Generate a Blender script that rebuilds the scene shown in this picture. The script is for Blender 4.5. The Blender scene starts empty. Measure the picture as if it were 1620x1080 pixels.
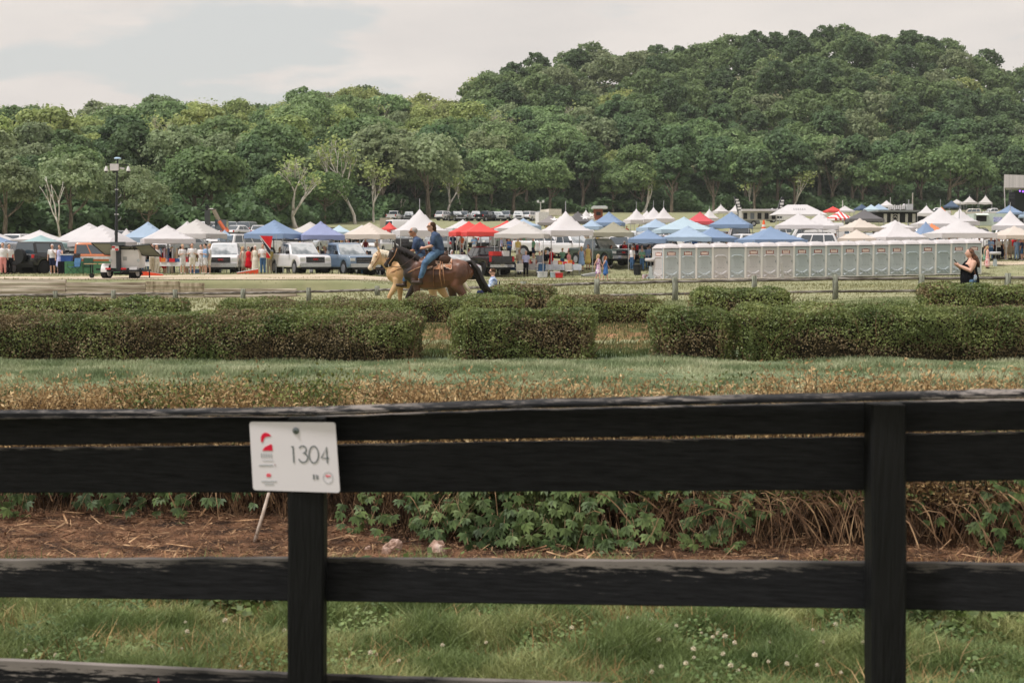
import bpy, bmesh, math, random
import numpy as np
from mathutils import Vector, Matrix, noise as mnoise
C = bpy.context.scene.collection
SC = bpy.context.scene
R = math.radians
rng = random.Random(7)
NR = np.random.default_rng(11)
# ---------------------------------------------------------------- camera
CZ, F, HZ = 1.86, 2250.0, 395.0            # eye height, focal length in photo pixels, horizon row
PITCH = math.atan((540 - HZ) / F)
cd = bpy.data.cameras.new('camera'); cam = bpy.data.objects.new('camera', cd); C.objects.link(cam)
cam.location = (0, 0, CZ); cam.rotation_euler = (R(90) - PITCH, 0, 0)
cd.sensor_width = 36; cd.lens = 50; cd.clip_start = .1; cd.clip_end = 6000
cd.dof.use_dof = True; cd.dof.focus_distance = 26; cd.dof.aperture_fstop = 6.0
SC.camera = cam
# ---------------------------------------------------------------- sky, sun, exposure
SUN_EL, SUN_AZ = R(62), R(-112)              # azimuth measured from +Y towards +X
w = bpy.data.worlds.new("World"); SC.world = w; w.use_nodes = True
nt = w.node_tree; N = nt.nodes; L = nt.links; N.clear()
out = N.new('ShaderNodeOutputWorld'); bg = N.new('ShaderNodeBackground'); bg.inputs[1].default_value = .085
sky = N.new('ShaderNodeTexSky'); sky.sky_type = 'NISHITA'; sky.sun_disc = False
sky.sun_elevation = SUN_EL; sky.sun_rotation = SUN_AZ; sky.air_density = 1.0; sky.dust_density = 3.0
tc = N.new('ShaderNodeTexCoord'); sep = N.new('ShaderNodeSeparateXYZ'); L.new(tc.outputs['Generated'], sep.inputs[0])
def m_(op, a, b=None, clamp=False):
    n = N.new('ShaderNodeMath'); n.operation = op; n.use_clamp = clamp
    for i, v in enumerate((a, b)):
        if v is None: continue
        if isinstance(v, (int, float)): n.inputs[i].default_value = v
        else: L.new(v, n.inputs[i])
    return n.outputs[0]
zz = m_('ADD', m_('MAXIMUM', sep.outputs[2], 0.0), .18)
cx = m_('DIVIDE', sep.outputs[0], zz); cy = m_('DIVIDE', sep.outputs[1], zz)
comb = N.new('ShaderNodeCombineXYZ'); L.new(cx, comb.inputs[0]); L.new(cy, comb.inputs[1])
mp = N.new('ShaderNodeMapping'); mp.inputs['Location'].default_value = (4.75, 2.35, 0); mp.inputs['Scale'].default_value = (1.0, 1.25, 1); L.new(comb.outputs[0], mp.inputs[0])
n1 = N.new('ShaderNodeTexNoise'); n1.inputs['Scale'].default_value = 1.05; n1.inputs['Detail'].default_value = 7; n1.inputs['Roughness'].default_value = .52; L.new(mp.outputs[0], n1.inputs[0])
mask = N.new('ShaderNodeMapRange'); mask.inputs[1].default_value = .41; mask.inputs[2].default_value = .455; L.new(n1.outputs[0], mask.inputs[0])
n2 = N.new('ShaderNodeTexNoise'); n2.inputs['Scale'].default_value = 2.2; n2.inputs['Detail'].default_value = 5; L.new(mp.outputs[0], n2.inputs[0])
cr = N.new('ShaderNodeValToRGB'); L.new(n2.outputs[0], cr.inputs[0])
cr.color_ramp.elements[0].position = .32; cr.color_ramp.elements[0].color = (6.8, 6.4, 6.1, 1)
cr.color_ramp.elements[1].position = .62; cr.color_ramp.elements[1].color = (7.7, 7.15, 6.7, 1)
skyc = N.new('ShaderNodeMix'); skyc.data_type = 'RGBA'; skyc.inputs[0].default_value = .85
L.new(sky.outputs[0], skyc.inputs[6]); skyc.inputs[7].default_value = (6.75, 6.75, 6.5, 1)
mix = N.new('ShaderNodeMix'); mix.data_type = 'RGBA'
L.new(mask.outputs[0], mix.inputs[0]); L.new(skyc.outputs[2], mix.inputs[6]); L.new(cr.outputs[0], mix.inputs[7])
L.new(mix.outputs[2], bg.inputs[0]); L.new(bg.outputs[0], out.inputs[0])
sl = bpy.data.lights.new('sun', 'SUN'); sl.energy = 2.75; sl.angle = R(9); sl.color = (1, .98, .955)
so = bpy.data.objects.new('sun', sl); C.objects.link(so)
sdir = Vector((math.sin(SUN_AZ) * math.cos(SUN_EL), math.cos(SUN_AZ) * math.cos(SUN_EL), math.sin(SUN_EL)))
so.rotation_euler = sdir.to_track_quat('Z', 'Y').to_euler()
SC.view_settings.view_transform = 'Standard'; SC.view_settings.look = 'None'
SC.view_settings.exposure = 0.37; SC.view_settings.gamma = 1
# ---------------------------------------------------------------- colours and materials
def s2l(v): v /= 255.0; return v / 12.92 if v <= .04045 else ((v + .055) / 1.055) ** 2.4
def RGB(r, g, b): return (s2l(r), min(1, s2l(g) * 1.02), min(1, s2l(b) * 1.12))
_m = {}
def mat(name, col, rough=.7, metal=0, var=.12, scale=3.0, col2=None, bump=0, spec=.35, alpha=1, emit=0, island=0, trans=0, coat=0, obj=0, pos=(.35, .65), det=4, stretch=None, bscale=None):
    """procedural material: noise between col and col2 (or darker col), optional random per island / per object"""
    if name in _m: return _m[name]
    m = bpy.data.materials.new(name); m.use_nodes = True; nt = m.node_tree; N = nt.nodes; L = nt.links
    b = N['Principled BSDF']; b.inputs['Roughness'].default_value = rough; b.inputs['Metallic'].default_value = metal
    b.inputs['Specular IOR Level'].default_value = spec
    if coat: b.inputs['Coat Weight'].default_value = coat; b.inputs['Coat Roughness'].default_value = .08
    tc = N.new('ShaderNodeTexCoord'); src = tc.outputs['Object']
    if stretch:
        mp = N.new('ShaderNodeMapping'); mp.inputs['Scale'].default_value = stretch; L.new(src, mp.inputs[0]); src = mp.outputs[0]
    n = N.new('ShaderNodeTexNoise'); n.inputs['Scale'].default_value = scale; n.inputs['Detail'].default_value = det; L.new(src, n.inputs[0])
    r = N.new('ShaderNodeValToRGB'); L.new(n.outputs[0], r.inputs[0])
    if col2 is None: col2 = tuple(c * (1 - var) for c in col)
    cols = [col2, col] if isinstance(col2[0], float) else list(col2) + [col]
    el = r.color_ramp.elements
    el[0].position = pos[0]; el[1].position = pos[1]
    while len(el) < len(cols): el.new(.5)
    for i, c in enumerate(cols):
        el[i].position = pos[0] + (pos[1] - pos[0]) * i / (len(cols) - 1); el[i].color = (*c, 1)
    last = r.outputs[0]
    def rand(sock, amt, last):
        mr = N.new('ShaderNodeMapRange'); mr.inputs[3].default_value = 1 - amt; mr.inputs[4].default_value = 1 + amt; L.new(sock, mr.inputs[0])
        mx = N.new('ShaderNodeMix'); mx.data_type = 'RGBA'; mx.blend_type = 'MULTIPLY'; mx.inputs[0].default_value = 1
        L.new(last, mx.inputs[6]); L.new(mr.outputs[0], mx.inputs[7]); return mx.outputs[2]
    if island:
        g = N.new('ShaderNodeNewGeometry'); last = rand(g.outputs['Random Per Island'], island, last)
    if obj:
        o = N.new('ShaderNodeObjectInfo'); last = rand(o.outputs['Random'], obj, last)
        hs = N.new('ShaderNodeHueSaturation'); wn = N.new('ShaderNodeTexWhiteNoise'); wn.noise_dimensions = '1D'; L.new(o.outputs['Random'], wn.inputs['W'])
        mr = N.new('ShaderNodeMapRange'); mr.inputs[3].default_value = .5 - obj * .07; mr.inputs[4].default_value = .5 + obj * .05; L.new(wn.outputs[0], mr.inputs[0])
        L.new(mr.outputs[0], hs.inputs['Hue']); L.new(last, hs.inputs['Color']); last = hs.outputs[0]
    L.new(last, b.inputs['Base Color'])
    if bump:
        n2 = N.new('ShaderNodeTexNoise'); n2.inputs['Scale'].default_value = bscale or scale * 4; n2.inputs['Detail'].default_value = 5; L.new(src, n2.inputs[0])
        bp = N.new('ShaderNodeBump'); bp.inputs['Strength'].default_value = bump; bp.inputs['Distance'].default_value = .03
        L.new(n2.outputs[0], bp.inputs['Height']); L.new(bp.outputs[0], b.inputs['Normal'])
    if emit: L.new(last, b.inputs['Emission Color']); b.inputs['Emission Strength'].default_value = emit
    if alpha < 1: b.inputs['Alpha'].default_value = alpha
    if trans:
        t = N.new('ShaderNodeBsdfTranslucent'); L.new(last, t.inputs[0])
        ms = N.new('ShaderNodeMixShader'); ms.inputs[0].default_value = trans
        L.new(b.outputs[0], ms.inputs[1]); L.new(t.outputs[0], ms.inputs[2]); L.new(ms.outputs[0], N['Material Output'].inputs[0])
    _m[name] = m
    return m
def paint(rgb, rough=.5, **k):
    return mat('paint_%d_%d_%d_%d' % (*rgb, rough * 100), RGB(*rgb), rough, **k)
def cloth(rgb):
    return mat('cloth_%d_%d_%d' % rgb, RGB(*rgb), .9, var=.18, scale=5, spec=.1)
# ---------------------------------------------------------------- mesh building
class MB:
    def __init__(s): s.v = []; s.f = []
    def add(s, vs, fs):
        o = len(s.v); s.v += [tuple(v) for v in vs]; s.f += [tuple(i + o for i in f) for f in fs]; return s
    def box(s, c, d, rz=0, rx=0, ry=0, taper=1.0):
        hx, hy, hz = d[0] / 2, d[1] / 2, d[2] / 2
        M = Matrix.Rotation(rz, 3, 'Z') @ Matrix.Rotation(ry, 3, 'Y') @ Matrix.Rotation(rx, 3, 'X')
        vs = []
        for z in (-1, 1):
            t = taper if z > 0 else 1
            for x, y in ((-1, -1), (1, -1), (1, 1), (-1, 1)):
                vs.append(M @ Vector((x * hx * t, y * hy * t, z * hz)) + Vector(c))
        return s.add(vs, [(3, 2, 1, 0), (4, 5, 6, 7), (0, 1, 5, 4), (1, 2, 6, 5), (2, 3, 7, 6), (3, 0, 4, 7)])
    def tube(s, pts, rad, n=8, caps=True, side=None, flat=1.0):
        pts = [Vector(p) for p in pts]
        if isinstance(rad, (int, float)): rad = [rad] * len(pts)
        rings = []; U = None
        for i, p in enumerate(pts):
            t = (pts[min(i + 1, len(pts) - 1)] - pts[max(i - 1, 0)]).normalized()
            if side is not None: a = Vector(side)
            else:
                a = U if U is not None else (Vector((0, 0, 1)) if abs(t.z) < .9 else Vector((1, 0, 0)))
            u = a - t * a.dot(t)
            if u.length < 1e-4: u = t.orthogonal()
            u.normalize(); U = u; v = t.cross(u)
            r = rad[i]; ra, rb = (r if isinstance(r, tuple) else (r, r * flat))
            rings.append([p + u * (math.cos(k * 2 * math.pi / n) * rb) + v * (math.sin(k * 2 * math.pi / n) * ra) for k in range(n)])
        vs = [q for r in rings for q in r]; fs = []
        for i in range(len(pts) - 1):
            for k in range(n):
                a = i * n + k; b = i * n + (k + 1) % n
                fs.append((a, b, b + n, a + n))
        if caps: fs.append(tuple(range(n - 1, -1, -1))); fs.append(tuple(range(len(vs) - n, len(vs))))
        return s.add(vs, fs)
    def ball(s, c, r, n=10, m=7, rot=None):
        if isinstance(r, (int, float)): r = (r, r, r)
        vs = []; fs = []
        for i in range(1, m):
            th = math.pi * i / m
            for k in range(n):
                ph = 2 * math.pi * k / n
                q = Vector((r[0] * math.sin(th) * math.cos(ph), r[1] * math.sin(th) * math.sin(ph), r[2] * math.cos(th)))
                if rot is not None: q = rot @ q
                vs.append(q + Vector(c))
        a = Vector((0, 0, r[2])); 
        if rot is not None: a = rot @ a
        top = len(vs); vs.append(Vector(c) + a); vs.append(Vector(c) - a)
        for i in range(m - 2):
            for k in range(n):
                fs.append((i * n + k, (i + 1) * n + k, (i + 1) * n + (k + 1) % n, i * n + (k + 1) % n))
        for k in range(n):
            fs.append((top, k, (k + 1) % n)); fs.append((top + 1, (m - 2) * n + (k + 1) % n, (m - 2) * n + k))
        return s.add(vs, fs)
    def prism(s, prof, y0, y1, axis='y', inset=0):
        """extrude polygon prof [(x,z)] between y0 and y1; inset shrinks the end caps towards the centroid (soft edge)"""
        n = len(prof); cx = sum(p[0] for p in prof) / n; cz = sum(p[1] for p in prof) / n
        def P(x, y, z): return (x, y, z) if axis == 'y' else ((y, x, z) if axis == 'x' else (x, z, y))
        rings = []
        if inset:
            d = 1 if y1 > y0 else -1
            k = 1 - inset
            rings = [(y0, k), (y0 + d * .05, 1), (y1 - d * .05, 1), (y1, k)]
        else: rings = [(y0, 1), (y1, 1)]
        vs = [P(cx + (x - cx) * k, y, cz + (z - cz) * k) for y, k in rings for x, z in prof]
        fs = []
        for i in range(len(rings) - 1):
            for j in range(n):
                a = i * n + j; b = i * n + (j + 1) % n; fs.append((a, b, b + n, a + n))
        fs.append(tuple(range(n - 1, -1, -1))); fs.append(tuple(range(len(vs) - n, len(vs))))
        return s.add(vs, fs)
    def mesh(s, name, m=None, smooth=False):
        me = bpy.data.meshes.new(name); me.from_pydata(s.v, [], s.f)
        bm = bmesh.new(); bm.from_mesh(me); bmesh.ops.recalc_face_normals(bm, faces=bm.faces); bm.to_mesh(me); bm.free()
        if m: me.materials.append(m)
        if smooth: me.polygons.foreach_set('use_smooth', [True] * len(me.polygons))
        me.update(); return me
def trimmed(s): return ' '.join(s.split()[:16])
def link(o, parent=None):
    C.objects.link(o)
    if parent is not None: o.parent = parent
    return o
def part(name, mb, m, parent=None, smooth=False):
    me = mb if isinstance(mb, bpy.types.Mesh) else mb.mesh(name, m, smooth)
    if isinstance(mb, bpy.types.Mesh) and m is not None and len(me.materials) == 0: me.materials.append(m)
    return link(bpy.data.objects.new(name, me), parent)
def tag(o, label=None, cat=None, group=None, kind=None):
    if label: o['label'] = trimmed(label)
    if cat: o['category'] = cat
    if group: o['group'] = group
    if kind: o['kind'] = kind
    return o
def thing(name, label, cat, loc=(0, 0, 0), rz=0, group=None, scale=1):
    o = bpy.data.objects.new(name, None); o.empty_display_size = .2; C.objects.link(o)
    o.location = loc; o.rotation_euler = (0, 0, rz); o.scale = (scale,) * 3 if isinstance(scale, (int, float)) else scale
    return tag(o, label, cat, group)
kids = {}
def dup(root, loc, rz=0, label=None, group=None, scale=None, over=None):
    """copy a thing with its parts and sub-parts; over = {part name: material}"""
    r = root.copy(); C.objects.link(r); r.location = loc; r.rotation_euler = (0, 0, rz)
    if scale is not None: r.scale = (scale,) * 3 if isinstance(scale, (int, float)) else scale
    if label: r['label'] = trimmed(label)
    if group: r['group'] = group
    def rec(src, dst):
        for ch in kids.setdefault(src.name, list(src.children)):
            c = ch.copy(); C.objects.link(c); c.parent = dst
            b = ch.name.split('.')[0]
            if over and b in over:
                c.material_slots[0].link = 'OBJECT'; c.material_slots[0].material = over[b]
            rec(ch, c)
    rec(root, r); return r
def recolor(root, over):
    for ch in root.children:
        b = ch.name.split('.')[0]
        if b in over: ch.material_slots[0].link = 'OBJECT'; ch.material_slots[0].material = over[b]
        recolor(ch, over)
def quads_mesh(name, V, m):
    """V: (n,k,3) array of separate polygons -> mesh"""
    n, k = V.shape[:2]
    me = bpy.data.meshes.new(name); me.vertices.add(n * k); me.vertices.foreach_set('co', V.astype(np.float32).ravel())
    me.loops.add(n * k); me.loops.foreach_set('vertex_index', np.arange(n * k, dtype=np.int32))
    me.polygons.add(n); me.polygons.foreach_set('loop_start', np.arange(0, n * k, k, dtype=np.int32))
    me.update(calc_edges=True)
    if m: me.materials.append(m)
    return me
def leaf_quads(P, Nrm, size, asp=1.6, jit=.5, r=NR):
    """leaf-shaped quads at points P roughly facing Nrm"""
    n = len(P); nn = Nrm + r.normal(0, jit, (n, 3)); nn /= np.linalg.norm(nn, axis=1)[:, None] + 1e-9
    t = r.normal(0, 1, (n, 3)); t -= nn * (t * nn).sum(1)[:, None]; t /= np.linalg.norm(t, axis=1)[:, None] + 1e-9
    b = np.cross(nn, t); s = (size if np.ndim(size) else np.full(n, size)) * r.uniform(.65, 1.35, n)
    s = s[:, None]
    return np.stack([P - t * s * asp / 2, P - b * s / 2 + t * s * .1, P + t * s * asp / 2, P + b * s / 2 + t * s * .1], 1)
def blob(tubes, voxel, smooth=3, name='body', m=None, n=12):
    """one continuous smooth surface grown over overlapping tubes and balls"""
    mb = MB()
    for t in tubes:
        if t[0] == 'b': mb.ball(t[1], t[2], 14, 10, t[3] if len(t) > 3 else None)
        else:
            pts, rad = t[1], t[2]; side = t[3] if len(t) > 3 else None
            P = [Vector(p) for p in pts]; rd = [(r if isinstance(r, tuple) else (r, r)) for r in rad]
            a = (P[0] - P[1]).normalized(); b = (P[-1] - P[-2]).normalized()
            P = [P[0] + a * min(rd[0]) * .75, P[0] + a * min(rd[0]) * .45] + P + [P[-1] + b * min(rd[-1]) * .45, P[-1] + b * min(rd[-1]) * .75]
            rd = [tuple(q * .35 for q in rd[0]), tuple(q * .8 for q in rd[0])] + rd + [tuple(q * .8 for q in rd[-1]), tuple(q * .35 for q in rd[-1])]
            mb.tube(P, rd, n, True, side)
    me = mb.mesh(name); o = bpy.data.objects.new('tmp', me); C.objects.link(o)
    md = o.modifiers.new('r', 'REMESH'); md.mode = 'VOXEL'; md.voxel_size = voxel; md.use_smooth_shade = True
    if smooth:
        ms = o.modifiers.new('s', 'SMOOTH'); ms.iterations = smooth; ms.factor = .5
    bpy.context.view_layer.update()
    dg = bpy.context.evaluated_depsgraph_get(); e = bpy.data.meshes.new_from_object(o.evaluated_get(dg))
    bpy.data.objects.remove(o); bpy.data.meshes.remove(me); e.name = name; e.materials.clear()
    if m: e.materials.append(m)
    e.polygons.foreach_set('use_smooth', [True] * len(e.polygons))
    return e
def text_mesh(s, size, m, depth=.002, bold=False):
    c = bpy.data.curves.new('lettering', 'FONT'); c.body = s; c.size = size; c.extrude = depth; c.align_x = 'CENTER'; c.align_y = 'CENTER'
    if bold: c.offset = size * .03
    o = bpy.data.objects.new('tmp', c); C.objects.link(o); bpy.context.view_layer.update()
    me = bpy.data.meshes.new_from_object(o.evaluated_get(bpy.context.evaluated_depsgraph_get())); bpy.data.objects.remove(o)
    me.name = 'lettering'; me.materials.clear(); me.materials.append(m); return me
# ---------------------------------------------------------------- terrain
def sm(x, a, b): t = np.clip((x - a) / (b - a), 0, 1); return t * t * (3 - 2 * t)
RX = [-200, 0, 60, 100, 135, 160, 250, 400, 480, 580, 610, 700, 730, 790, 860, 930, 1000, 1100, 1150, 1250, 1350, 1400, 1480, 1540, 1600, 1800]
RY = [196, 198, 190, 200, 212, 188, 184, 168, 158, 152, 166, 166, 156, 122, 101, 79, 84, 81, 68, 57, 48, 60, 66, 96, 110, 130]
TY = [0, 50, 70, 80, 92, 98, 102, 107, 121, 160, 214, 280, 360, 420, 2000]
TZ = [0, 0, .05, .1, -.1, -.16, .15, .8, 1.6, 3.0, 4.8, 7.6, 12, 15, 15]
WALLY = 67.0
def hillp(px):
    y0 = np.interp(px, [0, 300, 420, 600, 900, 1600], [178, 195, 218, 285, 335, 365])
    yr = np.interp(px, [-200, 0, 600, 720, 900, 1620, 1900], [370, 380, 420, 440, 500, 520, 540])
    row = np.interp(px, RX, RY)
    zr = CZ + (HZ - row) * yr / F - 12.0
    return y0, yr, zr
def terrain(x, y):
    x = np.asarray(x, float); y = np.asarray(y, float)
    px = 810 + F * x / np.maximum(y, 8)
    z = np.interp(y, TY, TZ)
    z = z + .38 * (1 - sm(px, 520, 700)) * sm(y, WALLY - .2, WALLY + .1) * (1 - sm(y, 96, 125))
    z = z - .42 * (1 - sm(px, 430, 620)) * sm(y, 38, 48) * (1 - sm(y, WALLY - .2, WALLY + .1))
    z = z + .14 * sm(px, 1250, 1420) * sm(y, 30, 35) * (1 - sm(y, 60, 75))
    z = z + .25 * (sm(y, 27.5, 29.5) * (1 - sm(y, 31.5, 35)))          # low bank between the two hedge rows
    y0, yr, zr = hillp(px)
    zb = np.interp(y0, TY, TZ)
    u = np.clip((y - y0) / (yr - y0), 0, 1)
    hz = zb + (zr - zb) * u
    z = np.where(y > y0, hz, z)
    z = np.where(y > yr, zr - (y - yr) * .12, z)
    return z
def gz(x, y): return float(terrain(x, y))
def X(px, y): return (px - 810) / F * y
TP_ = math.tan(PITCH)
def row_of(z, y): t = (CZ - z) / y; return 540 + F * (t - TP_) / (1 + t * TP_)
def ZR(row, y): v = (row - 540) / F; return CZ - y * (v + TP_) / (1 - v * TP_)
def XN(px, y, z=.5): return (px - 810) / F * (y * math.cos(PITCH) + (CZ - z) * math.sin(PITCH))
def at(px, py, y): z = ZR(py, y); return Vector((XN(px, y, z), y, z))
def on(px, y, dz=0): x = X(px, y); return Vector((x, y, gz(x, y) + dz))
def ground_at(px, py, lo=60, hi=400):
    """distance at which the ground is seen at this pixel"""
    best = None
    for y in np.arange(lo, hi, .25):
        d = row_of(gz(X(px, y), y), y) - py
        if d <= 0: return float(y)
    return float(hi)
# ground sheet
grass_far = mat('field_grass', RGB(152, 147, 110), .95, col2=(RGB(122, 126, 86), RGB(138, 136, 98)), scale=.55, det=12, pos=(.3, .7), bump=.25, bscale=5)
def grid_sheet(name, ys, us, xf, m, dz=0):
    Y, U = np.meshgrid(np.array(ys, float), np.array(us, float), indexing='ij')
    Xx = xf(Y, U); Z = terrain(Xx, Y) + dz
    V = np.stack([Xx, Y, Z], -1).reshape(-1, 3); nu = len(us)
    fs = [(i * nu + j, i * nu + j + 1, (i + 1) * nu + j + 1, (i + 1) * nu + j) for i in range(len(ys) - 1) for j in range(nu - 1)]
    me = bpy.data.meshes.new(name); me.from_pydata(V.tolist(), [], fs); me.materials.append(m)
    me.polygons.foreach_set('use_smooth', [True] * len(me.polygons)); me.update()
    o = bpy.data.objects.new(name, me); C.objects.link(o); tag(o, kind='structure'); return o
ys = sorted(set(list(np.arange(-30, 60, 1.5)) + list(np.arange(60, 130, .8)) + [WALLY - .2, WALLY - .1, WALLY, WALLY + .1] + list(np.arange(130, 560, 5)) + [600, 700, 900, 1400, 2500]))
grid_sheet('ground', ys, np.linspace(-1, 1, 181), lambda Y, U: U * (45 + .75 * np.abs(Y)), grass_far)
# ---------------------------------------------------------------- road, track, soil
dirt = mat('road_dirt', RGB(196, 178, 152), .95, col2=(RGB(165, 152, 118), RGB(186, 168, 140)), scale=.6, det=10, bump=.4, bscale=12)
def ribbon(name, rows, m, dz, n=120, jag=.25):
    """strip between two rows of the photo, at the distances where the ground is seen there"""
    vs = []; fs = []
    for i in range(n + 1):
        px = rows[0][0] + (rows[-1][0] - rows[0][0]) * i / n
        a = np.interp(px, [r[0] for r in rows], [r[1] for r in rows]); b = np.interp(px, [r[0] for r in rows], [r[2] for r in rows])
        a += (0 if 'track' in name else jag) * mnoise.noise(Vector((px * .05, 0, 3))) * 2; b += (0 if 'track' in name else jag) * mnoise.noise(Vector((px * .05, 7, 3))) * 2
        for k in range(9):
            y = a + (b - a) * k / 8; x = X(px, y); vs.append((x, y, gz(x, y) + dz))
    for i in range(n):
        for k in range(8): q = i * 9 + k; fs.append((q, q + 9, q + 10, q + 1))
    me = bpy.data.meshes.new(name); me.from_pydata(vs, [], fs); me.materials.append(m); me.update()
    o = bpy.data.objects.new(name, me); C.objects.link(o); tag(o, kind='structure'); return o
ribbon('dirt_road', [(-300, 69, 73), (150, 68.2, 74), (300, 67.6, 78), (520, 67.6, 80), (620, 73, 83), (700, 80, 88), (850, 90, 96), (1050, 93, 97), (1560, 106, 109), (1800, 108, 111)], dirt, .03)
lane = mat('lane_turf', RGB(140, 146, 106), .95, col2=(RGB(90, 106, 74), RGB(108, 120, 86)), scale=1.2, det=12, bump=.8, bscale=30)
ribbon('turf_lane', [(-900, 10.3, 26.7), (2600, 10.3, 26.7)], lane, .01)
tt_ = mat('track_turf', RGB(140, 140, 98), .95, col2=(RGB(108, 116, 72), RGB(126, 128, 86)), scale=.5, det=12, bump=.3, bscale=12)
ribbon('far_track', [(-700, 26.5, 36.02), (2400, 26.5, 36.02)], tt_, .016); ribbon('far_track', [(-700, 36, 51), (2400, 36, 51)], tt_, .012)
soil = mat('hedge_soil', RGB(142, 102, 72), .98, col2=(RGB(58, 40, 28), RGB(104, 72, 48)), scale=5, det=14, bump=1, bscale=60)
ribbon('soil_bed', [(-900, 7.75, 10.9), (300, 7.7, 10.9), (800, 7.95, 10.8), (1150, 7.8, 10.7), (1400, 7.55, 10.7), (2700, 7.2, 10.7)], soil, .015, 200, .12)
bank = mat('bank_soil', RGB(172, 128, 92), .98, col2=(RGB(98, 100, 56), RGB(140, 104, 70), RGB(120, 112, 66)), scale=1.6, det=12, bump=1, bscale=30)
ribbon('bank_soil', [(560, 25.9, 31.5), (720, 26.2, 31.5), (800, 26.2, 31.5), (1180, 26.3, 31.8)], bank, .035, 120, .3)
# ---------------------------------------------------------------- blades of grass
def blades(name, n, ymin, ymax, h, wd, m, pxr=(-120, 1740), clump=0, lean=.35, kind='stuff', dens=None, seed=1):
    r = np.random.default_rng(seed)
    y = np.sqrt(r.uniform(ymin ** 2, ymax ** 2, n)); px = r.uniform(*pxr, n); x = (px - 810) / F * y
    if dens is not None:
        k = dens(px, y, r); x, y, px = x[k], y[k], px[k]; n = len(x)
    hh = h * r.uniform(.45, 1.25, n)
    if clump:
        c = np.array([mnoise.noise(Vector((a * clump, b * clump, 0))) for a, b in zip(x, y)]); hh *= np.clip(1 + c * 1.3, .35, 2)
    z = terrain(x, y); a = r.uniform(0, 2 * np.pi, n); ww = wd * r.uniform(.6, 1.3, n)
    dx, dy = np.cos(a) * ww / 2, np.sin(a) * ww / 2
    la = r.uniform(0, 2 * np.pi, n); le = lean * hh * r.uniform(0, 1.6, n); lx, ly = np.cos(la) * le, np.sin(la) * le
    B0 = np.stack([x - dx, y - dy, z], 1); B1 = np.stack([x + dx, y + dy, z], 1)
    M0 = np.stack([x - dx * .8 + lx * .35, y - dy * .8 + ly * .35, z + hh * .6], 1); M1 = np.stack([x + dx * .8 + lx * .35, y + dy * .8 + ly * .35, z + hh * .6], 1)
    T = np.stack([x + lx, y + ly, z + hh * .95], 1); T2 = T + np.stack([dx * .15, dy * .15, 0 * z], 1)
    V = np.concatenate([np.stack([B0, B1, M1, M0], 1), np.stack([M0, M1, T2, T], 1)], 0)
    # keep each blade one island: weld by building shared vertices
    n4 = n; VV = np.stack([B0, B1, M1, M0, T2, T], 1).reshape(-1, 3)
    me = bpy.data.meshes.new(name); me.vertices.add(n4 * 6); me.vertices.foreach_set('co', VV.astype(np.float32).ravel())
    b = np.arange(n4, dtype=np.int32)[:, None] * 6
    idx = np.concatenate([b + np.array([0, 1, 2, 3]), b + np.array([3, 2, 4, 5])], 1).astype(np.int32).ravel()
    me.loops.add(len(idx)); me.loops.foreach_set('vertex_index', idx); me.polygons.add(n4 * 2); me.polygons.foreach_set('loop_start', np.arange(0, n4 * 8, 4, dtype=np.int32))
    me.update(calc_edges=True); me.materials.append(m)
    o = bpy.data.objects.new(name, me); C.objects.link(o); tag(o, kind=kind); return o
g_near = mat('grass_blade', RGB(176, 176, 116), .6, col2=(RGB(80, 100, 54), RGB(118, 132, 76)), scale=1.6, det=3, island=.35, trans=.3, pos=(.3, .68))
g_lane = mat('lane_blade', RGB(188, 188, 148), .7, col2=(RGB(112, 128, 86), RGB(150, 158, 116)), scale=.9, det=3, island=.3, trans=.25)
g_dry = mat('dry_blade', RGB(196, 166, 118), .8, col2=(RGB(120, 88, 52), RGB(160, 126, 78)), scale=3, det=3, island=.4, trans=.2)
grass_near_base = mat('near_turf', RGB(96, 104, 60), .98, col2=(RGB(50, 62, 32), RGB(74, 86, 46)), scale=2.5, det=10, bump=1, bscale=40)
ribbon('near_turf', [(-1500, 2.0, 8.0), (3200, 2.0, 8.0)], grass_near_base, .006)
def edge(px): return np.interp(px, [0, 300, 800, 1150, 1400, 1620, 1800], [7.95, 7.85, 8.05, 7.85, 7.6, 7.3, 7.6])
blades('grass', 430000, 5.0, 8.4, .085, .0045, g_near, clump=2.6, lean=.75, dens=lambda px, y, r: y < edge(px) + r.normal(0, .14, len(px)), seed=3, pxr=(-380, 2060))
blades('lane_grass', 240000, 16.3, 23.7, .075, .011, g_lane, clump=.6, lean=.5, seed=4, pxr=(-260, 1900))
blades('track_grass', 90000, 33, 52, .055, .016, mat('track_blade', RGB(128, 132, 88), .8, col2=(RGB(98, 108, 68), RGB(114, 120, 78)), scale=.4, island=.15, trans=.2), clump=.3, seed=5)
blades('field_tufts', 70000, 50, 110, .07, .05, mat('field_blade', RGB(162, 158, 116), .85, col2=(RGB(128, 130, 90), RGB(148, 144, 104)), scale=.15, island=.15, trans=.2), clump=.2, seed=6, dens=lambda px, y, r: ~((y > 69) & (y < 97) & (np.abs(y - np.interp(px, [0, 300, 560, 700, 850, 1050, 1560], [71.5, 73, 75, 84, 93, 95, 107.5])) < 3.2)))
blades('bank_grass', 16000, 24.3, 30, .11, .014, mat('bank_blade', RGB(112, 112, 70), .8, col2=(RGB(74, 92, 50), RGB(102, 104, 62)), scale=1, island=.35, trans=.2), pxr=(620, 1060), seed=8)
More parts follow.
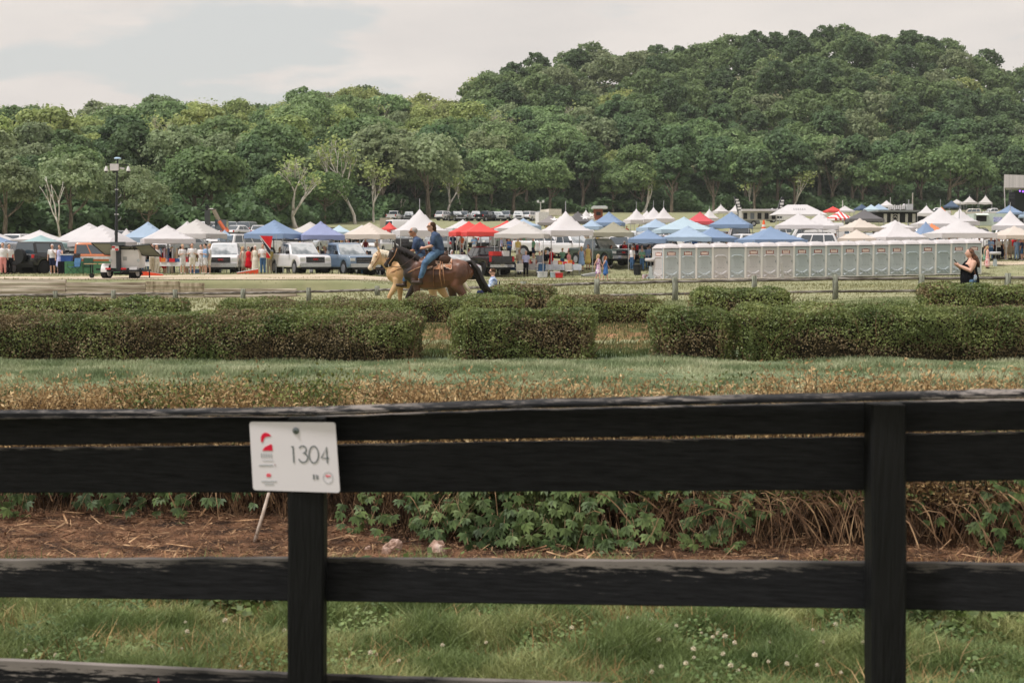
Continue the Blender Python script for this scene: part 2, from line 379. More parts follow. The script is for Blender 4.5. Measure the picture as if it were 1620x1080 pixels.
def clover_leaves():
    r = np.random.default_rng(14); n = 26000; y = r.uniform(5.3, 7.9, n); px = r.uniform(-80, 1700, n); x = (px - 810) / F * y
    k = np.array([mnoise.noise(Vector((a * 1.7, b * 1.7, 9))) for a, b in zip(x, y)]) > .08; x, y = x[k], y[k]; P = np.stack([x, y, r.uniform(.03, .095, len(x))], 1)
    tag(part('clover_leaves', quads_mesh('clover_leaves', leaf_quads(P, np.tile((0, -.2, 1.), (len(x), 1)), .019, 1.15, .45, r), mat('clover_leaf', RGB(120, 136, 78), .55, col2=(RGB(66, 88, 44), RGB(92, 112, 60)), scale=2, island=.3, trans=.2)), None), kind='stuff')
clover_leaves()
blades('dry_grass', 12000, 5.3, 8.2, .09, .004, g_dry, clump=2, lean=1.0, seed=17)
# straw and chips on the soil
def litter(name, n, pxr, yr, m, ln=.07, seed=9, zmax=.03):
    r = np.random.default_rng(seed); y = r.uniform(*yr, n); px = r.uniform(*pxr, n); x = (px - 810) / F * y; z = terrain(x, y) + .02 + r.uniform(0, zmax, n)
    a = r.uniform(0, 2 * np.pi, n); l = ln * r.uniform(.3, 1.5, n); wd = r.uniform(.0008, .0032, n) * (ln / .035) ** .5
    d = np.stack([np.cos(a), np.sin(a), r.normal(0, .25, n)], 1) * l[:, None] / 2; s = np.stack([-np.sin(a), np.cos(a), 0 * a + .4], 1) * wd[:, None]
    P = np.stack([x, y, z], 1)
    return tag(part(name, quads_mesh(name, np.stack([P - d - s, P + d - s, P + d + s, P - d + s], 1), m), None), kind='stuff')
straw = mat('straw', RGB(186, 152, 112), .9, col2=(RGB(84, 60, 40), RGB(132, 98, 66)), scale=8, island=.45)
litter('hedge_straw', 42000, (-100, 1720), (7.65, 10.4), mat('soil_chips', RGB(156, 122, 88), .95, col2=(RGB(56, 40, 30), RGB(104, 76, 54)), scale=8, island=.55), .03)
litter('dry_stalks', 900, (-100, 1720), (7.75, 9.9), straw, .14, 12, .05)
litter('bank_straw', 2500, (600, 1080), (26.5, 30.5), straw, .12, 10)
# ---------------------------------------------------------------- hedges
hg_green = mat('hedge_leaf', RGB(158, 162, 100), .5, col2=(RGB(76, 92, 50), RGB(108, 120, 66), RGB(132, 140, 80)), scale=1.7, det=5, island=.27, trans=.3, pos=(.25, .75))
hg_brown = mat('hedge_leaf_brown', RGB(146, 128, 92), .7, col2=(RGB(96, 84, 56), RGB(122, 106, 74)), scale=4, det=3, island=.28, trans=.2)
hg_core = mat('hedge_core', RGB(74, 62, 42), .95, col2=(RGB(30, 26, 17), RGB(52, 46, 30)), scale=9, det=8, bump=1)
twig = mat('hedge_twig', RGB(150, 122, 90), .9, col2=(RGB(70, 54, 38), RGB(112, 88, 62)), scale=8, island=.35)
def hedge(label, px0, px1, yc, dep, h, seed, brown=.25, dens=1.0, lf=.027, lob=.085, topbrown=0, dz=0, cx=None):
    """clipped hedge between two photo columns, centred at distance yc, dep deep and h high"""
    r = np.random.default_rng(seed)
    x0, x1 = X(px0, yc - dep / 2), X(px1, yc - dep / 2); Lx = x1 - x0; xm = (x0 + x1) / 2
    t = thing('hedge', label, 'hedge', (xm, yc, gz(xm, yc) + dz), 0, 'clipped hedges between the turf lanes')
    area = Lx * h * 2 + Lx * dep + dep * h * 2
    n = int(area * dens * 2.6 / (lf * lf * 1.6 * .5) * .55)
    fx = Lx * h; ft = Lx * dep; fe = dep * h; tot = fx * 1.25 + ft + fe * 2 + fx * .5
    pick = r.random(n) * tot
    u = r.random(n); v = r.random(n)
    P = np.zeros((n, 3)); Nn = np.zeros((n, 3))
    a = pick < fx * 1.25                                   # front
    P[a] = np.stack([u[a] * Lx - Lx / 2, np.full(a.sum(), -dep / 2), v[a] * h], 1); Nn[a] = (0, -1, .35)
    b = (pick >= fx * 1.25) & (pick < fx * 1.25 + ft)      # top
    P[b] = np.stack([u[b] * Lx - Lx / 2, (v[b] - .5) * dep, np.full(b.sum(), h)], 1); Nn[b] = (0, -.1, 1)
    c = (pick >= fx * 1.25 + ft) & (pick < fx * 1.25 + ft + fe * 2)
    sgn = np.where(r.random(n) < .5, -1, 1)
    P[c] = np.stack([sgn[c] * Lx / 2, (u[c] - .5) * dep, v[c] * h], 1); Nn[c] = np.stack([sgn[c], 0 * sgn[c], .3 + 0 * sgn[c]], 1)
    d = pick >= fx * 1.25 + ft + fe * 2
    P[d] = np.stack([u[d] * Lx - Lx / 2, np.full(d.sum(), dep / 2), v[d] * h], 1); Nn[d] = (0, 1, .35)
    # round the corners, push in and out with noise
    hh = h * (1 + 0 * P[:, 0])
    nz = np.array([mnoise.noise(Vector((p[0] * 1.4 + seed, p[1] * 1.4 + seed * 3.1, p[2] * 1.6))) + .5 * mnoise.noise(Vector((p[0] * 4 + seed, p[1] * 4, p[2] * 4))) for p in P])
    crn = .16
    zt = np.clip((P[:, 2] - (h - crn)) / crn, 0, 1); yt = np.clip((np.abs(P[:, 1]) - (dep / 2 - crn)) / crn, 0, 1); xt = np.clip((np.abs(P[:, 0]) - (Lx / 2 - .25)) / .25, 0, 1)
    k = 1 - .30 * np.clip(zt * yt, 0, 1); P[:, 1] *= np.where(zt > 0, 1 - .16 * zt * yt, 1); P[:, 2] -= crn * .45 * zt * np.maximum(yt ** 2, xt ** 2)
    P[:, 0] -= np.sign(P[:, 0]) * .22 * xt * np.maximum(yt, zt * .6) * r.random(n)
    P[:, 1] *= 1 - .10 * (1 - np.clip(P[:, 2] / (h * .5), 0, 1)) - .25 * xt ** 2 * .5
    P += Nn * (nz * lob * 1.3)[:, None] - Nn * (r.random(n) ** 2 * .13)[:, None]
    P[:, 2] = np.maximum(P[:, 2], .02)
    # thinner low down: leaves drop away where the twigs show
    low = np.clip(1 - P[:, 2] / (h * .75), 0, 1); pat = np.array([mnoise.noise(Vector((p[0] * .9 + seed * 7, p[2] * 2.2, 5 + p[1]))) for p in P])
    keep = r.random(n) > low * (.25 + .9 * np.clip(pat + .15, 0, 1)) * .9
    isb = (pat + .35 * low + r.normal(0, .24, n) + topbrown * (P[:, 2] > h - .13)) > (.48 - brown)
    part('foliage', quads_mesh('foliage', leaf_quads(P[keep & ~isb], Nn[keep & ~isb], lf, 1.5, .75, r), hg_green), None, t)
    if (keep & isb).sum(): part('dry_foliage', quads_mesh('dry_foliage', leaf_quads(P[keep & isb], Nn[keep & isb], lf * .9, 1.5, .8, r), hg_brown), None, t)
    # twigs
    nt_ = int(Lx * 26); tx = r.uniform(-Lx / 2 + .1, Lx / 2 - .1, nt_); ty = r.uniform(-dep / 2, dep / 2, nt_); ty[: nt_ // 2] = -dep / 2 + r.uniform(-.02, .12, nt_ // 2)
    V = []
    for q in range(nt_):
        p = np.array([tx[q], ty[q] * .8, 0.]); dr = np.array([r.normal(0, .35), r.normal(0, .12), 1.]); s = .011
        for j in range(4):
            e = p + dr * h * .23; V.append([p - (s, 0, 0), p + (s, 0, 0), e + (s * .75, 0, 0), e - (s * .75, 0, 0)])
            if r.random() < .6:
                f = e + np.array([r.normal(0, .2), r.normal(-.05, .08), r.uniform(.05, .25)]); V.append([e - (s * .4, 0, 0), e + (s * .4, 0, 0), f + (s * .2, 0, 0), f - (s * .2, 0, 0)])
            p = e; s *= .8; dr = dr + np.array([r.normal(0, .3), r.normal(0, .12), 0])
    V = np.array(V); V[:, :, 2] = np.clip(V[:, :, 2], 0, h - .03); V[:, :, 1] = np.clip(V[:, :, 1], -dep / 2 - .03, dep / 2)
    part('twigs', quads_mesh('twigs', V, twig), None, t)
    # solid core in dark twig brown, standing in for the shaded inside
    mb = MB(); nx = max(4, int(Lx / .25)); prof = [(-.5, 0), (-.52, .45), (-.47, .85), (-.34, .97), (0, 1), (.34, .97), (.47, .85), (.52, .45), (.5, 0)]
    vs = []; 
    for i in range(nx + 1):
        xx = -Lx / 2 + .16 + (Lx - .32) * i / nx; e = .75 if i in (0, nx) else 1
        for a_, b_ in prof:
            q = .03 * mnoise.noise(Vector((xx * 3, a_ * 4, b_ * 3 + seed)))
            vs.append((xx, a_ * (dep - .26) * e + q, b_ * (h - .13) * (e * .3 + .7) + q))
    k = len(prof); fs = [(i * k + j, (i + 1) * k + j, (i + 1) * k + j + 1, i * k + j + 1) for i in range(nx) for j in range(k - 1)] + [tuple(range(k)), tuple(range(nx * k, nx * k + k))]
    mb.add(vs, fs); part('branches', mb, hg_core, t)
    return t
hedge('long clipped hedge with brown bare patches, reaching from the frame edge to the riders', -420, 662, 24.0, 1.2, .80, 1, .30)
hedge('dense dark green hedge block standing alone below the brown horse tail', 712, 946, 24.1, 1.15, .86, 2, .02)
hedge('small square green hedge block just before the portable toilets end', 1036, 1164, 24.1, 1.1, .87, 3, .04)
hedge('long dark hedge with reddish patches below the woman filming', 1170, 2050, 24.1, 1.25, .90, 4, .2)
hedge('low hedge with brown top directly below the walking horses', 340, 650, 31.2, 1.2, .50, 5, .1, .8, topbrown=.4)
hedge('green back hedge behind the gap beside the horse tail', 636, 830, 31.2, 1.2, .60, 6, .08, .8, topbrown=.1)
hedge('back hedge section with brown top at the second gap', 870, 1052, 30.9, 1.3, .60, 7, .1, .8, topbrown=.3)
hedge('low far hedge strip before the timber retaining wall', -300, 285, 34.5, 1.2, .66, 8, .12, .8, .045, topbrown=.2)
hedge('short brown dry hedge strip past the horse tail', 770, 882, 37.5, 1.2, .90, 9, .42, .8, .045, topbrown=.3)
hedge('short dark hedge strip in the field before the toilets', 1100, 1256, 38.2, 1.3, .82, 10, .06, .8, .045)
hedge('hedge strip around the woman filming with brown bits', 1470, 1900, 37.2, 1.2, .80, 11, .12, .8, .045)
hedge('small hedge tuft on the rise behind the woman', 1462, 1572, 41.5, 1.0, .76, 12, .1, .8, .045)
# ---------------------------------------------------------------- near dry hedge with creeper
def hb(px): return np.interp(px, [0, 430, 560, 660, 1000, 1700], [9.85, 9.75, 9.35, 8.95, 8.75, 8.6])
def near_hedge():
    r = np.random.default_rng(21)
    t = thing('overgrown_hedge', 'overgrown brown dry hedge with creeper behind the black board fence', 'hedge', (0, 9.9, 0))
    V = []; LP = []; LN = []
    n = 7000
    for q in range(n):
        px = r.uniform(-500, 2120) if r.random() < .45 else r.choice(np.arange(-480, 2110, 23)) + r.normal(0, 5); y = hb(px) + r.uniform(0, .85); thin = np.interp(px, [700, 900, 1150, 1250, 1420, 1620], [1, .7, .45, .55, .7, .7])
        if r.random() > thin: continue
        top = ZR(np.interp(px, [-100, 0, 150, 700, 800, 1150, 1200, 1300, 1420, 1450, 1620], [640, 636, 622, 618, 626, 630, 624, 610, 608, 618, 614]), y)
        top += .5 * .12 * mnoise.noise(Vector((px * .012, 3, 0))) + r.normal(0, .035) + (r.uniform(.03, .13) if r.random() < .3 else 0)
        p = np.array([X(px, y), y - 9.9, 0.]); dr = np.array([r.normal(0, .3), r.normal(0, .14), 1.]); s = r.uniform(.0014, .0042); zprev = 0
        seg = 7
        for j in range(seg):
            e = p + dr * top / seg; e[2] = min(top, (j + 1) * top / seg)
            V.append([p - (s, 0, 0), p + (s, 0, 0), e + (s * .85, 0, 0), e - (s * .85, 0, 0)])
            if e[2] > .4:
                for _ in range(7):
                    LP.append(p + (e - p) * r.random() + r.normal(0, .025, 3)); LN.append((r.normal(0, .5), -1, .2))
            elif r.random() < .5:
                f = e + np.array([r.normal(0, .16), r.normal(-.02, .06), r.uniform(-.05, .16)]); V.append([e - (s * .4, 0, 0), e + (s * .4, 0, 0), f + (s * .2, 0, 0), f - (s * .2, 0, 0)])
            p = e; s *= .87; dr = dr + np.array([r.normal(0, .24), r.normal(0, .1), 0])
    part('stems', quads_mesh('stems', np.array(V), mat('dry_stem', RGB(146, 116, 84), .9, col2=(RGB(40, 30, 22), RGB(84, 64, 44)), scale=6, island=.6)), None, t)
    LP = np.array(LP); LN = np.array(LN); g = np.array([mnoise.noise(Vector((p[0] * 1.1, 8, p[2] * 1.5))) for p in LP]) + r.normal(0, .12, len(LP))
    br = g < .22
    lb = mat('dry_leaf', RGB(204, 178, 130), .8, col2=(RGB(142, 114, 74), RGB(178, 148, 100)), scale=5, det=3, island=.28, trans=.25)
    part('dry_leaves', quads_mesh('dry_leaves', leaf_quads(LP[br], LN[br], .0125, 2.3, .9, r), lb), None, t)
    part('green_leaves', quads_mesh('green_leaves', leaf_quads(LP[~br], LN[~br], .015, 1.9, .9, r), mat('hedge_leaf_near', RGB(128, 132, 70), .6, col2=(RGB(72, 88, 42), RGB(102, 112, 56)), scale=3, island=.4, trans=.2)), None, t)
    n = 34000; px = r.uniform(-500, 2120, n); px = px[(px < 1080) | (r.random(n) < .45)]; n = len(px); y = hb(px) + r.uniform(.3, .9, n); P = np.stack([(px - 810) / F * y, y - 9.9, r.random(n) * .75], 1)
    part('dead_leaves', quads_mesh('dead_leaves', leaf_quads(P, np.tile((0, -1, .2), (n, 1)), .03, 1.7, .8, r), mat('dead_leaf', RGB(84, 66, 48), .95, col2=(RGB(38, 30, 24), RGB(60, 46, 34)), scale=5, island=.5)), None, t)  # dead leaves in very dark brown, added to darken the hedge's low inside
    # arching dry canes low down
    V = []
    for q in range(330):
        px = r.choice([r.uniform(500, 1400), r.uniform(1080, 1380), r.uniform(1430, 1660), r.uniform(-50, 560)]); y = hb(px) + r.uniform(-.3, .2)
        p = np.array([X(px, y), y - 9.9, r.uniform(.25, .5)]); a = r.choice([-1, 1]) * r.uniform(.2, 1.2); s = r.uniform(.0014, .0032)
        ln = r.uniform(.3, .6); dr = np.array([a * .8, r.normal(-.1, .1), r.uniform(.1, .5)])
        for j in range(6):
            e = p + dr * ln / 5; 
            if e[2] < .01: break
            V.append([p - (s, 0, s), p + (s, 0, s), e + (s, 0, s), e - (s, 0, s)]); p = e; dr = dr + np.array([r.normal(0, .1), 0, -.42])
    part('canes', quads_mesh('canes', np.array(V), mat('dry_cane', RGB(168, 138, 100), .9, col2=(RGB(66, 48, 34), RGB(116, 88, 62)), scale=6, island=.5)), None, t)
    return t
near_hedge()
def creeper():
    r = np.random.default_rng(31)
    t = thing('creeper', 'glossy green five leaved creeper spilling over the soil under the dry hedge', 'creeper plant', (0, 9.2, 0))
    V = []; S = []
    def palm(px, y, z, sz):
        c = np.array([X(px, y), y - 9.2, z]); a0 = r.uniform(-.5, .5)
        nrm = Vector((r.normal(0, .35), -.8, .55 + r.normal(0, .2))).normalized(); dn = Vector((0, -.25, -1)); u = (dn - nrm * dn.dot(nrm)).normalized(); v = nrm.cross(u)
        for k in range(5):
            a = a0 + (k - 2) * .58; d = u * math.cos(a) + v * math.sin(a); l = sz * (1 - .12 * abs(k - 2)); wv = nrm.cross(d) * l * .2
            d = np.array(d); wv = np.array(wv); nn = np.array(nrm); tip = c + d * l - nn * l * .18; mid = c + d * l * .55 + nn * l * .05
            V.append([c, mid - wv, tip, mid + wv])
        b = c + np.array([r.normal(0, .05), .12, r.uniform(0, .1)]); S.append([c - (.0015, 0, 0), c + (.0015, 0, 0), b + (.0015, 0, 0), b - (.0015, 0, 0)])
    for q in range(900):                                           # the big mass in the middle
        px = r.normal(820, 105); 
        if not 645 < px < 1110: continue
        lo = np.interp(px, [640, 700, 760, 850, 900, 950, 1000, 1100], [.12, .03, .02, .03, .0, .0, .03, .10])
        z = r.uniform(lo, .56); y = hb(px) - .25 + (z - .1) * .5 + r.uniform(0, .3); palm(px, y, z + .03, r.uniform(.05, .085))
    for q in range(70): px = r.uniform(1080, 1200); palm(px, r.uniform(8.5, 8.8), r.uniform(.05, .4), r.uniform(.04, .075))
    for q in range(110): px = r.uniform(-60, 420); palm(px, r.uniform(9.5, 9.8), r.uniform(.12, .5), r.uniform(.05, .085))
    for px0, n in ((10, 14), (190, 14), (265, 26), (560, 20), (600, 16), (690, 10)):
        for q in range(n): px = r.normal(px0, 16); palm(px, hb(px) - .15 + r.uniform(-.15, .1), r.uniform(.02, .4), r.uniform(.045, .08))
    for q in range(60): px = r.uniform(1180, 1660); palm(px, r.uniform(8.6, 9.0), r.uniform(.2, .55), r.uniform(.04, .07))
    for q in range(60): px = r.normal(1600, 40); palm(px, r.uniform(8.4, 8.8), r.uniform(.05, .55), r.uniform(.05, .08))
    part('leaves', quads_mesh('leaves', np.array(V), mat('creeper_leaf', RGB(108, 122, 68), .55, col2=(RGB(50, 66, 34), RGB(76, 94, 50)), scale=3, island=.4, trans=.1, spec=.25)), None, t)
    part('leaf_stalks', quads_mesh('leaf_stalks', np.array(S), twig), None, t)
creeper()
# small low weeds by the soil edge
def weed(px, y, n, sz, label, seed, hgt=.16):
    r = np.random.default_rng(seed); p = on(px, y); t = thing('weed', label, 'weed', p, 0, 'leafy weeds in the near grass')
    P = np.stack([r.normal(0, sz, n), r.normal(0, sz * .7, n), np.abs(r.normal(0, hgt, n)) * .8 + .02], 1)
    part('leaves', quads_mesh('leaves', leaf_quads(P, np.array([[0, -.4, 1.]] * n), .035, 1.5, .6, r), mat('weed_leaf', RGB(104, 118, 62), .55, col2=(RGB(56, 74, 34), RGB(80, 96, 46)), scale=3, island=.35, trans=.2)), None, t)
    mb = MB()
    for k in range(9): a = r.uniform(0, 6.28); mb.tube([(0, 0, 0), (math.cos(a) * sz * .8, math.sin(a) * sz * .6, hgt * .8)], .003, 4)
    part('stem', mb, twig, t)
weed(1500, 6.9, 900, .22, 'dark leafy weed clump beside the far fence post', 41, .12)
weed(660, 7.55, 700, .26, 'low leafy weed under the middle board by the post', 42, .08)
weed(380, 7.3, 500, .2, 'low clover patch near the numbered post', 43, .06)
weed(1330, 7.4, 500, .2, 'leafy weed against the near side of the post', 44, .08)
# clover flowers
fl = mat('clover_petal', RGB(226, 214, 190), .8, col2=(RGB(186, 176, 130), RGB(214, 200, 170)), scale=60)
def clover():
    t = thing('clover_flower', 'small white clover flower in the mown grass', 'flower', (0, 0, 0), 0, 'white clover flowers in the near grass')
    r = random.Random(5); mb = MB()
    for k in range(34):
        th = math.acos(1 - 1.7 * r.random()); ph = r.random() * 6.28; d = Vector((math.sin(th) * math.cos(ph), math.sin(th) * math.sin(ph), math.cos(th)))
        mb.tube([Vector((0, 0, .12)) + d * .004, Vector((0, 0, .12)) + d * .016], [.003, .0022], 4)
    part('petals', mb, fl, t); part('stem', MB().tube([(0, 0, 0), (.004, 0, .06), (0, 0, .115)], .0015, 5), g_near, t); return t
cf = clover(); first = True; cf.scale = (.75, .75, 1.15)
for px, row in [(24, 1000-50), (75, 987), (44, 1005), (40, 1018), (163, 1022), (183, 977), (293, 970), (296, 995), (287, 1013), (356, 979), (385, 998), (391, 1012), (380, 1042), (548, 1028), (586, 1028), (595, 1027), (631, 1034), (573, 1044), (769, 1003), (796, 972), (823, 968), (994, 966), (1031, 975), (1044, 981), (1027, 986), (1028, 995), (1031, 1002), (1042, 1007), (1070, 981), (1031, 1056), (1046, 1046), (1098, 1028), (1136, 994), (1128, 998), (1147, 1004), (1162, 1010), (1144, 1028), (1194, 1034), (1216, 1034), (1245, 1043), (1293, 1042), (1217, 1001), (1302, 1011), (1286, 984), (1322, 984), (1168, 1051), (1156, 1049), (1366, 1013), (1538, 1050), (1097, 1023), (1110, 988), (1331, 1050), (515, 1043), (240, 1010), (700, 1010), (905, 985), (88, 1030), (450, 990), (1260, 1022), (1085, 1044)]:
    v_ = (row - 540) / F; y = (CZ - .10) * (1 - v_ * TP_) / (v_ + TP_); x = XN(px, y, .1); s = rng.uniform(.45, .8)
    if first: cf.location = (x, y, 0); first = False
    else: dup(cf, (x, y, 0), rng.uniform(0, 6), scale=s)
# pale stick and stones in the soil
t = thing('stick', 'pale broken stick leaning in the soil left of the numbered post', 'stick', on(405, 8.9))
part('stick', MB().tube([(-.03, 0, 0), (0, .05, .12), (.055, .1, .33)], [.014, .012, .01], 7), mat('pale_wood', RGB(198, 180, 160), .85, col2=RGB(150, 130, 110), scale=20), t, True)
def stone(px, y, s, label, seed):
    r = random.Random(seed); mb = MB().ball((0, 0, s * .45), (s, s * .6, s * .62), 9, 7)
    mb.v = [tuple(c * (1 + r.uniform(-.16, .16)) for c in v) for v in mb.v]
    o = part('stone', mb, mat('stone', RGB(206, 182, 164), .9, col2=(RGB(140, 110, 90), RGB(180, 150, 130)), scale=14, bump=.6), None); o.location = on(px, y); o.rotation_euler = (0, r.uniform(-.5, .5), r.uniform(0, 3)); tag(o, label, 'stone', 'pale stones by the creeper')
stone(621, 8.62, .085, 'upright pale stone on the soil beside the creeper', 1); stone(690, 8.5, .1, 'flat pale stone half under the creeper leaves', 2); stone(580, 8.7, .03, 'tiny pale pebble before the upright stone', 3)
# ---------------------------------------------------------------- black board fence
bw = mat('black_boards', (.012, .012, .0125), .55, col2=(.03, .03, .031), scale=2, stretch=(1, 6, 14), bump=.35, bscale=20, spec=.25)
def board_mat(nm='worn_black_paint', amp=.42, pw=9.0, lo=1.12):
    m = bpy.data.materials.new(nm); m.use_nodes = True; nt = m.node_tree; N = nt.nodes; L = nt.links; b = N['Principled BSDF']; b.inputs['Roughness'].default_value = .6; b.inputs['Specular IOR Level'].default_value = .12
    uv = N.new('ShaderNodeUVMap'); sp = N.new('ShaderNodeSeparateXYZ'); L.new(uv.outputs[0], sp.inputs[0])
    tc = N.new('ShaderNodeTexCoord'); mp = N.new('ShaderNodeMapping'); mp.inputs['Scale'].default_value = (2.6, 2.6, 30); L.new(tc.outputs['Object'], mp.inputs[0])
    n = N.new('ShaderNodeTexNoise'); n.inputs['Scale'].default_value = 3.4; n.inputs['Detail'].default_value = 9; n.inputs['Roughness'].default_value = .72; L.new(mp.outputs[0], n.inputs[0])
    n3 = N.new('ShaderNodeTexNoise'); n3.inputs['Scale'].default_value = 1.3; n3.inputs['Detail'].default_value = 3; L.new(tc.outputs['Object'], n3.inputs[0])
    def mth(op, a, c):
        q = N.new('ShaderNodeMath'); q.operation = op
        for i, v in enumerate((a, c)):
            if isinstance(v, float): q.inputs[i].default_value = v
            else: L.new(v, q.inputs[i])
        return q.outputs[0]
    # wear grows towards the board's upper edge (uv.y = 1), shaped by grain noise
    e = mth('MULTIPLY', mth('POWER', sp.outputs[1], pw), amp); s_ = mth('ADD', mth('ADD', e, mth('MULTIPLY', n.outputs[0], 1.1)), mth('MULTIPLY', n3.outputs[0], .5))
    mr = N.new('ShaderNodeMapRange'); mr.inputs[1].default_value = lo; mr.inputs[2].default_value = lo + .05; L.new(s_, mr.inputs[0])
    gr = N.new('ShaderNodeValToRGB'); L.new(n.outputs[0], gr.inputs[0]); gr.color_ramp.elements[0].position = .3; gr.color_ramp.elements[0].color = (.005, .005, .006, 1); gr.color_ramp.elements[1].position = .75; gr.color_ramp.elements[1].color = (.026, .026, .029, 1)
    wd = N.new('ShaderNodeValToRGB'); L.new(n3.outputs[0], wd.inputs[0]); wd.color_ramp.elements[0].position = .4; wd.color_ramp.elements[1].position = .6; wd.color_ramp.elements[0].color = (.05, .046, .043, 1); wd.color_ramp.elements[1].color = (.24, .21, .19, 1)
    mx = N.new('ShaderNodeMix'); mx.data_type = 'RGBA'; L.new(mr.outputs[0], mx.inputs[0]); L.new(gr.outputs[0], mx.inputs[6]); L.new(wd.outputs[0], mx.inputs[7]); L.new(mx.outputs[2], b.inputs['Base Color'])
    bp = N.new('ShaderNodeBump'); bp.inputs['Strength'].default_value = .5; bp.inputs['Distance'].default_value = .004; L.new(n.outputs[0], bp.inputs['Height']); L.new(bp.outputs[0], b.inputs['Normal'])
    return m
BM = board_mat(); BM3 = board_mat('worn_black_paint_weathered', .40, 3.6, 1.0); BMC = board_mat('bare_grey_edge', .3, .3, 1.10)
def fy(px): return 5.0 + (4.35 - 5.0) * px / 1620
fence = thing('board_fence', 'black painted wooden board fence with worn upper edges crossing close to camera', 'fence', (0, 4.68, 0))
def plank(name, top, bot, px0, px1, th, off, m=BM, wob=.0015, n=40):
    """board whose upper and lower edges follow the photo's rows, th thick, off behind the fence line"""
    vs = []; uvs = []
    for i in range(n + 1):
        px = px0 + (px1 - px0) * i / n; y = fy(px) + off
        rt = np.interp(px, [a for a, _ in top], [b for _, b in top]); rb = np.interp(px, [a for a, _ in bot], [b for _, b in bot])
        zt = ZR(rt, y) + wob * mnoise.noise(Vector((px * .02, top[0][1], 0))) * 2; zb = ZR(rb, y) + wob * mnoise.noise(Vector((px * .015, bot[0][1], 4)))
        x = XN(px, y, (zt + zb) / 2); b = th * .12
        for yy, z in ((y, zb + b), (y, zt - b), (y + b, zt), (y + th - b, zt), (y + th, zt - b), (y + th, zb + b), (y + th - b, zb), (y + b, zb)): vs.append((x, yy - 4.68, z))
        uvs.append([0, .97, 1.0, 1.0, .97, 0, 0, 0])
    fs = []; fu = []
    for i in range(n):
        for k in range(8):
            j = (k + 1) % 8; a = i * 8 + k; b = i * 8 + j; fs.append((a, a + 8, b + 8, b)); fu += [uvs[i][k], uvs[i + 1][k], uvs[i + 1][j], uvs[i][j]]
    fs.append(tuple(range(7, -1, -1))); fu += [.5] * 8; fs.append(tuple(range(n * 8, n * 8 + 8))); fu += [.5] * 8
    me = bpy.data.meshes.new(name); me.from_pydata(vs, [], fs); ul = me.uv_layers.new(name='UVMap')
    for i, v in enumerate(fu): ul.data[i].uv = (0, v)
    me.materials.append(m); me.update(); return part(name, me, None, fence)
T1 = [(-960, 668), (0, 655), (500, 648), (800, 637), (1380, 625), (1620, 620), (2420, 602)]; B1 = [(-960, 716), (0, 705), (500, 698), (800, 694), (1380, 685), (1435, 683), (2420, 670)]
T2 = [(-960, 718), (0, 709), (500, 704), (800, 699), (1380, 691), (1435, 686), (2420, 673)]; B2 = [(-960, 781), (400, 779), (540, 779), (1380, 775), (1400, 763), (2420, 745)]
T3 = [(-960, 884), (0, 885), (450, 882), (850, 885), (1380, 889), (2420, 902)]; B3 = [(-960, 936), (0, 945), (450, 950), (1380, 963), (2420, 984)]
T4 = [(-960, 1004), (0, 1043), (450, 1065), (900, 1080), (2420, 1140)]; B4 = [(-960, 1072), (0, 1115), (450, 1138), (900, 1154), (2420, 1220)]
PL, PR = 483, 1407
T1c = [(a, b + (6 if a < 400 else 11)) for a, b in T1]
plank('cap_board', T1, [(a, b - 1) for a, b in T1c], -960, 2420, .12, -.03, BMC, n=180)
for T_, B_, M_ in ((T1c, B1, BM), (T2, B2, BM), (T3, B3, BM3), (T4, B4, BM3)):
    for a, b in ((-960, -442), (-440, PL - 1), (PL + 1, PR - 1), (PR + 1, 2330), (2332, 2420)): plank('board', T_, B_, a, b, .026, .10, M_, n=30)
def post(px, wpx, row):
    y = fy(px); hw = wpx / F * y / 2; zt = ZR(row, y); m = MB()
    n = 26; vs = []
    for i in range(n + 1):
        z = -.3 + (zt + .3) * i / n; j = .0025 * mnoise.noise(Vector((z * 3, px, 0)))
        for x_, y_ in ((-hw + .008, 0), (hw - .008, 0), (hw, .008), (hw, .098), (-hw, .098), (-hw, .008)): vs.append((XN(px, y, z) + x_ + j, y - 4.68 + y_ + j, z))
    fs = [(i * 6 + k, i * 6 + (k + 1) % 6, i * 6 + 6 + (k + 1) % 6, i * 6 + 6 + k) for i in range(n) for k in range(6)] + [tuple(range(5, -1, -1)), tuple(range(n * 6, n * 6 + 6))]
    m.add(vs, fs); part('post', m, mat('post_paint', (.010, .010, .0105), .5, col2=((.13, .12, .115), (.016, .016, .0165)), scale=2.5, det=8, stretch=(9, 9, .7), pos=(.2, .38), bump=.4, bscale=9, spec=.15), fence)
post(PL, 58, 663); post(PR, 56, 641); post(-441, 58, 668); post(2331, 56, 640)
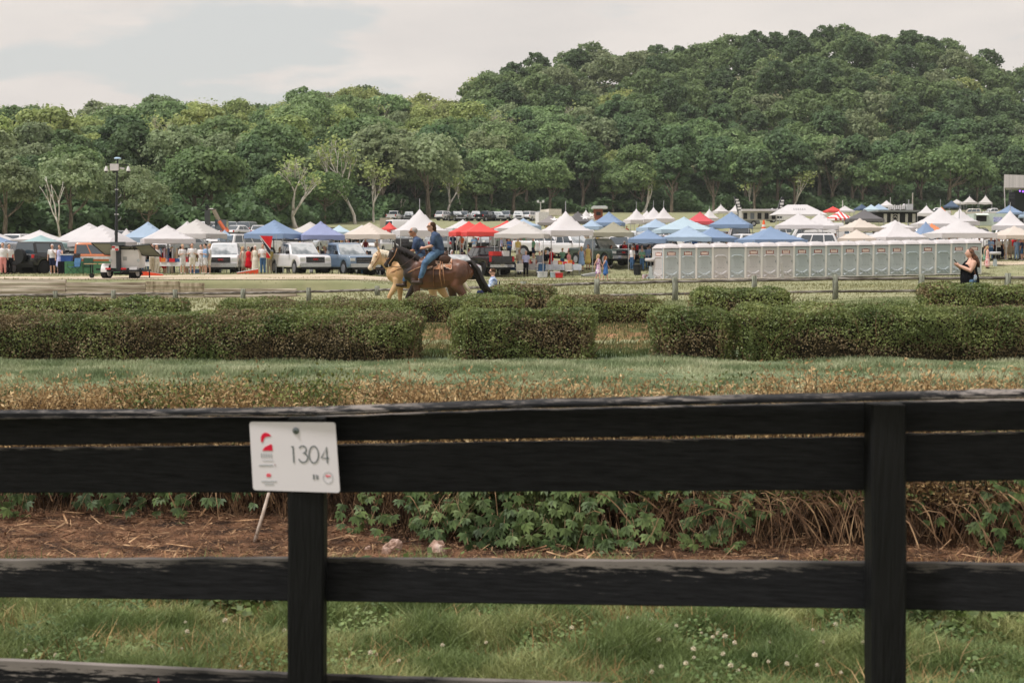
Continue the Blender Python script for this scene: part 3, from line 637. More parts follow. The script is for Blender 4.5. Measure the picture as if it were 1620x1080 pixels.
# number sign nailed to the post
sg = thing('number_sign', 'white plastic sign reading 1304 nailed on the black fence post', 'sign', (0, 0, 0))
yS = fy(466) - .008
o = at(466, 722, yS); sg.location = o; sg.rotation_euler = (0, 0, R(-8))
def sx(px): return XN(px, yS, o.z) - o.x
def sz(py): return ZR(py, yS) - o.z
cor = [(393, 668), (533, 666.5), (540, 777), (398, 776)]
def sq(px, py, d=0): return (sx(px), -d, sz(py))
mb = MB(); ring = []
for i, (a, b) in enumerate(cor):
    p = Vector((a, b)); q0 = Vector(cor[i - 1]); q1 = Vector(cor[(i + 1) % 4]); d0 = (q0 - p).normalized() * 5; d1 = (q1 - p).normalized() * 5
    for k in range(5):
        t_ = k / 4; c = p + d0 * (1 - t_) ** 2 + d1 * t_ ** 2; ring.append((c.x, c.y))
n = len(ring); mb.add([sq(a, b, 0) for a, b in ring] + [sq(a, b, .004) for a, b in ring], [tuple(range(n)), tuple(range(2 * n - 1, n - 1, -1))] + [(i, (i + 1) % n, n + (i + 1) % n, n + i) for i in range(n)])
part('plate', mb, mat('sign_plastic', RGB(224, 216, 211), .35, var=.03, spec=.4), sg)
ink = mat('sign_ink', RGB(96, 104, 100), .6); red = mat('sign_red', RGB(214, 10, 52), .5, var=.02); pale = mat('sign_pale_ink', RGB(176, 178, 174), .6)
def stroke(mb, pts, wd=1.7):
    mb.tube([sq(a, b, .0055) for a, b in pts], [(wd / F * yS * .62, .0006)] * len(pts), 6, side=(0, 1, 0))
def sk(px, py): return (px, py)
mb = MB()
stroke(mb, [(461.5, 706), (464.3, 705), (465.5, 731)], 1.9)
part('lettering', mb, ink, sg); mb = MB()
arc = lambda cx, cy, rx, ry, a0, a1, n=18: [(cx + rx * math.cos(R(a0 + (a1 - a0) * i / n)), cy - ry * math.sin(R(a0 + (a1 - a0) * i / n))) for i in range(n + 1)]
stroke(mb, arc(480, 710, 5.8, 5.6, 160, -85)); stroke(mb, arc(480.8, 722.8, 7.2, 7.4, 85, -165)); part('lettering', mb, ink, sg); mb = MB()
stroke(mb, arc(498, 717.5, 7.6, 13.2, 0, 360, 28)); part('lettering', mb, ink, sg); mb = MB()
stroke(mb, [(520, 730.5), (518.8, 705.5), (510.2, 722.5), (522.5, 722.8)], 2.0); part('lettering', mb, ink, sg)
# red arch emblem with a pale horse head shape left out of it
mb = MB()
outer = [(412, 699), (411.8, 692), (414, 687), (418, 684.6), (423, 685), (427.5, 688), (428.6, 690)]; inner = [(424, 690.6), (419.5, 691.5), (417, 694), (416.2, 697), (414.6, 700.4), (413, 700)]
def flatp(mb, pts, d=.0055): mb.add([sq(a, b, d) for a, b in pts] + [sq(a, b, .004) for a, b in pts], [tuple(range(len(pts)))] + [(i, (i + 1) % len(pts), len(pts) + (i + 1) % len(pts), len(pts) + i) for i in range(len(pts))])
flatp(mb, outer + inner); flatp(mb, [(414, 713.2), (418, 707.5), (423.5, 704.8), (428, 702.5), (430.2, 704), (430.8, 713)]); part('emblem', mb, red, sg)
mb = MB()
for k, x_ in enumerate((412.5, 416.5, 420.5, 424.5, 428.5)): stroke(mb, [(x_, 717), (x_ + .3, 724)], 1.5)
stroke(mb, [(414, 728.5), (432, 728)], .6)
part('emblem_name', mb, pale, sg); mb = MB()
stroke(mb, [(408, 736.3), (431, 735.6)], 1.7); part('sponsor_line', mb, pale, sg); part('dot', MB().ball(sq(434.5, 735, .005), .0022, 8, 5), mat('dot_brown', RGB(150, 110, 110), .6), sg)
mb = MB(); flatp(mb, [(420, 751), (421.5, 749.4), (424, 749), (427, 749.4), (428, 751), (427, 754.5), (420.6, 754.6)]); part('emblem', mb, mat('sign_red_pale', RGB(226, 92, 100), .6), sg)
mb = MB(); stroke(mb, [(412, 761.5), (437, 761)], 1.4); stroke(mb, [(417, 765.8), (432, 765.4)], 1.2); part('sponsor_line', mb, pale, sg)
mb = MB(); stroke(mb, [(497.5, 749), (498, 756.5)], 2.2); stroke(mb, [(502, 749), (502.5, 756.5)], 1.2); stroke(mb, [(505, 750), (504, 753), (505.5, 756.5)], 1.0); part('lettering', mb, ink, sg)
mb = MB(); stroke(mb, arc(520.6, 753, 7.8, 8.6, 0, 360, 24), .6); part('ring', mb, pale, sg); mb = MB(); flatp(mb, [(516.5, 750), (519, 749), (520.5, 750.6), (525, 749.8), (525.4, 751), (521.5, 752.5), (518.8, 753)]); part('emblem', mb, _m['sign_red_pale'], sg)
mb = MB(); mb.ball(sq(469.3, 680.5, .006), (.012, .004, .012), 14, 6); part('screw_washer', mb, mat('zinc', RGB(120, 126, 122), .4, .8), sg); part('screw', MB().ball(sq(469.3, 680.5, .0105), .0035, 8, 5), paint((60, 64, 62)), sg)
# tip of a pink marking flag low before the fence
t = thing('marking_flag', 'bright pink tip of a marking flag below the lowest board', 'flag', (X(240, 4.7), 4.7, 0))
z_ = ZR(1072, 4.7)
part('cloth', MB().add([(-.008, 0, z_ - .1), (.012, 0, z_ - .1), (.001, 0, z_), (-.008, .004, z_ - .1), (.012, .004, z_ - .1), (.001, .004, z_)], [(0, 1, 2), (5, 4, 3), (0, 3, 4, 1), (1, 4, 5, 2), (2, 5, 3, 0)]), paint((255, 40, 90)), t); part('wire', MB().tube([(0, .002, -.02), (0, .002, z_ - .1)], .002, 5), paint((160, 160, 160), .4), t)
# ---------------------------------------------------------------- log fence
logm = mat('weathered_log', RGB(150, 142, 130), .95, col2=(RGB(66, 58, 50), RGB(108, 100, 90)), scale=3, det=9, stretch=(.6, 4, 4), bump=1, bscale=8)
postm = mat('log_post', RGB(146, 146, 128), .95, col2=(RGB(92, 92, 78), RGB(122, 122, 104)), scale=5, stretch=(4, 4, .7), bump=.8, bscale=10)
lf = thing('log_fence', 'weathered grey round log fence with rails running along the track', 'fence', (0, 52, 0))
posts = [(-10, 461), (88, 460), (180, 459), (278, 458), (385, 457), (488, 455), (597, 452), (712, 450), (828, 445), (945, 441), (1068, 438), (1193, 436), (1322, 434), (1457, 433), (1595, 432), (1735, 431)]
def lfy(px): return float(np.interp(px, [0, 600, 1000, 1700], [62, 58, 52, 51]))
tops = []
for px, row in posts:
    y = lfy(px); p = at(px, row, y); g = gz(p.x, y); r_ = .115 + rng.uniform(-.01, .01); tops.append((p, g, y, px))
    mb = MB().tube([(p.x, y - 52, g - .2), (p.x + rng.uniform(-.02, .02), y - 52, (g + p.z) / 2), (p.x + rng.uniform(-.03, .03), y - 52, p.z)], [r_ * 1.05, r_, r_ * .92], 10)
    part('post', mb, postm, lf, True)
for (p, g, y, px), (q, g2, y2, px2) in zip(tops, tops[1:]):
    for low in (0, 1):
        if low and px < 900 and px != 385: continue
        drop = (.17 if not low else .62); a = Vector((p.x, y - 52, p.z - drop)); b = Vector((q.x, y2 - 52, q.z - drop)); pts = []
        rr = []
        for i in range(9): t_ = i / 8; c = a.lerp(b, t_); c.z += .03 * mnoise.noise(Vector((c.x, low, 0))); pts.append(c); rr.append((.055 if not low else .045) * (1 + .18 * mnoise.noise(Vector((c.x * 2, 5, low)))))
        part('rail', MB().tube(pts, rr, 8), logm, lf, True)
# ---------------------------------------------------------------- timber retaining wall
tw = mat('sleeper_timber', RGB(222, 208, 188), .95, col2=(RGB(128, 112, 92), RGB(182, 166, 146)), scale=1.3, det=9, stretch=(.35, 3, 5), bump=.6, bscale=6)
twd = mat('sleeper_timber_stained', RGB(196, 180, 154), .95, col2=(RGB(116, 100, 78), RGB(176, 158, 132)), scale=2, det=9, stretch=(2.2, 3, .5), bump=.6)
rw = thing('retaining_wall', 'low stepped retaining wall of stacked pale railway timbers along the track', 'retaining wall', (0, WALLY - .25, 0))
wtop = [(-60, 441.5), (105, 441.5), (106, 446), (232, 446), (233, 444.5), (300, 444), (322, 447), (325, 453), (400, 456), (470, 456), (471, 463), (520, 467)]
def wz(px): return CZ + (HZ - np.interp(px, [a for a, _ in wtop], [b for _, b in wtop])) * (WALLY - .25) / F
segs = [(-60, 106), (106, 232), (232, 286), (286, 324), (324, 400), (400, 470), (470, 520)]
for k in range(5):
    for si, (a, b) in enumerate(segs):
        zt = min(wz(a + 2), wz(b - 2)) - k * .2
        if k == 4 and si < 4: continue
        if zt < -.55: continue
        o_ = (k % 2) * .03 + rng.uniform(-.012, .012); xa, xb = X(a, WALLY - .25), X(b, WALLY - .25)
        mb = MB().box(((xa + xb) / 2, -.02 * (4 - k) * 0 + o_ - .1, zt - .097), (xb - xa - .02, .2, .172))
        part('timber', mb, twd if si in (2, 3) and k < 3 else tw, rw)
# ---------------------------------------------------------------- trees
LEAFM = [mat('tree_leaf_%s' % n, RGB(*a), .6, col2=(RGB(*b), RGB(*c)), scale=.35, det=4, island=.24, trans=.45, obj=.16, pos=(.3, .7)) for n, a, b, c in (
    ('mid', (150, 172, 112), (92, 116, 68), (120, 142, 88)), ('deep', (120, 146, 94), (72, 96, 60), (96, 120, 76)),
    ('yellow', (192, 198, 122), (128, 144, 80), (160, 172, 102)), ('grey', (168, 178, 132), (110, 126, 86), (142, 154, 108)))]
barkm = mat('tree_bark', RGB(146, 134, 114), .95, col2=(RGB(84, 74, 60), RGB(116, 104, 86)), scale=1.5, det=8, stretch=(3, 3, .5), bump=.8)
barkw = mat('pale_bark', RGB(228, 220, 204), .9, col2=(RGB(166, 156, 138), RGB(208, 198, 182)), scale=1.2, det=6, stretch=(3, 3, .5))
barkd = mat('dark_bark', RGB(84, 74, 60), .95, col2=RGB(46, 40, 32), scale=2)
def crown_points(r, Rr, H, z0, nl, n, lean=0):
    """points and outward directions on a crown made of many lobes"""
    cs = []; rs = []
    for k in range(nl):
        th = math.acos(1 - 1.55 * r.random()); ph = r.uniform(0, 6.283); q = r.uniform(.55, 1.0) ** .5
        f = 1 - .35 * abs(math.cos(th)) * (math.cos(th) < 0)
        sm_ = k % 2; q = r.uniform(.9, 1.18) if sm_ else q
        cs.append((math.sin(th) * math.cos(ph) * Rr * q * f * .78 + lean * math.cos(th), math.sin(th) * math.sin(ph) * Rr * q * f * .78, z0 + H / 2 + math.cos(th) * H / 2 * q * .78)); rs.append((r.uniform(.10, .2) if sm_ else r.uniform(.2, .40)) * Rr)
    cs = np.array(cs); rs = np.array(rs); P = []; D = []
    wt = rs ** 1.6 / (rs ** 1.6).sum()
    for c, q, w_ in zip(cs, rs, wt):
        per = max(8, int(n * 1.9 * w_)); d = r.normal(0, 1, (per, 3)); d /= np.linalg.norm(d, axis=1)[:, None]; d[:, 2] = np.where(d[:, 2] < -.35, -d[:, 2], d[:, 2])
        rr = q * (1 + .24 * r.normal(0, 1, per) - .3 * r.random(per) ** 3); p = c + d * rr[:, None] * (1, 1, .8)
        dist = np.linalg.norm((p[:, None] - cs[None]) / (1, 1, .8), axis=2) / rs[None]
        k = dist.min(1) > .78; P.append(p[k]); D.append(d[k])
    P = np.concatenate(P); D = np.concatenate(D)
    if len(P) > n: i = r.choice(len(P), n, False); P, D = P[i], D[i]
    return P, D, cs
def tree_trunk(mb, r, H, z0, Rr, cs, rad=.3, limbs=6, lean=0):
    top = z0 + H * .35; b = [(0, 0, -1.2), (r.normal(0, .08), r.normal(0, .08), z0 * .5), (lean * .3, 0, z0), (lean * .5 + r.normal(0, .2), r.normal(0, .2), top)]
    mb.tube(b, [rad * 1.25, rad, rad * .85, rad * .35], 7)
    for k in range(limbs):
        c = cs[r.integers(len(cs))]; s = Vector(b[2]).lerp(Vector(b[3]), r.uniform(-.1, .8)); e = Vector(c); m = s.lerp(e, .5) + Vector((0, 0, -.12 * Rr))
        mb.tube([s, m, e], [rad * .45, rad * .3, rad * .1], 6)
protos = {}
def make_tree(kind, Rr, H, z0, nl, n, lf, m, seed, bark=None, lean=0):
    r = np.random.default_rng(seed); t = thing('tree', 'leafy tree', 'tree', (0, 0, -500))
    P, D, cs = crown_points(r, Rr, H, z0, nl, n, lean)
    part('crown', quads_mesh('crown', leaf_quads(P, D + (0, 0, .25), lf, 1.35, .42, r), m), None, t)
    mb = MB(); tree_trunk(mb, r, H, z0, Rr, cs, .22 + Rr * .03, 6, lean); part('trunk', mb, bark or barkm, t)
    protos.setdefault(kind, []).append(t); t['used'] = 0; return t
for i in range(6): make_tree('round', 4.6 + .35 * i, 8.2 + .7 * (i % 4), 3.6, 44 + i * 5, 5600, .46, LEAFM[0], 100 + i)
for i in range(3): make_tree('tall', 4.2, 11.5, 3.2, 48, 5200, .46, LEAFM[1], 120 + i)
for i in range(3): make_tree('airy', 5.2, 10, 3.0, 34, 3800, .44, LEAFM[3], 130 + i)
for i in range(3): make_tree('yellow', 5.0, 8.8, 3.6, 46, 5000, .46, LEAFM[2], 140 + i)
def branchy(seed, H, spread, m, levels=4, r0=.3, fork=3, low=.25, twigs=True):
    r = random.Random(seed); mb = MB(); tips = []
    def grow(p, d, l, rad, lv):
        pts = [p]; rr = [rad]; q = p; dd = d
        for k in range(4):
            dd = (dd + Vector((r.gauss(0, .13), r.gauss(0, .13), r.gauss(.04, .08)))).normalized(); q = q + dd * l / 4; pts.append(q); rr.append(rad * (1 - .11 * (k + 1)))
        mb.tube(pts, rr, 6 if lv > 1 else 4)
        if lv == 0: tips.append(q); return
        for k in range(fork if lv < levels else fork):
            a = Vector((r.gauss(0, 1), r.gauss(0, .7), 0)).normalized() * spread * r.uniform(.5, 1.1); grow(pts[r.choice([3, 4, 4])], (dd + a + Vector((0, 0, .25))).normalized(), l * r.uniform(.62, .82), rad * .58, lv - 1)
    grow(Vector((0, 0, -1)), Vector((r.uniform(-.15, .15), 0, 1)), H * .36, r0, levels); return mb, tips
_U = 'first second third fourth fifth sixth seventh eighth ninth tenth eleventh twelfth thirteenth fourteenth fifteenth sixteenth seventeenth eighteenth nineteenth'.split(); _T = {20: 'twent', 30: 'thirt', 40: 'fort', 50: 'fift', 60: 'sixt', 70: 'sevent'}
def ordw(n):
    if n < 20: return _U[n - 1]
    t = n // 10 * 10; return _T[t] + 'ieth' if n % 10 == 0 else _T[t] + 'y-' + _U[n % 10 - 1]
WOOD = []
tree_spots = []
r0 = np.random.default_rng(77)
def fitrow(px, y, x): return row_of(gz(x, y), y)
# front tree line and the wood climbing the hills behind it
cand = []
for rowi, frac in enumerate([-.02, .03, .10, .18, .26, .35, .44, .53, .62, .71, .80, .89, .97, 1.03]):
    px = -110 + r0.uniform(0, 30)
    while px < 1730:
        y0, yr, zr = [float(v) for v in hillp(px)]; y = y0 + (yr - y0) * (frac + r0.uniform(-.035, .035)); x = X(px, y)
        step = (8.2 if rowi > 1 else 9.0) * F / y * r0.uniform(.75, 1.15)
        cand.append((px, y, x, rowi, frac)); px += step
print('TREES', len(cand))
def usept(kind):
    L_ = protos[kind]; return L_[int(r0.integers(len(L_)))]
cand.sort(key=lambda c: c[1])
LIM = 288; stuffP = []; nth = 0
groupname = 'leafy trees of the wood on the hillside'
left_front = []
for i, (px, y, x, rowi, frac) in enumerate(cand):
    u = r0.random(); right = px > 820 + r0.normal(0, 60); front = rowi < 2
    if px < 760 and rowi > 4: kind = 'yellow' if u < .5 else ('round' if u < .85 else 'airy')  # yellower leaves: partly their own, partly standing in for sun on this hill
    elif px < 500: kind = 'airy' if u < .4 else ('round' if u < .75 else 'tall')
    elif right: kind = 'tall' if u < .38 else ('round' if u < .82 else ('yellow' if u < .87 else 'airy'))  # darker kinds prevail here, standing in for cloud shadow on the big hill
    else: kind = 'airy' if u < .35 else ('round' if u < .8 else 'tall')
    z = gz(x, y) - .3; s = float(r0.uniform(.8, 1.34)); 
    if frac > .9: s *= .92
    if px < 520: s *= np.interp(y, [170, 300], [.66, 1.0])
    if i < LIM:
        p = usept(kind); c = {'round': 'rounded green tree in the wood on the hillside', 'tall': 'tall dark green tree in the wood on the hillside', 'airy': 'loose greyish green tree in the wood on the hillside', 'yellow': 'yellowish green tree in the wood on the hillside'}[kind]
        if front: c = {'round': 'rounded green tree in the front tree line behind the tents', 'tall': 'tall dark green tree in the front tree line behind the tents', 'airy': 'loose greyish tree in the front tree line behind the tents', 'yellow': 'yellow green tree in the front tree line behind the tents'}[kind]
        sc = (s * r0.uniform(.9, 1.15), s * r0.uniform(.9, 1.1), s * (1.0 if not front else 1.05))
        if not p['used']:
            p['used'] = 1; p.location = (x, y, z); p.rotation_euler = (0, 0, r0.uniform(0, 6.28)); p.scale = sc; p['group'] = groupname; o_ = p
        else: o_ = dup(p, (x, y, z), r0.uniform(0, 6.28), c, groupname, sc)
        WOOD.append((o_, px, rowi, kind))
    else: stuffP.append((x, y, z, s, kind))
for k in protos:
    for p in protos[k]:
        if not p['used']: 
            for ch in list(p.children): bpy.data.objects.remove(ch)
            bpy.data.objects.remove(p)
        else: del p['used']
KN = {'round': 'rounded green tree', 'tall': 'tall dark green tree', 'airy': 'loose greyish green tree', 'yellow': 'yellowish green tree'}; cells = {}
for o_, px, rowi, kind in sorted(WOOD, key=lambda q: q[1]):
    hill = 'smaller hill' if px < 720 else 'big hill'; band = ['in the front line at the foot', 'in the second line at the foot', 'low on the slope', 'in the lower slope wood', 'in the lower middle wood', 'in the middle wood', 'in the upper middle wood'][min(rowi, 6)]
    cells[(hill, band, kind)] = k = cells.get((hill, band, kind), 0) + 1
    o_['label'] = trimmed('%s %s of the %s, %s from the left' % (KN[kind], band, hill, ordw(k)))
# the farther wood, beyond the trees one could number: one mass per leaf colour joined in one object
def far_wood():
    r = np.random.default_rng(5); mats = [LEAFM[0], LEAFM[1], LEAFM[3], LEAFM[2]]; order = {'round': 0, 'tall': 1, 'airy': 2, 'yellow': 3}
    base = {k: crown_points(np.random.default_rng(900 + i), {'round': 5.4, 'tall': 4.4, 'airy': 5.4, 'yellow': 5.2}[k], {'round': 8.8, 'tall': 11, 'airy': 9.5, 'yellow': 8.5}[k], 3.6, 42, 2400)[:2] for i, k in enumerate(order)}
    alls = []; mi = []
    for x, y, z, s, kind in stuffP:
        P, D = base[kind]; a = r.uniform(0, 6.28); ca, sa = math.cos(a), math.sin(a); M = np.array([[ca, -sa, 0], [sa, ca, 0], [0, 0, 1]])
        P = (P @ M.T) * s + (x, y, z); D = D @ M.T; alls.append(leaf_quads(P, D + (0, 0, .25), .64, 1.35, .55, r)); mi += [order[kind]] * len(P)
    me = quads_mesh('far_wood', np.concatenate(alls), None)
    for m in mats: me.materials.append(m)
    me.polygons.foreach_set('material_index', np.array(mi, np.int32)); o = bpy.data.objects.new('far_wood', me); C.objects.link(o)
    tag(o, kind='stuff')
far_wood()
# undergrowth along the edge of the wood and forest floor between the trunks
def undergrowth():
    r = np.random.default_rng(6); n = 170000; px = r.uniform(-120, 1740, n); y0, yr, _ = hillp(px); k = r.random(n)
    y = y0 - 6 + (yr - y0 + 8) * np.where(k < .6, r.random(n) * .22, r.random(n)); x = (px - 810) / F * y; z = terrain(x, y)
    h = np.array([mnoise.noise(Vector((a * .16, b * .16, 0))) for a, b in zip(x, y)]); top = np.clip(2.6 + 5 * h, .5, 6.0) * np.where(px < 750, 1, .8)
    P = np.stack([x, y, z + top * r.random(n) ** .5], 1); D = np.tile((0, -.6, .8), (n, 1))
    o = part('undergrowth', quads_mesh('undergrowth', leaf_quads(P, D, .75, 1.3, .6, r), LEAFM[1]), None); tag(o, kind='stuff')
undergrowth()
# pale bare-limbed trees
def bare(px, row, y, H, seed, label, spread=.55, r0_=.34, levels=4, m=None, leaves=500, dz=-.3, group='pale limbed trees in the wood'):
    x = X(px, y); t = thing('bare_tree', label, 'tree', (x, y, gz(x, y) + dz), 0, group)
    mb, tips = branchy(seed, H, spread, m, levels, r0_); part('trunk', mb, m or barkw, t, True)
    if leaves:
        r = np.random.default_rng(seed); T = np.array([tuple(v) for v in tips]); T = T[T[:, 2] > H * .55] if (T[:, 2] > H * .55).any() else T
        i = r.integers(0, len(T), leaves); P = T[i] + r.normal(0, .8, (leaves, 3)); part('crown', quads_mesh('crown', leaf_quads(P, np.tile((0, -.3, 1.), (leaves, 1)), .5, 1.3, .6, r), LEAFM[2]), None, t)
def front(px): return float(hillp(px)[0])
bare(472, 345, front(472) - 14, 12, 3, 'pale forked bare tree standing at the wood edge behind the blue canopy', .5, .42, 4, leaves=260)
bare(562, 345, front(562) - 20, 15.5, 5, 'tall pale twin-limbed tree between the blue canopy and the white peak canopy', .42, .36, 4, leaves=420)
bare(592, 345, front(590) - 18, 13, 8, 'slender pale leaning tree beside the tall twin-limbed tree', .5, .26, 3, leaves=300)
bare(636, 345, front(636) - 4, 8, 9, 'thin pale trunk at the wood edge behind the white peak canopy', .3, .2, 2, leaves=0)
bare(708, 340, front(708) - 5, 12, 10, 'pale trunk rising behind the two red canopies', .3, .36, 2, leaves=200)
bare(735, 340, front(735) - 5, 11, 14, 'second pale trunk behind the two red canopies', .3, .3, 2, leaves=200)
bare(100, 360, front(100) - 16, 11, 12, 'thin forked pale tree rising behind the big white canopy', .35, .16, 2, leaves=0)
bare(1014, 335, front(1014) - 6, 12, 15, 'straight pale trunk behind the row of four white peaks', .2, .42, 2, leaves=250)
bare(1188, 335, front(1188) - 4, 11, 16, 'leaning pale trunk between the two feather flags', .4, .26, 3, leaves=200)
bare(1248, 335, front(1248) - 4, 11, 17, 'pale trunk behind the long white marquee', .3, .26, 3, leaves=300)
greyb = mat('grey_twigs', RGB(206, 194, 172), .95, col2=RGB(166, 154, 132), scale=2)
def onhill(px, row):                                       # distance where the hillside shows at this row
    y0, yr, _ = [float(v) for v in hillp(px)]
    for y in np.arange(y0, yr, 1.5):
        if row_of(gz(X(px, y), y), y) <= row: return float(y)
    return yr
for i, (px, row, lab) in enumerate([(148, 250, 'grey leafless tree high in the wood left of the mast'), (272, 285, 'small grey leafless tree right of the mast'), (262, 262, 'grey leafless tree above the mast cameras'), (642, 236, 'wide grey leafless tree at the dip between the hills'), (690, 232, 'pale leafless tree right of the dip between the hills'), (612, 240, 'faded twiggy tree left of the dip between the hills'), (798, 248, 'grey leafless tree on the foot of the big hill'), (886, 240, 'white leafless fan-shaped tree on the foot of the big hill'), (1200, 150, 'bare twiggy treetop high on the big hill'), (1398, 170, 'bare twiggy treetop near the big hill summit'), (290, 215, 'thin faded tree on the left hill slope'), (345, 232, 'pale thin leafless tree low on the left hill')]):
    y = onhill(px, row + 8) - 3; bare(px, row, y, 14.5, 30 + i, lab, .6, .3, 5 if i in (3, 4, 7, 0) else 4, greyb if i != 7 else barkw, 160)
# ---------------------------------------------------------------- people
SKIN = mat('skin', RGB(206, 160, 134), .55, var=.08, scale=8); SKIN2 = mat('skin_tan', RGB(180, 128, 98), .55, var=.08, scale=8)
HAIRS = {'brown': cloth((74, 54, 40)), 'dark': cloth((38, 30, 26)), 'blond': cloth((190, 158, 112)), 'grey': cloth((168, 160, 150)), 'red': cloth((140, 84, 52)), 'cap': cloth((222, 216, 208))}
white = cloth((226, 220, 212)); navy = cloth((40, 48, 72)); jeans = cloth((74, 104, 136)); tanc = cloth((190, 172, 146)); blackc = cloth((26, 26, 28))
def person_proto(pose):
    """standing figure facing -Y, 1.75 m; body is one continuous surface"""
    female = 'dress' in pose or 'f_' in pose; walk = 'walk' in pose
    sw = .165 if female else .19; st = .22 if walk else 0
    feet = [(-.10, .02 - st, 0), (.10, .02 + st, 0)]
    T = [('t', [(0, 0, .92), (0, .005, 1.06), (0, 0, 1.24), (0, .01, 1.38), (0, .015, 1.45)], [(.11, .155), (.095, .13 if female else .15), (.115, sw - .02), (.10, sw), (.06, sw - .06)], (1, 0, 0)),
         ('t', [(0, .015, 1.45), (0, .0, 1.56)], [.06, .052]), ('b', (0, -.005, 1.645), (.078, .098, .12)), ('b', (0, -.1, 1.63), (.014, .02, .022)),
         ('b', (.08, .01, 1.64), (.012, .025, .032)), ('b', (-.08, .01, 1.64), (.012, .025, .032))]
    legs = []
    for s, f in zip((-1, 1), feet):
        hip = (s * .085, 0, .90); kn = (s * .095, f[1] * .5 - .02, .49); an = (f[0], f[1], .09)
        legs.append((hip, kn, an)); T.append(('t', [hip, ((hip[0] + kn[0]) / 2, (hip[1] + kn[1]) / 2, .70), kn, (f[0], (kn[1] + an[1]) / 2 + .015, .32), an], [.088, .075, .056, .053, .036]))
        T.append(('t', [(f[0], f[1] + .03, .045), (f[0] + s * .01, f[1] - .13, .03)], [.038, .028]))
    arms = []
    for s in (-1, 1):
        sh = Vector((s * (sw - .005), .01, 1.41))
        if 'up' in pose and s == 1 or 'film' in pose: el = sh + Vector((s * .06, -.16, -.22)); ha = el + Vector((-s * .10, -.17, .16))
        elif 'hold' in pose: el = sh + Vector((s * .06, .0, -.28)); ha = el + Vector((-s * .12, -.22, .06))
        else: el = sh + Vector((s * .07, .02 - s * st * .5, -.28)); ha = el + Vector((s * .01, -.06 - s * st * .4, -.25))
        arms.append((sh, el, ha)); d = (ha - el).normalized()
        T.append(('t', [sh, sh.lerp(el, .5), el, el.lerp(ha, .6), ha], [.052, .046, .038, .034, .024])); T.append(('t', [ha, ha + d * .09], [.036, .022]))
        T.append(('t', [ha + d * .02, ha + d * .07 + Vector((-s * .03, -.02, 0))], [.014, .012]))
    t = thing('person', 'person', 'person', (0, 0, -500)); vx = .026
    part('body', blob(T, vx, 2, 'body', SKIN), None, t)
    e = .016
    tor = [('t', [(0, 0, .96 if not female else .98), (0, .005, 1.08), (0, 0, 1.24), (0, .01, 1.38), (0, .012, 1.44)], [(.125, .17), (.12, .15 if female else .17), (.132, sw), (.118, sw + .016), (.07, sw - .05)], (1, 0, 0))]
    slv = [('t', [a[0], a[0].lerp(a[1], .75)], [.07, .06]) for a in arms]
    low = 'trousers' if 'shorts' not in pose else 'shorts'
    if 'dress' in pose:
        hem = .22 if 'long' in pose else .52
        part('dress', blob(tor + [('t', [(0, 0, 1.04), (0, 0, .9), (0, 0, (hem + .9) / 2), (0, 0, hem)], [(.115, .145), (.15, .185), (.17, .21), (.19, .24)], (1, 0, 0))], vx, 2, 'dress', white), None, t)
    else:
        part('shirt', blob(tor + slv, vx, 2, 'shirt', white), None, t)
        b = [('t', [(0, 0, 1.0), (0, 0, .90)], [(.12, .16), (.125, .17)], (1, 0, 0))]
        for hip, kn, an in legs:
            if low == 'shorts': b.append(('t', [hip, (kn[0], (hip[1] + kn[1]) / 2, .56)], [.105, .085]))
            else: b.append(('t', [hip, (kn[0], (hip[1] + kn[1]) / 2, .7), kn, (an[0], an[1], .12)], [.1, .092, .075, .06]))
        part(low, blob(b, vx, 2, low, navy), None, t)
    sh = []
    for f in feet: sh.append(('t', [(f[0], f[1] + .04, .04), (f[0], f[1] - .14, .035)], [.048, .038]))
    part('shoes', blob(sh, .02, 1, 'shoes', blackc if low == 'trousers' else white), None, t)
    if female: part('hair', blob([('b', (0, .02, 1.67), (.092, .105, .11)), ('t', [(0, .06, 1.66), (0, .085, 1.52), (0, .09, 1.40)], [.08, .075, .045])], .022, 2, 'hair', HAIRS['brown']), None, t)
    else: part('hair', blob([('b', (0, .022, 1.69), (.086, .098, .088))], .02, 2, 'hair', HAIRS['brown']), None, t)
    return t
PP = {k: person_proto(k) for k in ('stand', 'walk', 'up', 'hold', 'shorts', 'shorts_up', 'shorts_hold', 'f_dress', 'f_dress_up', 'f_dress_long', 'f_hold', 'f_dress_walk')}
for k, p in PP.items(): p['free'] = 1
used_labels = {}
def person(pose, px, y, rz, label, top=None, bottom=None, hair='brown', scale=1, group=None, skin=None, z=None, shoes=None):
    over = {}
    if top is not None: over.update({'shirt': top, 'dress': top})
    if bottom is not None: over.update({'trousers': bottom, 'shorts': bottom})
    if hair: over['hair'] = HAIRS[hair]
    if skin: over['body'] = skin
    if shoes: over['shoes'] = shoes
    p = on(px, y); 
    if z is not None: p.z = z
    r = dup(PP[pose], p, R(rz), label, group, scale, over); r.pop('free', None); return r
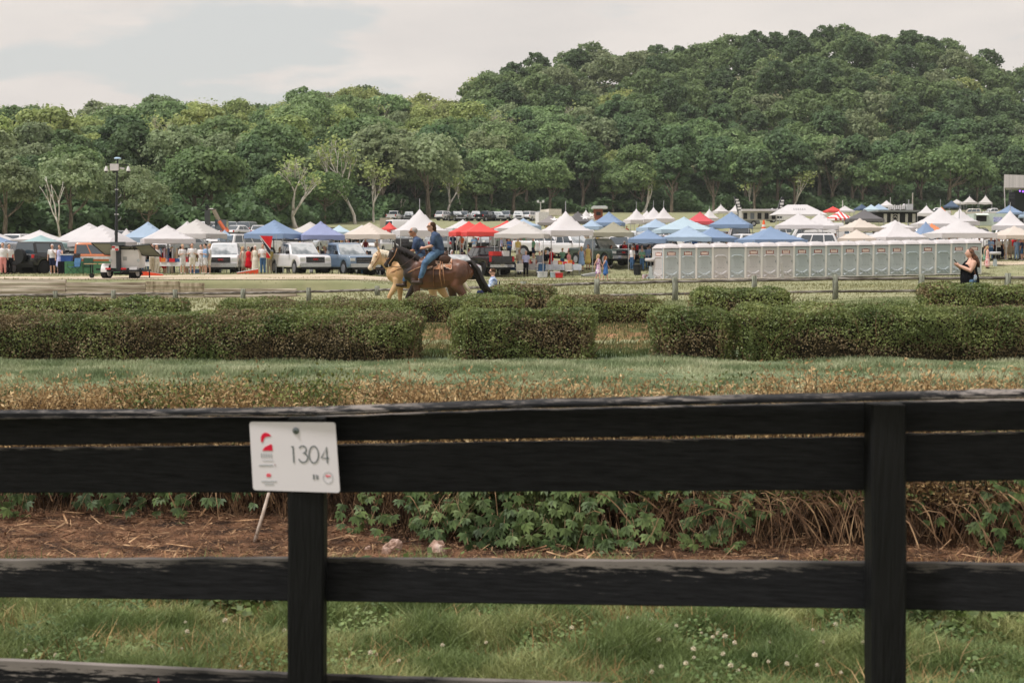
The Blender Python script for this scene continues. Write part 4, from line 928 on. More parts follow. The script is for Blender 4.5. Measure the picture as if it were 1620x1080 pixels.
# ---------------------------------------------------------------- riders on horses
def horse_mat(name, body, dark, red, hx, hz):
    m = bpy.data.materials.new(name); m.use_nodes = True; nt = m.node_tree; N = nt.nodes; L = nt.links; b = N['Principled BSDF']; b.inputs['Roughness'].default_value = .42; b.inputs['Specular IOR Level'].default_value = .4
    tc = N.new('ShaderNodeTexCoord'); sp = N.new('ShaderNodeSeparateXYZ'); L.new(tc.outputs['Object'], sp.inputs[0])
    n = N.new('ShaderNodeTexNoise'); n.inputs['Scale'].default_value = 2.2; n.inputs['Detail'].default_value = 5; L.new(tc.outputs['Object'], n.inputs[0])
    r = N.new('ShaderNodeValToRGB'); L.new(n.outputs[0], r.inputs[0]); r.color_ramp.elements[0].position = .35; r.color_ramp.elements[1].position = .65
    r.color_ramp.elements[0].color = (*RGB(*body), 1); r.color_ramp.elements[1].color = (*RGB(*red), 1); last = r.outputs[0]
    for sock, a, c in ((sp.outputs[0], hx[0], hx[1]), (sp.outputs[2], hz[0], hz[1])):
        mr = N.new('ShaderNodeMapRange'); mr.inputs[1].default_value = a; mr.inputs[2].default_value = c; mr.inputs[3].default_value = 1; mr.inputs[4].default_value = 0; L.new(sock, mr.inputs[0])
        mx = N.new('ShaderNodeMix'); mx.data_type = 'RGBA'; L.new(mr.outputs[0], mx.inputs[0]); L.new(last, mx.inputs[6]); mx.inputs[7].default_value = (*RGB(*dark), 1); last = mx.outputs[2]
    L.new(last, b.inputs['Base Color']); return m
leather = mat('tan_leather', RGB(176, 134, 96), .6, col2=(RGB(110, 72, 46), RGB(150, 106, 72)), scale=9); dleather = mat('dark_leather', RGB(78, 52, 38), .5, var=.3, scale=8)
def tub(name, pts, rad, m, par, side=None, n=8): return part(name, MB().tube(pts, rad, n, True, side), m, par, True)
def horse(label, loc, rz, coat, mane, head=0, group='saddle horses walking side by side', scale=1, step=1, tail=None):
    t = thing('horse', label, 'horse', loc, rz, group, scale); O = 2.05
    def q(x, y, z): return (x - O, y, z)
    h = head
    T = [('t', [q(1.36, 0, 1.27), q(1.52, 0, 1.26), q(1.78, 0, 1.265), q(2.05, 0, 1.24), q(2.35, 0, 1.27), q(2.6, 0, 1.325), q(2.78, 0, 1.31), q(2.86, 0, 1.27)], [(.20, .17), (.34, .24), (.40, .28), (.375, .31), (.335, .31), (.315, .29), (.27, .24), (.17, .16)], (0, 1, 0)),
         ('t', [q(1.60, 0, 1.40), q(1.46, 0, 1.45), q(1.31, 0, 1.57 - h * .3), q(1.19, 0, 1.68 - h * .7), q(1.10, 0, 1.80 - h)], [(.28, .18), (.27, .15), (.20, .115), (.155, .095), (.11, .08)], (0, 1, 0)),
         ('t', [q(1.07, 0, 1.86 - h), q(1.01, 0, 1.76 - h), q(.93, 0, 1.63 - h), q(.865, 0, 1.535 - h), q(.80, 0, 1.465 - h)], [(.095, .075), (.145, .088), (.098, .066), (.078, .055), (.07, .052)], (0, 1, 0)),
         ('b', q(.90, 0, 1.49 - h), (.05, .035, .05)), ('b', q(1.06, 0, 1.68 - h), (.10, .08, .12)),
         ('b', q(1.62, -.19, 1.32), (.16, .09, .24)), ('b', q(1.62, .19, 1.32), (.16, .09, .24)), ('b', q(2.66, -.17, 1.28), (.22, .14, .28)), ('b', q(2.66, .17, 1.28), (.22, .14, .28)),
         ('b', q(.985, -.085, 1.80 - h), (.025, .014, .018)), ('b', q(.985, .085, 1.80 - h), (.025, .014, .018))]
    for s in (-1, 1):
        T.append(('t', [q(1.05, s * .05, 1.90 - h), q(1.035, s * .065, 1.98 - h), q(1.02, s * .06, 2.05 - h)], [(.035, .022), (.032, .018), (.010, .008)], (0, 1, 0)))
    fore = [(1.56, 1.12), (1.58, .95), (1.575, .60), (1.58, .34), (1.585, .15), (1.555, .05)]; fore2 = [(1.54, 1.12), (1.50, .96), (1.31, .66), (1.37, .40), (1.40, .22), (1.36, .13)]
    hind = [(2.66, 1.22), (2.56, .98), (2.72, .76), (2.84, .56), (2.80, .30), (2.78, .15), (2.74, .05)]; hind2 = [(2.62, 1.22), (2.42, .98), (2.46, .76), (2.53, .56), (2.42, .30), (2.38, .15), (2.33, .05)]
    if step < 0: fore, fore2, hind, hind2 = fore2, fore, hind2, hind
    for s, F_, H_ in ((-1, fore, hind), (1, fore2, hind2)):
        T.append(('t', [q(x, s * .15, z) for x, z in F_], [(.14, .09), (.095, .07), (.055, .05), (.034, .032), (.045, .042), (.058, .055)], (0, 1, 0)))
        T.append(('t', [q(x, s * .16, z) for x, z in H_], [(.22, .13), (.16, .11), (.10, .075), (.065, .048), (.038, .034), (.048, .042), (.06, .056)], (0, 1, 0)))
    body = part('body', blob(T, .016, 5, 'body', coat), None, t)
    # mane: overlapping locks along the crest
    mb = MB(); r = random.Random(3)
    for k in range(46):
        u = k / 45; c = Vector(q(1.62, 0, 1.70)).lerp(Vector(q(1.07, 0, 1.965 - h)), u); c.z += .035 * math.sin(u * math.pi) - .02
        L_ = r.uniform(.13, .22); sd = -1 if r.random() < .75 else 1
        mb.tube([c, c + Vector((.02, sd * .05, -.03)), c + Vector((.05 + r.uniform(0, .03), sd * (.10 + .05 * (1 - u)), -L_))], [.03, .026, .006], 5)
    for k in range(5): mb.tube([q(1.06, 0, 1.95 - h), q(.99, r.uniform(-.04, .04), 1.90 - h), q(.955, r.uniform(-.04, .04), 1.80 - h)], [.022, .018, .005], 5)
    part('mane', mb, mane, t, True)
    mb = MB()
    for k in range(16):
        a = r.gauss(0, .035); b = r.gauss(0, .03); mb.tube([q(2.78, a * .3, 1.55), q(2.93, a * .6, 1.55 + b * .5), q(3.05 + b, a, 1.38), q(3.16 + b * 1.3, a * 1.3, 1.10), q(3.27 + b * 1.6, a * 1.4, .90), q(3.37 + b * 1.5, a, .78 + r.uniform(-.03, .06))], [.03, .042, .046, .042, .032, .008], 6)
    part('tail', mb, tail or mane, t, True)
    for s in (-1, 1): part('eye', MB().ball(q(.975, s * .094, 1.785 - h), .014, 8, 5), paint((20, 16, 14), .15), t, True)
    br = part('bridle', MB().tube([q(.885, -.066, 1.66 - h), q(.83, -.062, 1.61 - h), q(.80, 0, 1.60 - h), q(.83, .062, 1.61 - h), q(.885, .066, 1.66 - h)], .009, 6).tube([q(1.09, -.09, 1.90 - h), q(1.03, -.105, 1.72 - h), q(.91, -.075, 1.56 - h), q(.87, -.066, 1.49 - h)], .010, 6).tube([q(1.09, .09, 1.90 - h), q(1.03, .105, 1.72 - h), q(.91, .075, 1.56 - h), q(.87, .066, 1.49 - h)], .010, 6).tube([q(1.00, -.10, 1.86 - h), q(.96, 0, 1.885 - h), q(1.00, .10, 1.86 - h)], .009, 6), leather, t, True)
    part('bit', MB().tube([q(.87, -.07, 1.50 - h), q(.88, -.075, 1.43 - h)], .008, 6).tube([q(.87, .07, 1.50 - h), q(.88, .075, 1.43 - h)], .008, 6), paint((180, 176, 170), .3), br)
    for s in (-1, 1): tub('reins', [q(.88, s * .07, 1.45 - h), q(1.15, s * .15, 1.42 - h * .5), q(1.45, s * .14, 1.62), q(1.71, s * .05, 1.86)], .007, dleather, t)
    # saddle: seat, cantle, horn, skirts
    sd = part('saddle', blob([('t', [q(1.84, 0, 1.70), q(2.0, 0, 1.68), q(2.18, 0, 1.70), q(2.32, 0, 1.73)], [(.05, .16), (.045, .17), (.05, .20), (.05, .18)], (0, 1, 0)), ('t', [q(2.30, -.17, 1.73), q(2.33, 0, 1.82), q(2.30, .17, 1.73)], [.03, .035, .03]), ('t', [q(1.84, 0, 1.70), q(1.80, 0, 1.83)], [.05, .022]), ('b', q(1.80, 0, 1.85), (.038, .038, .018)),
        ('b', q(1.92, -.26, 1.50), (.15, .025, .22)), ('b', q(1.92, .26, 1.50), (.15, .025, .22)), ('b', q(2.28, -.25, 1.62), (.16, .03, .11)), ('b', q(2.28, .25, 1.62), (.16, .03, .11))], .016, 2, 'saddle', dleather), None, t)
    bl = MB()
    for i in range(13):
        a = -1 + 2 * i / 12; ang = a * 1.28
        bl.v += [(*q(x, 0, 0)[:1], math.sin(ang) * rr, 1.27 + math.cos(ang) * (rr + ad)) for x, rr, ad in ((1.76, .315, .10), (2.0, .325, .065), (2.25, .335, .045), (2.46, .33, .04))]
    for i in range(12):
        for j in range(3): bl.f.append((i * 4 + j, i * 4 + j + 1, i * 4 + j + 5, i * 4 + j + 4))
    b = part('blanket', bl, mat('saddle_blanket', RGB(206, 150, 112), .9, col2=(RGB(60, 44, 40), RGB(222, 190, 160), RGB(150, 90, 62)), scale=7, det=1, pos=(.38, .62)), t); md = b.modifiers.new('s', 'SOLIDIFY'); md.thickness = .02
    tub('breast_strap', [q(1.80, -.28, 1.48), q(1.55, -.27, 1.38), q(1.34, -.14, 1.28), q(1.29, 0, 1.26), q(1.34, .14, 1.28), q(1.55, .27, 1.38), q(1.80, .28, 1.48)], (.014), leather, t)
    tub('girth', [q(2.0, -.33, 1.45), q(2.0, -.30, 1.05), q(2.0, 0, .87), q(2.0, .30, 1.05), q(2.0, .33, 1.45)], [(.03, .008)] * 5, leather, t)
    for s in (-1, 1):
        tub('stirrup', [q(1.86, s * .34, 1.50), q(1.72, s * .37, 1.20), q(1.68, s * .37, 1.06)], [(.022, .010)] * 3, leather, t)
        part('saddle_string', MB().tube([q(2.18, s * .34, 1.58), q(2.16, s * .37, 1.25), q(2.22, s * .36, .92)], [.014, .018, .007], 6).tube([q(2.22, s * .34, 1.56), q(2.26, s * .36, 1.22), q(2.28, s * .36, 1.02)], [.012, .013, .006], 6), leather, t, True)
    return t
def rider(label, loc, rz, hair, shirt, lean=0, scale=1, cap=False, skin=SKIN):
    t = thing('person', label, 'person', loc, rz, None, scale); O = 2.05
    def q(x, y, z): return (x - O, y, z)
    l = lean
    T = [('t', [q(2.10, 0, 1.80), q(2.10 - l * .3, 0, 1.94), q(2.07 - l * .6, 0, 2.09), q(2.03 - l, 0, 2.22), q(2.0 - l, 0, 2.27)], [(.15, .17), (.125, .155), (.13, .175), (.105, .20), (.06, .10)], (0, 1, 0)),
         ('t', [q(2.0 - l, 0, 2.26), q(1.965 - l, 0, 2.35)], [.06, .055]), ('b', q(1.935 - l, 0, 2.43), (.098, .078, .118)), ('b', q(1.90 - l, 0, 2.37), (.06, .055, .06)),
         ('t', [q(1.845 - l, 0, 2.445), q(1.822 - l, 0, 2.415)], [.014, .017]), ('b', q(1.85 - l, 0, 2.365), (.014, .022, .012)), ('b', q(1.945 - l, -.08, 2.425), (.022, .012, .03)), ('b', q(1.945 - l, .08, 2.425), (.022, .012, .03))]
    legs = []; arms = []
    for s in (-1, 1):
        P = [q(2.08, s * .10, 1.79), q(1.93, s * .27, 1.68), q(1.79, s * .36, 1.52), q(1.75, s * .37, 1.34), q(1.67, s * .37, 1.13)]
        legs.append(P); T.append(('t', P, [.105, .095, .068, .06, .042])); T.append(('t', [q(1.70, s * .37, 1.08), q(1.55, s * .38, 1.06)], [.038, .028]))
        sh, el, ha = Vector(q(2.03 - l, s * .20, 2.20)), Vector(q(1.96 - l, s * .27, 1.95)), Vector(q(1.745 - l * .3, s * .09, 1.90))
        arms.append((sh, el, ha)); T.append(('t', [sh, sh.lerp(el, .5), el, el.lerp(ha, .6), ha], [.058, .05, .042, .038, .026])); T.append(('t', [ha, ha + Vector((-.06, -s * .02, -.005))], [.036, .03]))
        for k in range(4):
            b = ha + Vector((-.045 - .004 * k, -s * .02, .02 - .014 * k)); T.append(('t', [b, b + Vector((-.034, -s * .012, -.003)), b + Vector((-.036, -s * .03, -.022))], [.0105, .0095, .008]))
        T.append(('t', [ha + Vector((-.01, 0, .02)), ha + Vector((-.05, -s * .02, .038))], [.012, .010]))
    part('body', blob(T, .012, 2, 'body', skin), None, t)
    part('shirt', blob([('t', [q(2.10, 0, 1.84), q(2.10 - l * .3, 0, 1.95), q(2.07 - l * .6, 0, 2.09), q(2.03 - l, 0, 2.21), q(2.0 - l, 0, 2.265)], [(.165, .185), (.15, .178), (.152, .195), (.125, .215), (.075, .12)], (0, 1, 0))] + [('t', [a[0], a[0].lerp(a[1], .78)], [.078, .066]) for a in arms] + [('t', [q(2.0 - l, -.07, 2.29), q(1.945 - l, 0, 2.28), q(2.0 - l, .07, 2.29)], [.018, .018, .018])], .014, 2, 'shirt', shirt), None, t)
    part('jeans', blob([('t', [q(2.11, 0, 1.86), q(2.09, 0, 1.77)], [(.158, .178), (.16, .19)], (0, 1, 0))] + [('t', P[:4] + [q(1.685, P[4][1], 1.17)], [.118, .108, .084, .075, .062]) for P in legs], .014, 2, 'jeans', mat('denim', RGB(98, 126, 148), .85, col2=(RGB(58, 82, 106), RGB(78, 104, 128)), scale=7, bump=.3)), None, t)
    for s in (-1, 1): part('boot', blob([('t', [q(1.70, s * .37, 1.20), q(1.685, s * .37, 1.08)], [.058, .052]), ('t', [q(1.70, s * .37, 1.055), q(1.60, s * .375, 1.05), q(1.485, s * .38, 1.06)], [(.055, .056), (.054, .056), (.040, .046)], (0, 1, 0)), ('b', q(1.725, s * .37, 1.03), (.03, .035, .035))], .013, 2, 'boot', mat('boot_leather', RGB(70, 54, 44), .4, var=.4, scale=12)), None, t)
    hb = [('b', q(1.965 - l, 0, 2.465), (.092, .086, .088))] + ([('b', q(2.0 - l, 0, 2.39), (.065, .075, .085)), ('b', q(2.025 - l, 0, 2.32), (.045, .06, .05))] if cap != 'short' else [])
    part('hair', blob(hb, .012, 2, 'hair', HAIRS[hair]), None, t)
    part('sunglasses', MB().tube([q(1.95 - l, -.084, 2.445), q(1.865 - l, -.075, 2.445), q(1.85 - l, -.03, 2.44), q(1.85 - l, .03, 2.44), q(1.865 - l, .075, 2.445), q(1.95 - l, .084, 2.445)], [.006, .014, .017, .017, .014, .006], 6), paint((18, 18, 20), .2), t)
    part('belt', MB().tube([q(1.965, -.10, 1.865), q(1.94, 0, 1.865), q(1.965, .10, 1.865)], .013, 6), dleather, t)
    part('wristwatch', MB().tube([arms[0][2] + Vector((.03, 0, .0)), arms[0][2] + Vector((.05, -.008, .003))], .031, 8), blackc, t)
    return t
YH = 35.5
bay = horse_mat('bay_coat', (78, 54, 42), (44, 34, 30), (128, 84, 62), (-.65, -.35), (.45, .95)); pal = horse_mat('palomino_coat', (216, 180, 134), (226, 202, 170), (196, 152, 104), (-1.2, -1.0), (.1, .3))
navyshirt = mat('navy_work_shirt', RGB(80, 98, 122), .85, col2=(RGB(48, 60, 82), RGB(64, 80, 104)), scale=6, bump=.25)
def hx(px, y): return X(px, y)
x0 = X(560, YH) + 2.05; h1 = horse('dark bay horse with black mane and tail under a brown western saddle', (x0, YH, gz(x0, YH) - gz(x0, YH)), 0, bay, mat('black_hair', RGB(46, 38, 34), .6, col2=RGB(26, 22, 20), scale=14))
gh = gz(x0, YH); h1.location.z = gh
rider('man in navy shirt and jeans with shoulder length brown hair riding the dark horse', (x0, YH, gh), 0, 'brown', navyshirt)
y2 = YH + 1.15; x2 = X(560 - 25, y2) + 2.05; g2 = gz(x2, y2)
horse('golden palomino horse with pale face walking half hidden behind the dark horse', (x2, y2, g2), 0, pal, mat('cream_hair', RGB(232, 220, 196), .7, col2=RGB(206, 188, 156), scale=14), .07, scale=.985, step=-1)
rider('grey haired man in navy shirt and jeans on the palomino horse', (x2 + .05, y2, g2 - .08), 0, 'grey', navyshirt, .05, .985, 'short', SKIN2)
# woman filming with her phone
def filming():
    y = 38.0; x = X(1533, y); g = gz(x, y); t = thing('person', 'woman with long curly brown hair in a black sleeveless top filming with her phone', 'person', (x, y, g))
    T = [('t', [(.01, 0, .90), (-.01, 0, 1.04), (-.02, 0, 1.18), (.0, 0, 1.33), (.02, 0, 1.43)], [(.21, .23), (.22, .22), (.20, .20), (.17, .20), (.09, .14)], (0, 1, 0)), ('t', [(.02, 0, 1.44), (.0, 0, 1.54)], [.065, .06]), ('b', (-.015, 0, 1.62), (.10, .082, .12)), ('b', (-.06, 0, 1.565), (.05, .05, .045)), ('t', [(-.108, 0, 1.64), (-.128, 0, 1.605)], [.013, .016]), ('b', (-.1, 0, 1.565), (.012, .02, .01))]
    legs = []
    for s in (-1, 1):
        P = [(.02, s * .11, .90), (.0, s * .11, .70), (-.01 - s * .04, s * .10, .48), (.0, s * .10, .28), (.01 + s * .02, s * .10, .09)]; legs.append(P); T += [('t', P, [.14, .12, .085, .075, .045]), ('t', [(P[4][0], s * .10, .04), (P[4][0] - .15, s * .11, .03)], [.045, .032])]
        sh, el, ha = Vector((.04, s * .20, 1.38)), Vector((-.05, s * .27, 1.16)), Vector((-.31, s * .07, 1.30)); T.append(('t', [sh, sh.lerp(el, .5), el, el.lerp(ha, .55), ha], [.082, .078, .062, .05, .034])); T.append(('t', [ha, ha + Vector((-.055, 0, .035))], [.04, .03]))
        for k in range(4):
            b = ha + Vector((-.06 + .008 * k, s * .005, .055 - .02 * k)); T.append(('t', [b, b + Vector((-.03, 0, .012)), b + Vector((-.035, -s * .03, .02))], [.0105, .0095, .008]))
        T.append(('t', [ha + Vector((-.01, 0, .03)), ha + Vector((-.03, 0, .08))], [.013, .010]))
    part('body', blob(T, .012, 2, 'body', SKIN), None, t)
    part('top', blob([('t', [(.02, 0, .84), (.0, 0, .98), (-.015, 0, 1.14), (-.005, 0, 1.30), (.015, 0, 1.38), (.02, 0, 1.43)], [(.25, .26), (.245, .25), (.225, .225), (.20, .195), (.15, .15), (.10, .10)], (0, 1, 0)), ('t', [(.02, -.09, 1.42), (.0, -.10, 1.47), (.04, -.06, 1.47)], [.035, .02, .02])], .016, 2, 'top', blackc), None, t)
    part('jeans', blob([('t', [(.02, 0, .93), (.03, 0, .82)], [(.20, .23), (.215, .24)], (0, 1, 0))] + [('t', P, [.16, .14, .10, .085, .065]) for P in legs], .02, 2, 'jeans', _m['denim']), None, t)
    r = random.Random(8); H = [('b', (.02, 0, 1.665), (.098, .092, .095)), ('b', (.06, 0, 1.60), (.07, .09, .10))]
    for k in range(14):
        s = r.uniform(-.08, .08); e = r.uniform(-.02, .06); H.append(('t', [(.07, s, 1.62), (.12 + e, s * 1.1, 1.50), (.17 + e, s * 1.2, 1.38), (.215 + e * .6, s * 1.2, 1.27 + r.uniform(-.04, .05))], [.04, .04, .034, .012]))
    part('hair', blob(H, .016, 1, 'hair', mat('curly_hair', RGB(128, 86, 62), .6, col2=(RGB(58, 40, 32), RGB(92, 62, 46)), scale=16, det=4)), None, t)
    part('sandal', blob([('t', [(P[4][0] + .04, P[4][1], .02), (P[4][0] - .17, P[4][1], .015)], [(.018, .045), (.015, .04)], (0, 1, 0)) for P in legs], .014, 1, 'sandal', dleather), None, t)
    c = Vector((-.375, -.0, 1.40)); ph = thing('phone', 'black phone held up by the woman filming', 'phone', Vector((x, y, g)) + c); ph.rotation_euler = (0, R(-38), 0)
    part('case', MB().box((0, 0, 0), (.009, .078, .155)), paint((34, 24, 26), .3), ph); part('screen', MB().box((.0062, 0, 0), (.002, .07, .145)), paint((20, 24, 30), .1), ph)
    b = thing('bag', 'pale blue floral bag hanging at the hip of the woman filming', 'bag', (x + .07, y - .27, g + .98)); part('pouch', blob([('b', (0, 0, 0), (.05, .03, .09))], .012, 1, 'pouch', mat('floral_bag', RGB(150, 176, 190), .8, col2=(RGB(60, 96, 126), RGB(200, 200, 200)), scale=14, det=1)), None, b); part('strap', MB().tube([(0, 0, .08), (-.02, .06, .25), (-.05, .14, .42)], .008, 6), leather, b)
filming()
# man sitting low behind the hedge
def seated(px, y, row_head):
    x = X(px, y); g = gz(x, y); t = thing('person', 'man in sunglasses and light plaid shirt sitting low behind the hedge', 'person', (x, y, g)); zz = CZ + (HZ - row_head) * y / F - g - 1.13
    T = [('t', [(0, 0, .50), (0, 0, .70), (0, 0, .88), (0, 0, .98)], [(.13, .17), (.12, .16), (.12, .20), (.07, .15)], (0, 1, 0)), ('t', [(0, 0, .96), (-.01, 0, 1.07)], [.06, .055]), ('b', (-.02, 0, 1.15), (.10, .08, .12)), ('t', [(-.115, 0, 1.17), (-.132, 0, 1.135)], [.012, .015])]
    legs = []
    for s in (-1, 1):
        P = [(0, s * .1, .48), (-.25, s * .13, .50), (-.46, s * .14, .50), (-.48, s * .14, .28), (-.46, s * .14, .08)]; legs.append(P); T += [('t', P, [.09, .08, .06, .055, .04]), ('t', [(-.46, s * .14, .04), (-.62, s * .15, .035)], [.04, .03])]
        T += [('t', [(0, s * .2, .93), (-.03, s * .25, .75), (-.08, s * .24, .66)], [.055, .045, .04]), ('t', [(-.08, s * .24, .66), (-.28, s * .14, .80 if s < 0 else .62), (-.34, s * .08, .86 if s < 0 else .60)], [.038, .03, .034])]
    part('body', blob(T, .02, 2, 'body', SKIN), None, t)
    part('shirt', blob([('t', [(0, 0, .52), (0, 0, .70), (0, 0, .88), (0, 0, .97)], [(.145, .185), (.14, .18), (.14, .215), (.08, .16)], (0, 1, 0))] + [('t', [(0, s * .2, .93), (-.03, s * .25, .75), (-.08, s * .24, .66), (-.22, s * .16, .74 if s < 0 else .63)], [.07, .062, .055, .05]) for s in (-1, 1)], .02, 2, 'shirt', mat('plaid', RGB(206, 212, 222), .85, col2=(RGB(90, 112, 150), RGB(176, 190, 208)), scale=12, det=1)), None, t)
    part('trousers', blob([('t', P[:4] + [(-.465, P[4][1], .12)], [.105, .095, .078, .07, .06]) for P in legs] + [('b', (0, 0, .50), (.14, .18, .1))], .02, 2, 'trousers', navy), None, t)
    part('hair', blob([('b', (.0, 0, 1.19), (.098, .085, .085))], .016, 2, 'hair', HAIRS['brown']), None, t); part('sunglasses', MB().tube([(0, -.085, 1.165), (-.1, -.07, 1.165), (-.118, 0, 1.165), (-.1, .07, 1.165), (0, .085, 1.165)], [.006, .015, .017, .015, .006], 6), paint((18, 18, 20), .2), t); part('shoes', blob([('t', [P[4][:2] + (.04,), (-.62, P[4][1], .035)], [.05, .04]) for P in legs], .02, 1, 'shoes', blackc), None, t)
    for o in (t,): o.location.z = g
    c = thing('folding_chair', 'low folding chair under the man sitting behind the hedge', 'chair', (x, y, g))
    part('seat', MB().box((-.08, 0, .385), (.46, .46, .03)), navy, c); part('backrest', MB().box((.19, 0, .66), (.03, .46, .4), ry=.1), navy, c)
    for a in (-.28, .14):
        for s in (-1, 1): part('leg', MB().tube([(a, s * .21, 0), (a, s * .21, .38)], .012, 6), paint((150, 150, 150), .4), c)
seated(780, 45.5, 431)
# ---------------------------------------------------------------- portable toilets
tl_d = [mat('toilet_door_%d' % i, RGB(*c), .55, var=.05, scale=1.5) for i, c in enumerate([(168, 175, 170), (172, 177, 173), (162, 171, 167), (186, 182, 175)])]
tl_w = mat('toilet_frame', RGB(216, 212, 200), .55, var=.06); tl_r = mat('toilet_roof', RGB(214, 206, 198), .4, var=.05, trans=.15); tl_s = mat('toilet_shade', RGB(128, 136, 132), .7)  # tl_s: mid grey of vents, handle and vent cap
lred = mat('logo_brown_red', RGB(140, 62, 46), .6); lcream = mat('logo_cream', RGB(232, 216, 200), .6)
def toilet(door, logo):
    t = thing('portable_toilet', 'toilet', 'portable toilet', (0, 0, -500)); W = 1.09; H = 2.06
    mb = MB()
    for s in (-1, 1): mb.box((s * (W / 2 - .02), .575, H / 2), (.04, 1.15, H))
    mb.box((0, 1.13, H / 2), (W - .08, .04, H)); part('wall', mb, tl_d[2], t)
    mb = MB()
    for s in (-1, 1): mb.box((s * (W / 2 - .032), -.012, H / 2), (.062, .05, H))
    mb.box((0, -.012, .03), (W - .126, .05, .06)); part('door_frame', mb, tl_w, t)
    d = part('door', MB().box((0, 0, 1.03), (W - .13, .03, 1.93)), door, t)
    mb = MB()                                                        # raised ribs: arch, crossed lower ribs, flutes
    for pts in ([(-.36, 1.42), (-.24, 1.52), (.24, 1.52), (.36, 1.42)], [(-.38, .50), (0, .27), (.38, .50)], [(-.38, .12), (0, .36), (.38, .12)], [(-.38, .44), (0, .22), (.38, .44)]):
        mb.tube([(a, -.022, b) for a, b in pts], [.05] * len(pts), 6)
    for k in range(6): x = -.2 + k * .08; mb.tube([(x, -.018, .80), (x, -.018, 1.40)], [.010] * 2, 5)
    part('rib', mb, door, d)
    mb = MB()
    for a in (-.20, 0, .20): mb.box((a, -.0175, .74), (.10, .006, .022))
    part('vent', mb, tl_s, d)
    mb = MB().box((-.24, -.006, 2.01), (.40, .02, .05)).box((.24, -.006, 2.01), (.40, .02, .05)); part('roof_vent', mb, tl_s, t)
    part('handle', MB().box((.40, -.03, 1.1), (.04, .03, .12)), tl_s, d)
    vs = []; fs = []; nx, ny = 8, 6
    for j in range(ny + 1):
        for i in range(nx + 1):
            u = i / nx * 2 - 1; v = j / ny * 2 - 1; vs.append((u * (W / 2 + .015), .56 + v * .64, H + .03 + .20 * (1 - abs(u) ** 9) * (1 - abs(v) ** 4) + .07 * (1 - v * v) * (1 - u * u * .6)))
    k = len(vs); vs += [(x, y, H) for x, y, z in vs]
    fs = [(j * (nx + 1) + i, j * (nx + 1) + i + 1, (j + 1) * (nx + 1) + i + 1, (j + 1) * (nx + 1) + i) for j in range(ny) for i in range(nx)]
    rim = [i for i in range(nx)] + [j * (nx + 1) + nx for j in range(ny)] + [ny * (nx + 1) + i for i in range(nx, 0, -1)] + [j * (nx + 1) for j in range(ny, 0, -1)]
    fs += [(rim[i], rim[i] + k, rim[(i + 1) % len(rim)] + k, rim[(i + 1) % len(rim)]) for i in range(len(rim))]
    r = part('roof', MB().add(vs, fs), tl_r, t, True); part('vent_cap', MB().tube([(.3, .95, H + .2), (.3, .95, H + .36)], .05, 8), tl_s, r)
    if logo:
        mb = MB().box((0, -.022, 1.60), (.52, .012, .035)).box((0, -.022, 1.80), (.30, .012, .05)).box((-.235, -.022, 1.71), (.05, .012, .22)).box((.235, -.022, 1.71), (.05, .012, .22)); lg = part('logo', mb, lred, d)
        part('logo_band', MB().box((0, -.020, 1.70), (.42, .012, .15)), lcream, lg)
        mb = MB()
        for k in range(7): mb.box((-.15 + k * .05, -.0275, 1.70), (.028, .004, .05 + .02 * (k in (0, 6))))
        part('lettering', mb, mat('logo_letters', RGB(196, 150, 130), .6), lg)
    return t
TP = {(0, 1): toilet(tl_d[0], True), (0, 0): toilet(tl_d[0], False), (3, 0): toilet(tl_d[3], False), (3, 1): toilet(tl_d[3], True), (2, 1): toilet(tl_d[1], True), (2, 0): toilet(tl_d[2], False)}
cols = [0, 0, 0, 3, 0, 3, 3, 3, 0, 2, 2, 2, 2, 2, 2, 2, 2, 2, 2, 2]; logos = [1, 1, 1, 0, 0, 1, 1, 1, 1, 1, 1, 1, 1, 1, 1, 0, 1, 0, 1, 1]
ordn = ['first', 'second', 'third', 'fourth', 'fifth', 'sixth', 'seventh', 'eighth', 'ninth', 'tenth', 'eleventh', 'twelfth', 'thirteenth', 'fourteenth', 'fifteenth', 'sixteenth', 'seventeenth', 'eighteenth', 'nineteenth', 'twentieth', 'twenty-first']
ya, yb = 96.6, 101.0; A = Vector((X(1048.5, ya), ya, 0)); B = Vector((X(1551.5, yb), yb, 0)); ang = math.atan2(B.y - A.y, B.x - A.x); wun = (B - A).length / 20
for i in range(20):
    p = A.lerp(B, (i + .5) / 20); zr_ = np.interp(i, [0, 19], [443.0, 433.2]); z = CZ + (HZ - zr_) * p.y / F
    name = '%s portable toilet %s a red logo panel, %s in the row' % ('pale grey' if cols[i] == 3 else 'grey', 'with' if logos[i] else 'without', ordn[i + 1] + ' from the left')
    dup(TP[(cols[i], logos[i])], (p.x, p.y, z), ang, name, 'portable toilets in one long row', (wun / 1.09, 1, 1.05))
p = Vector((X(1041.7, 97.0), 97.0, CZ + (HZ - 443.5) * 97 / F)); dup(TP[(3, 1)], p, ang - R(52), 'end portable toilet turned sideways, first from the left in the row', 'portable toilets in one long row', (.94, .8, 1.05))
for t in TP.values():
    for ch in [c for c in t.children_recursive]: bpy.data.objects.remove(ch)
    bpy.data.objects.remove(t)
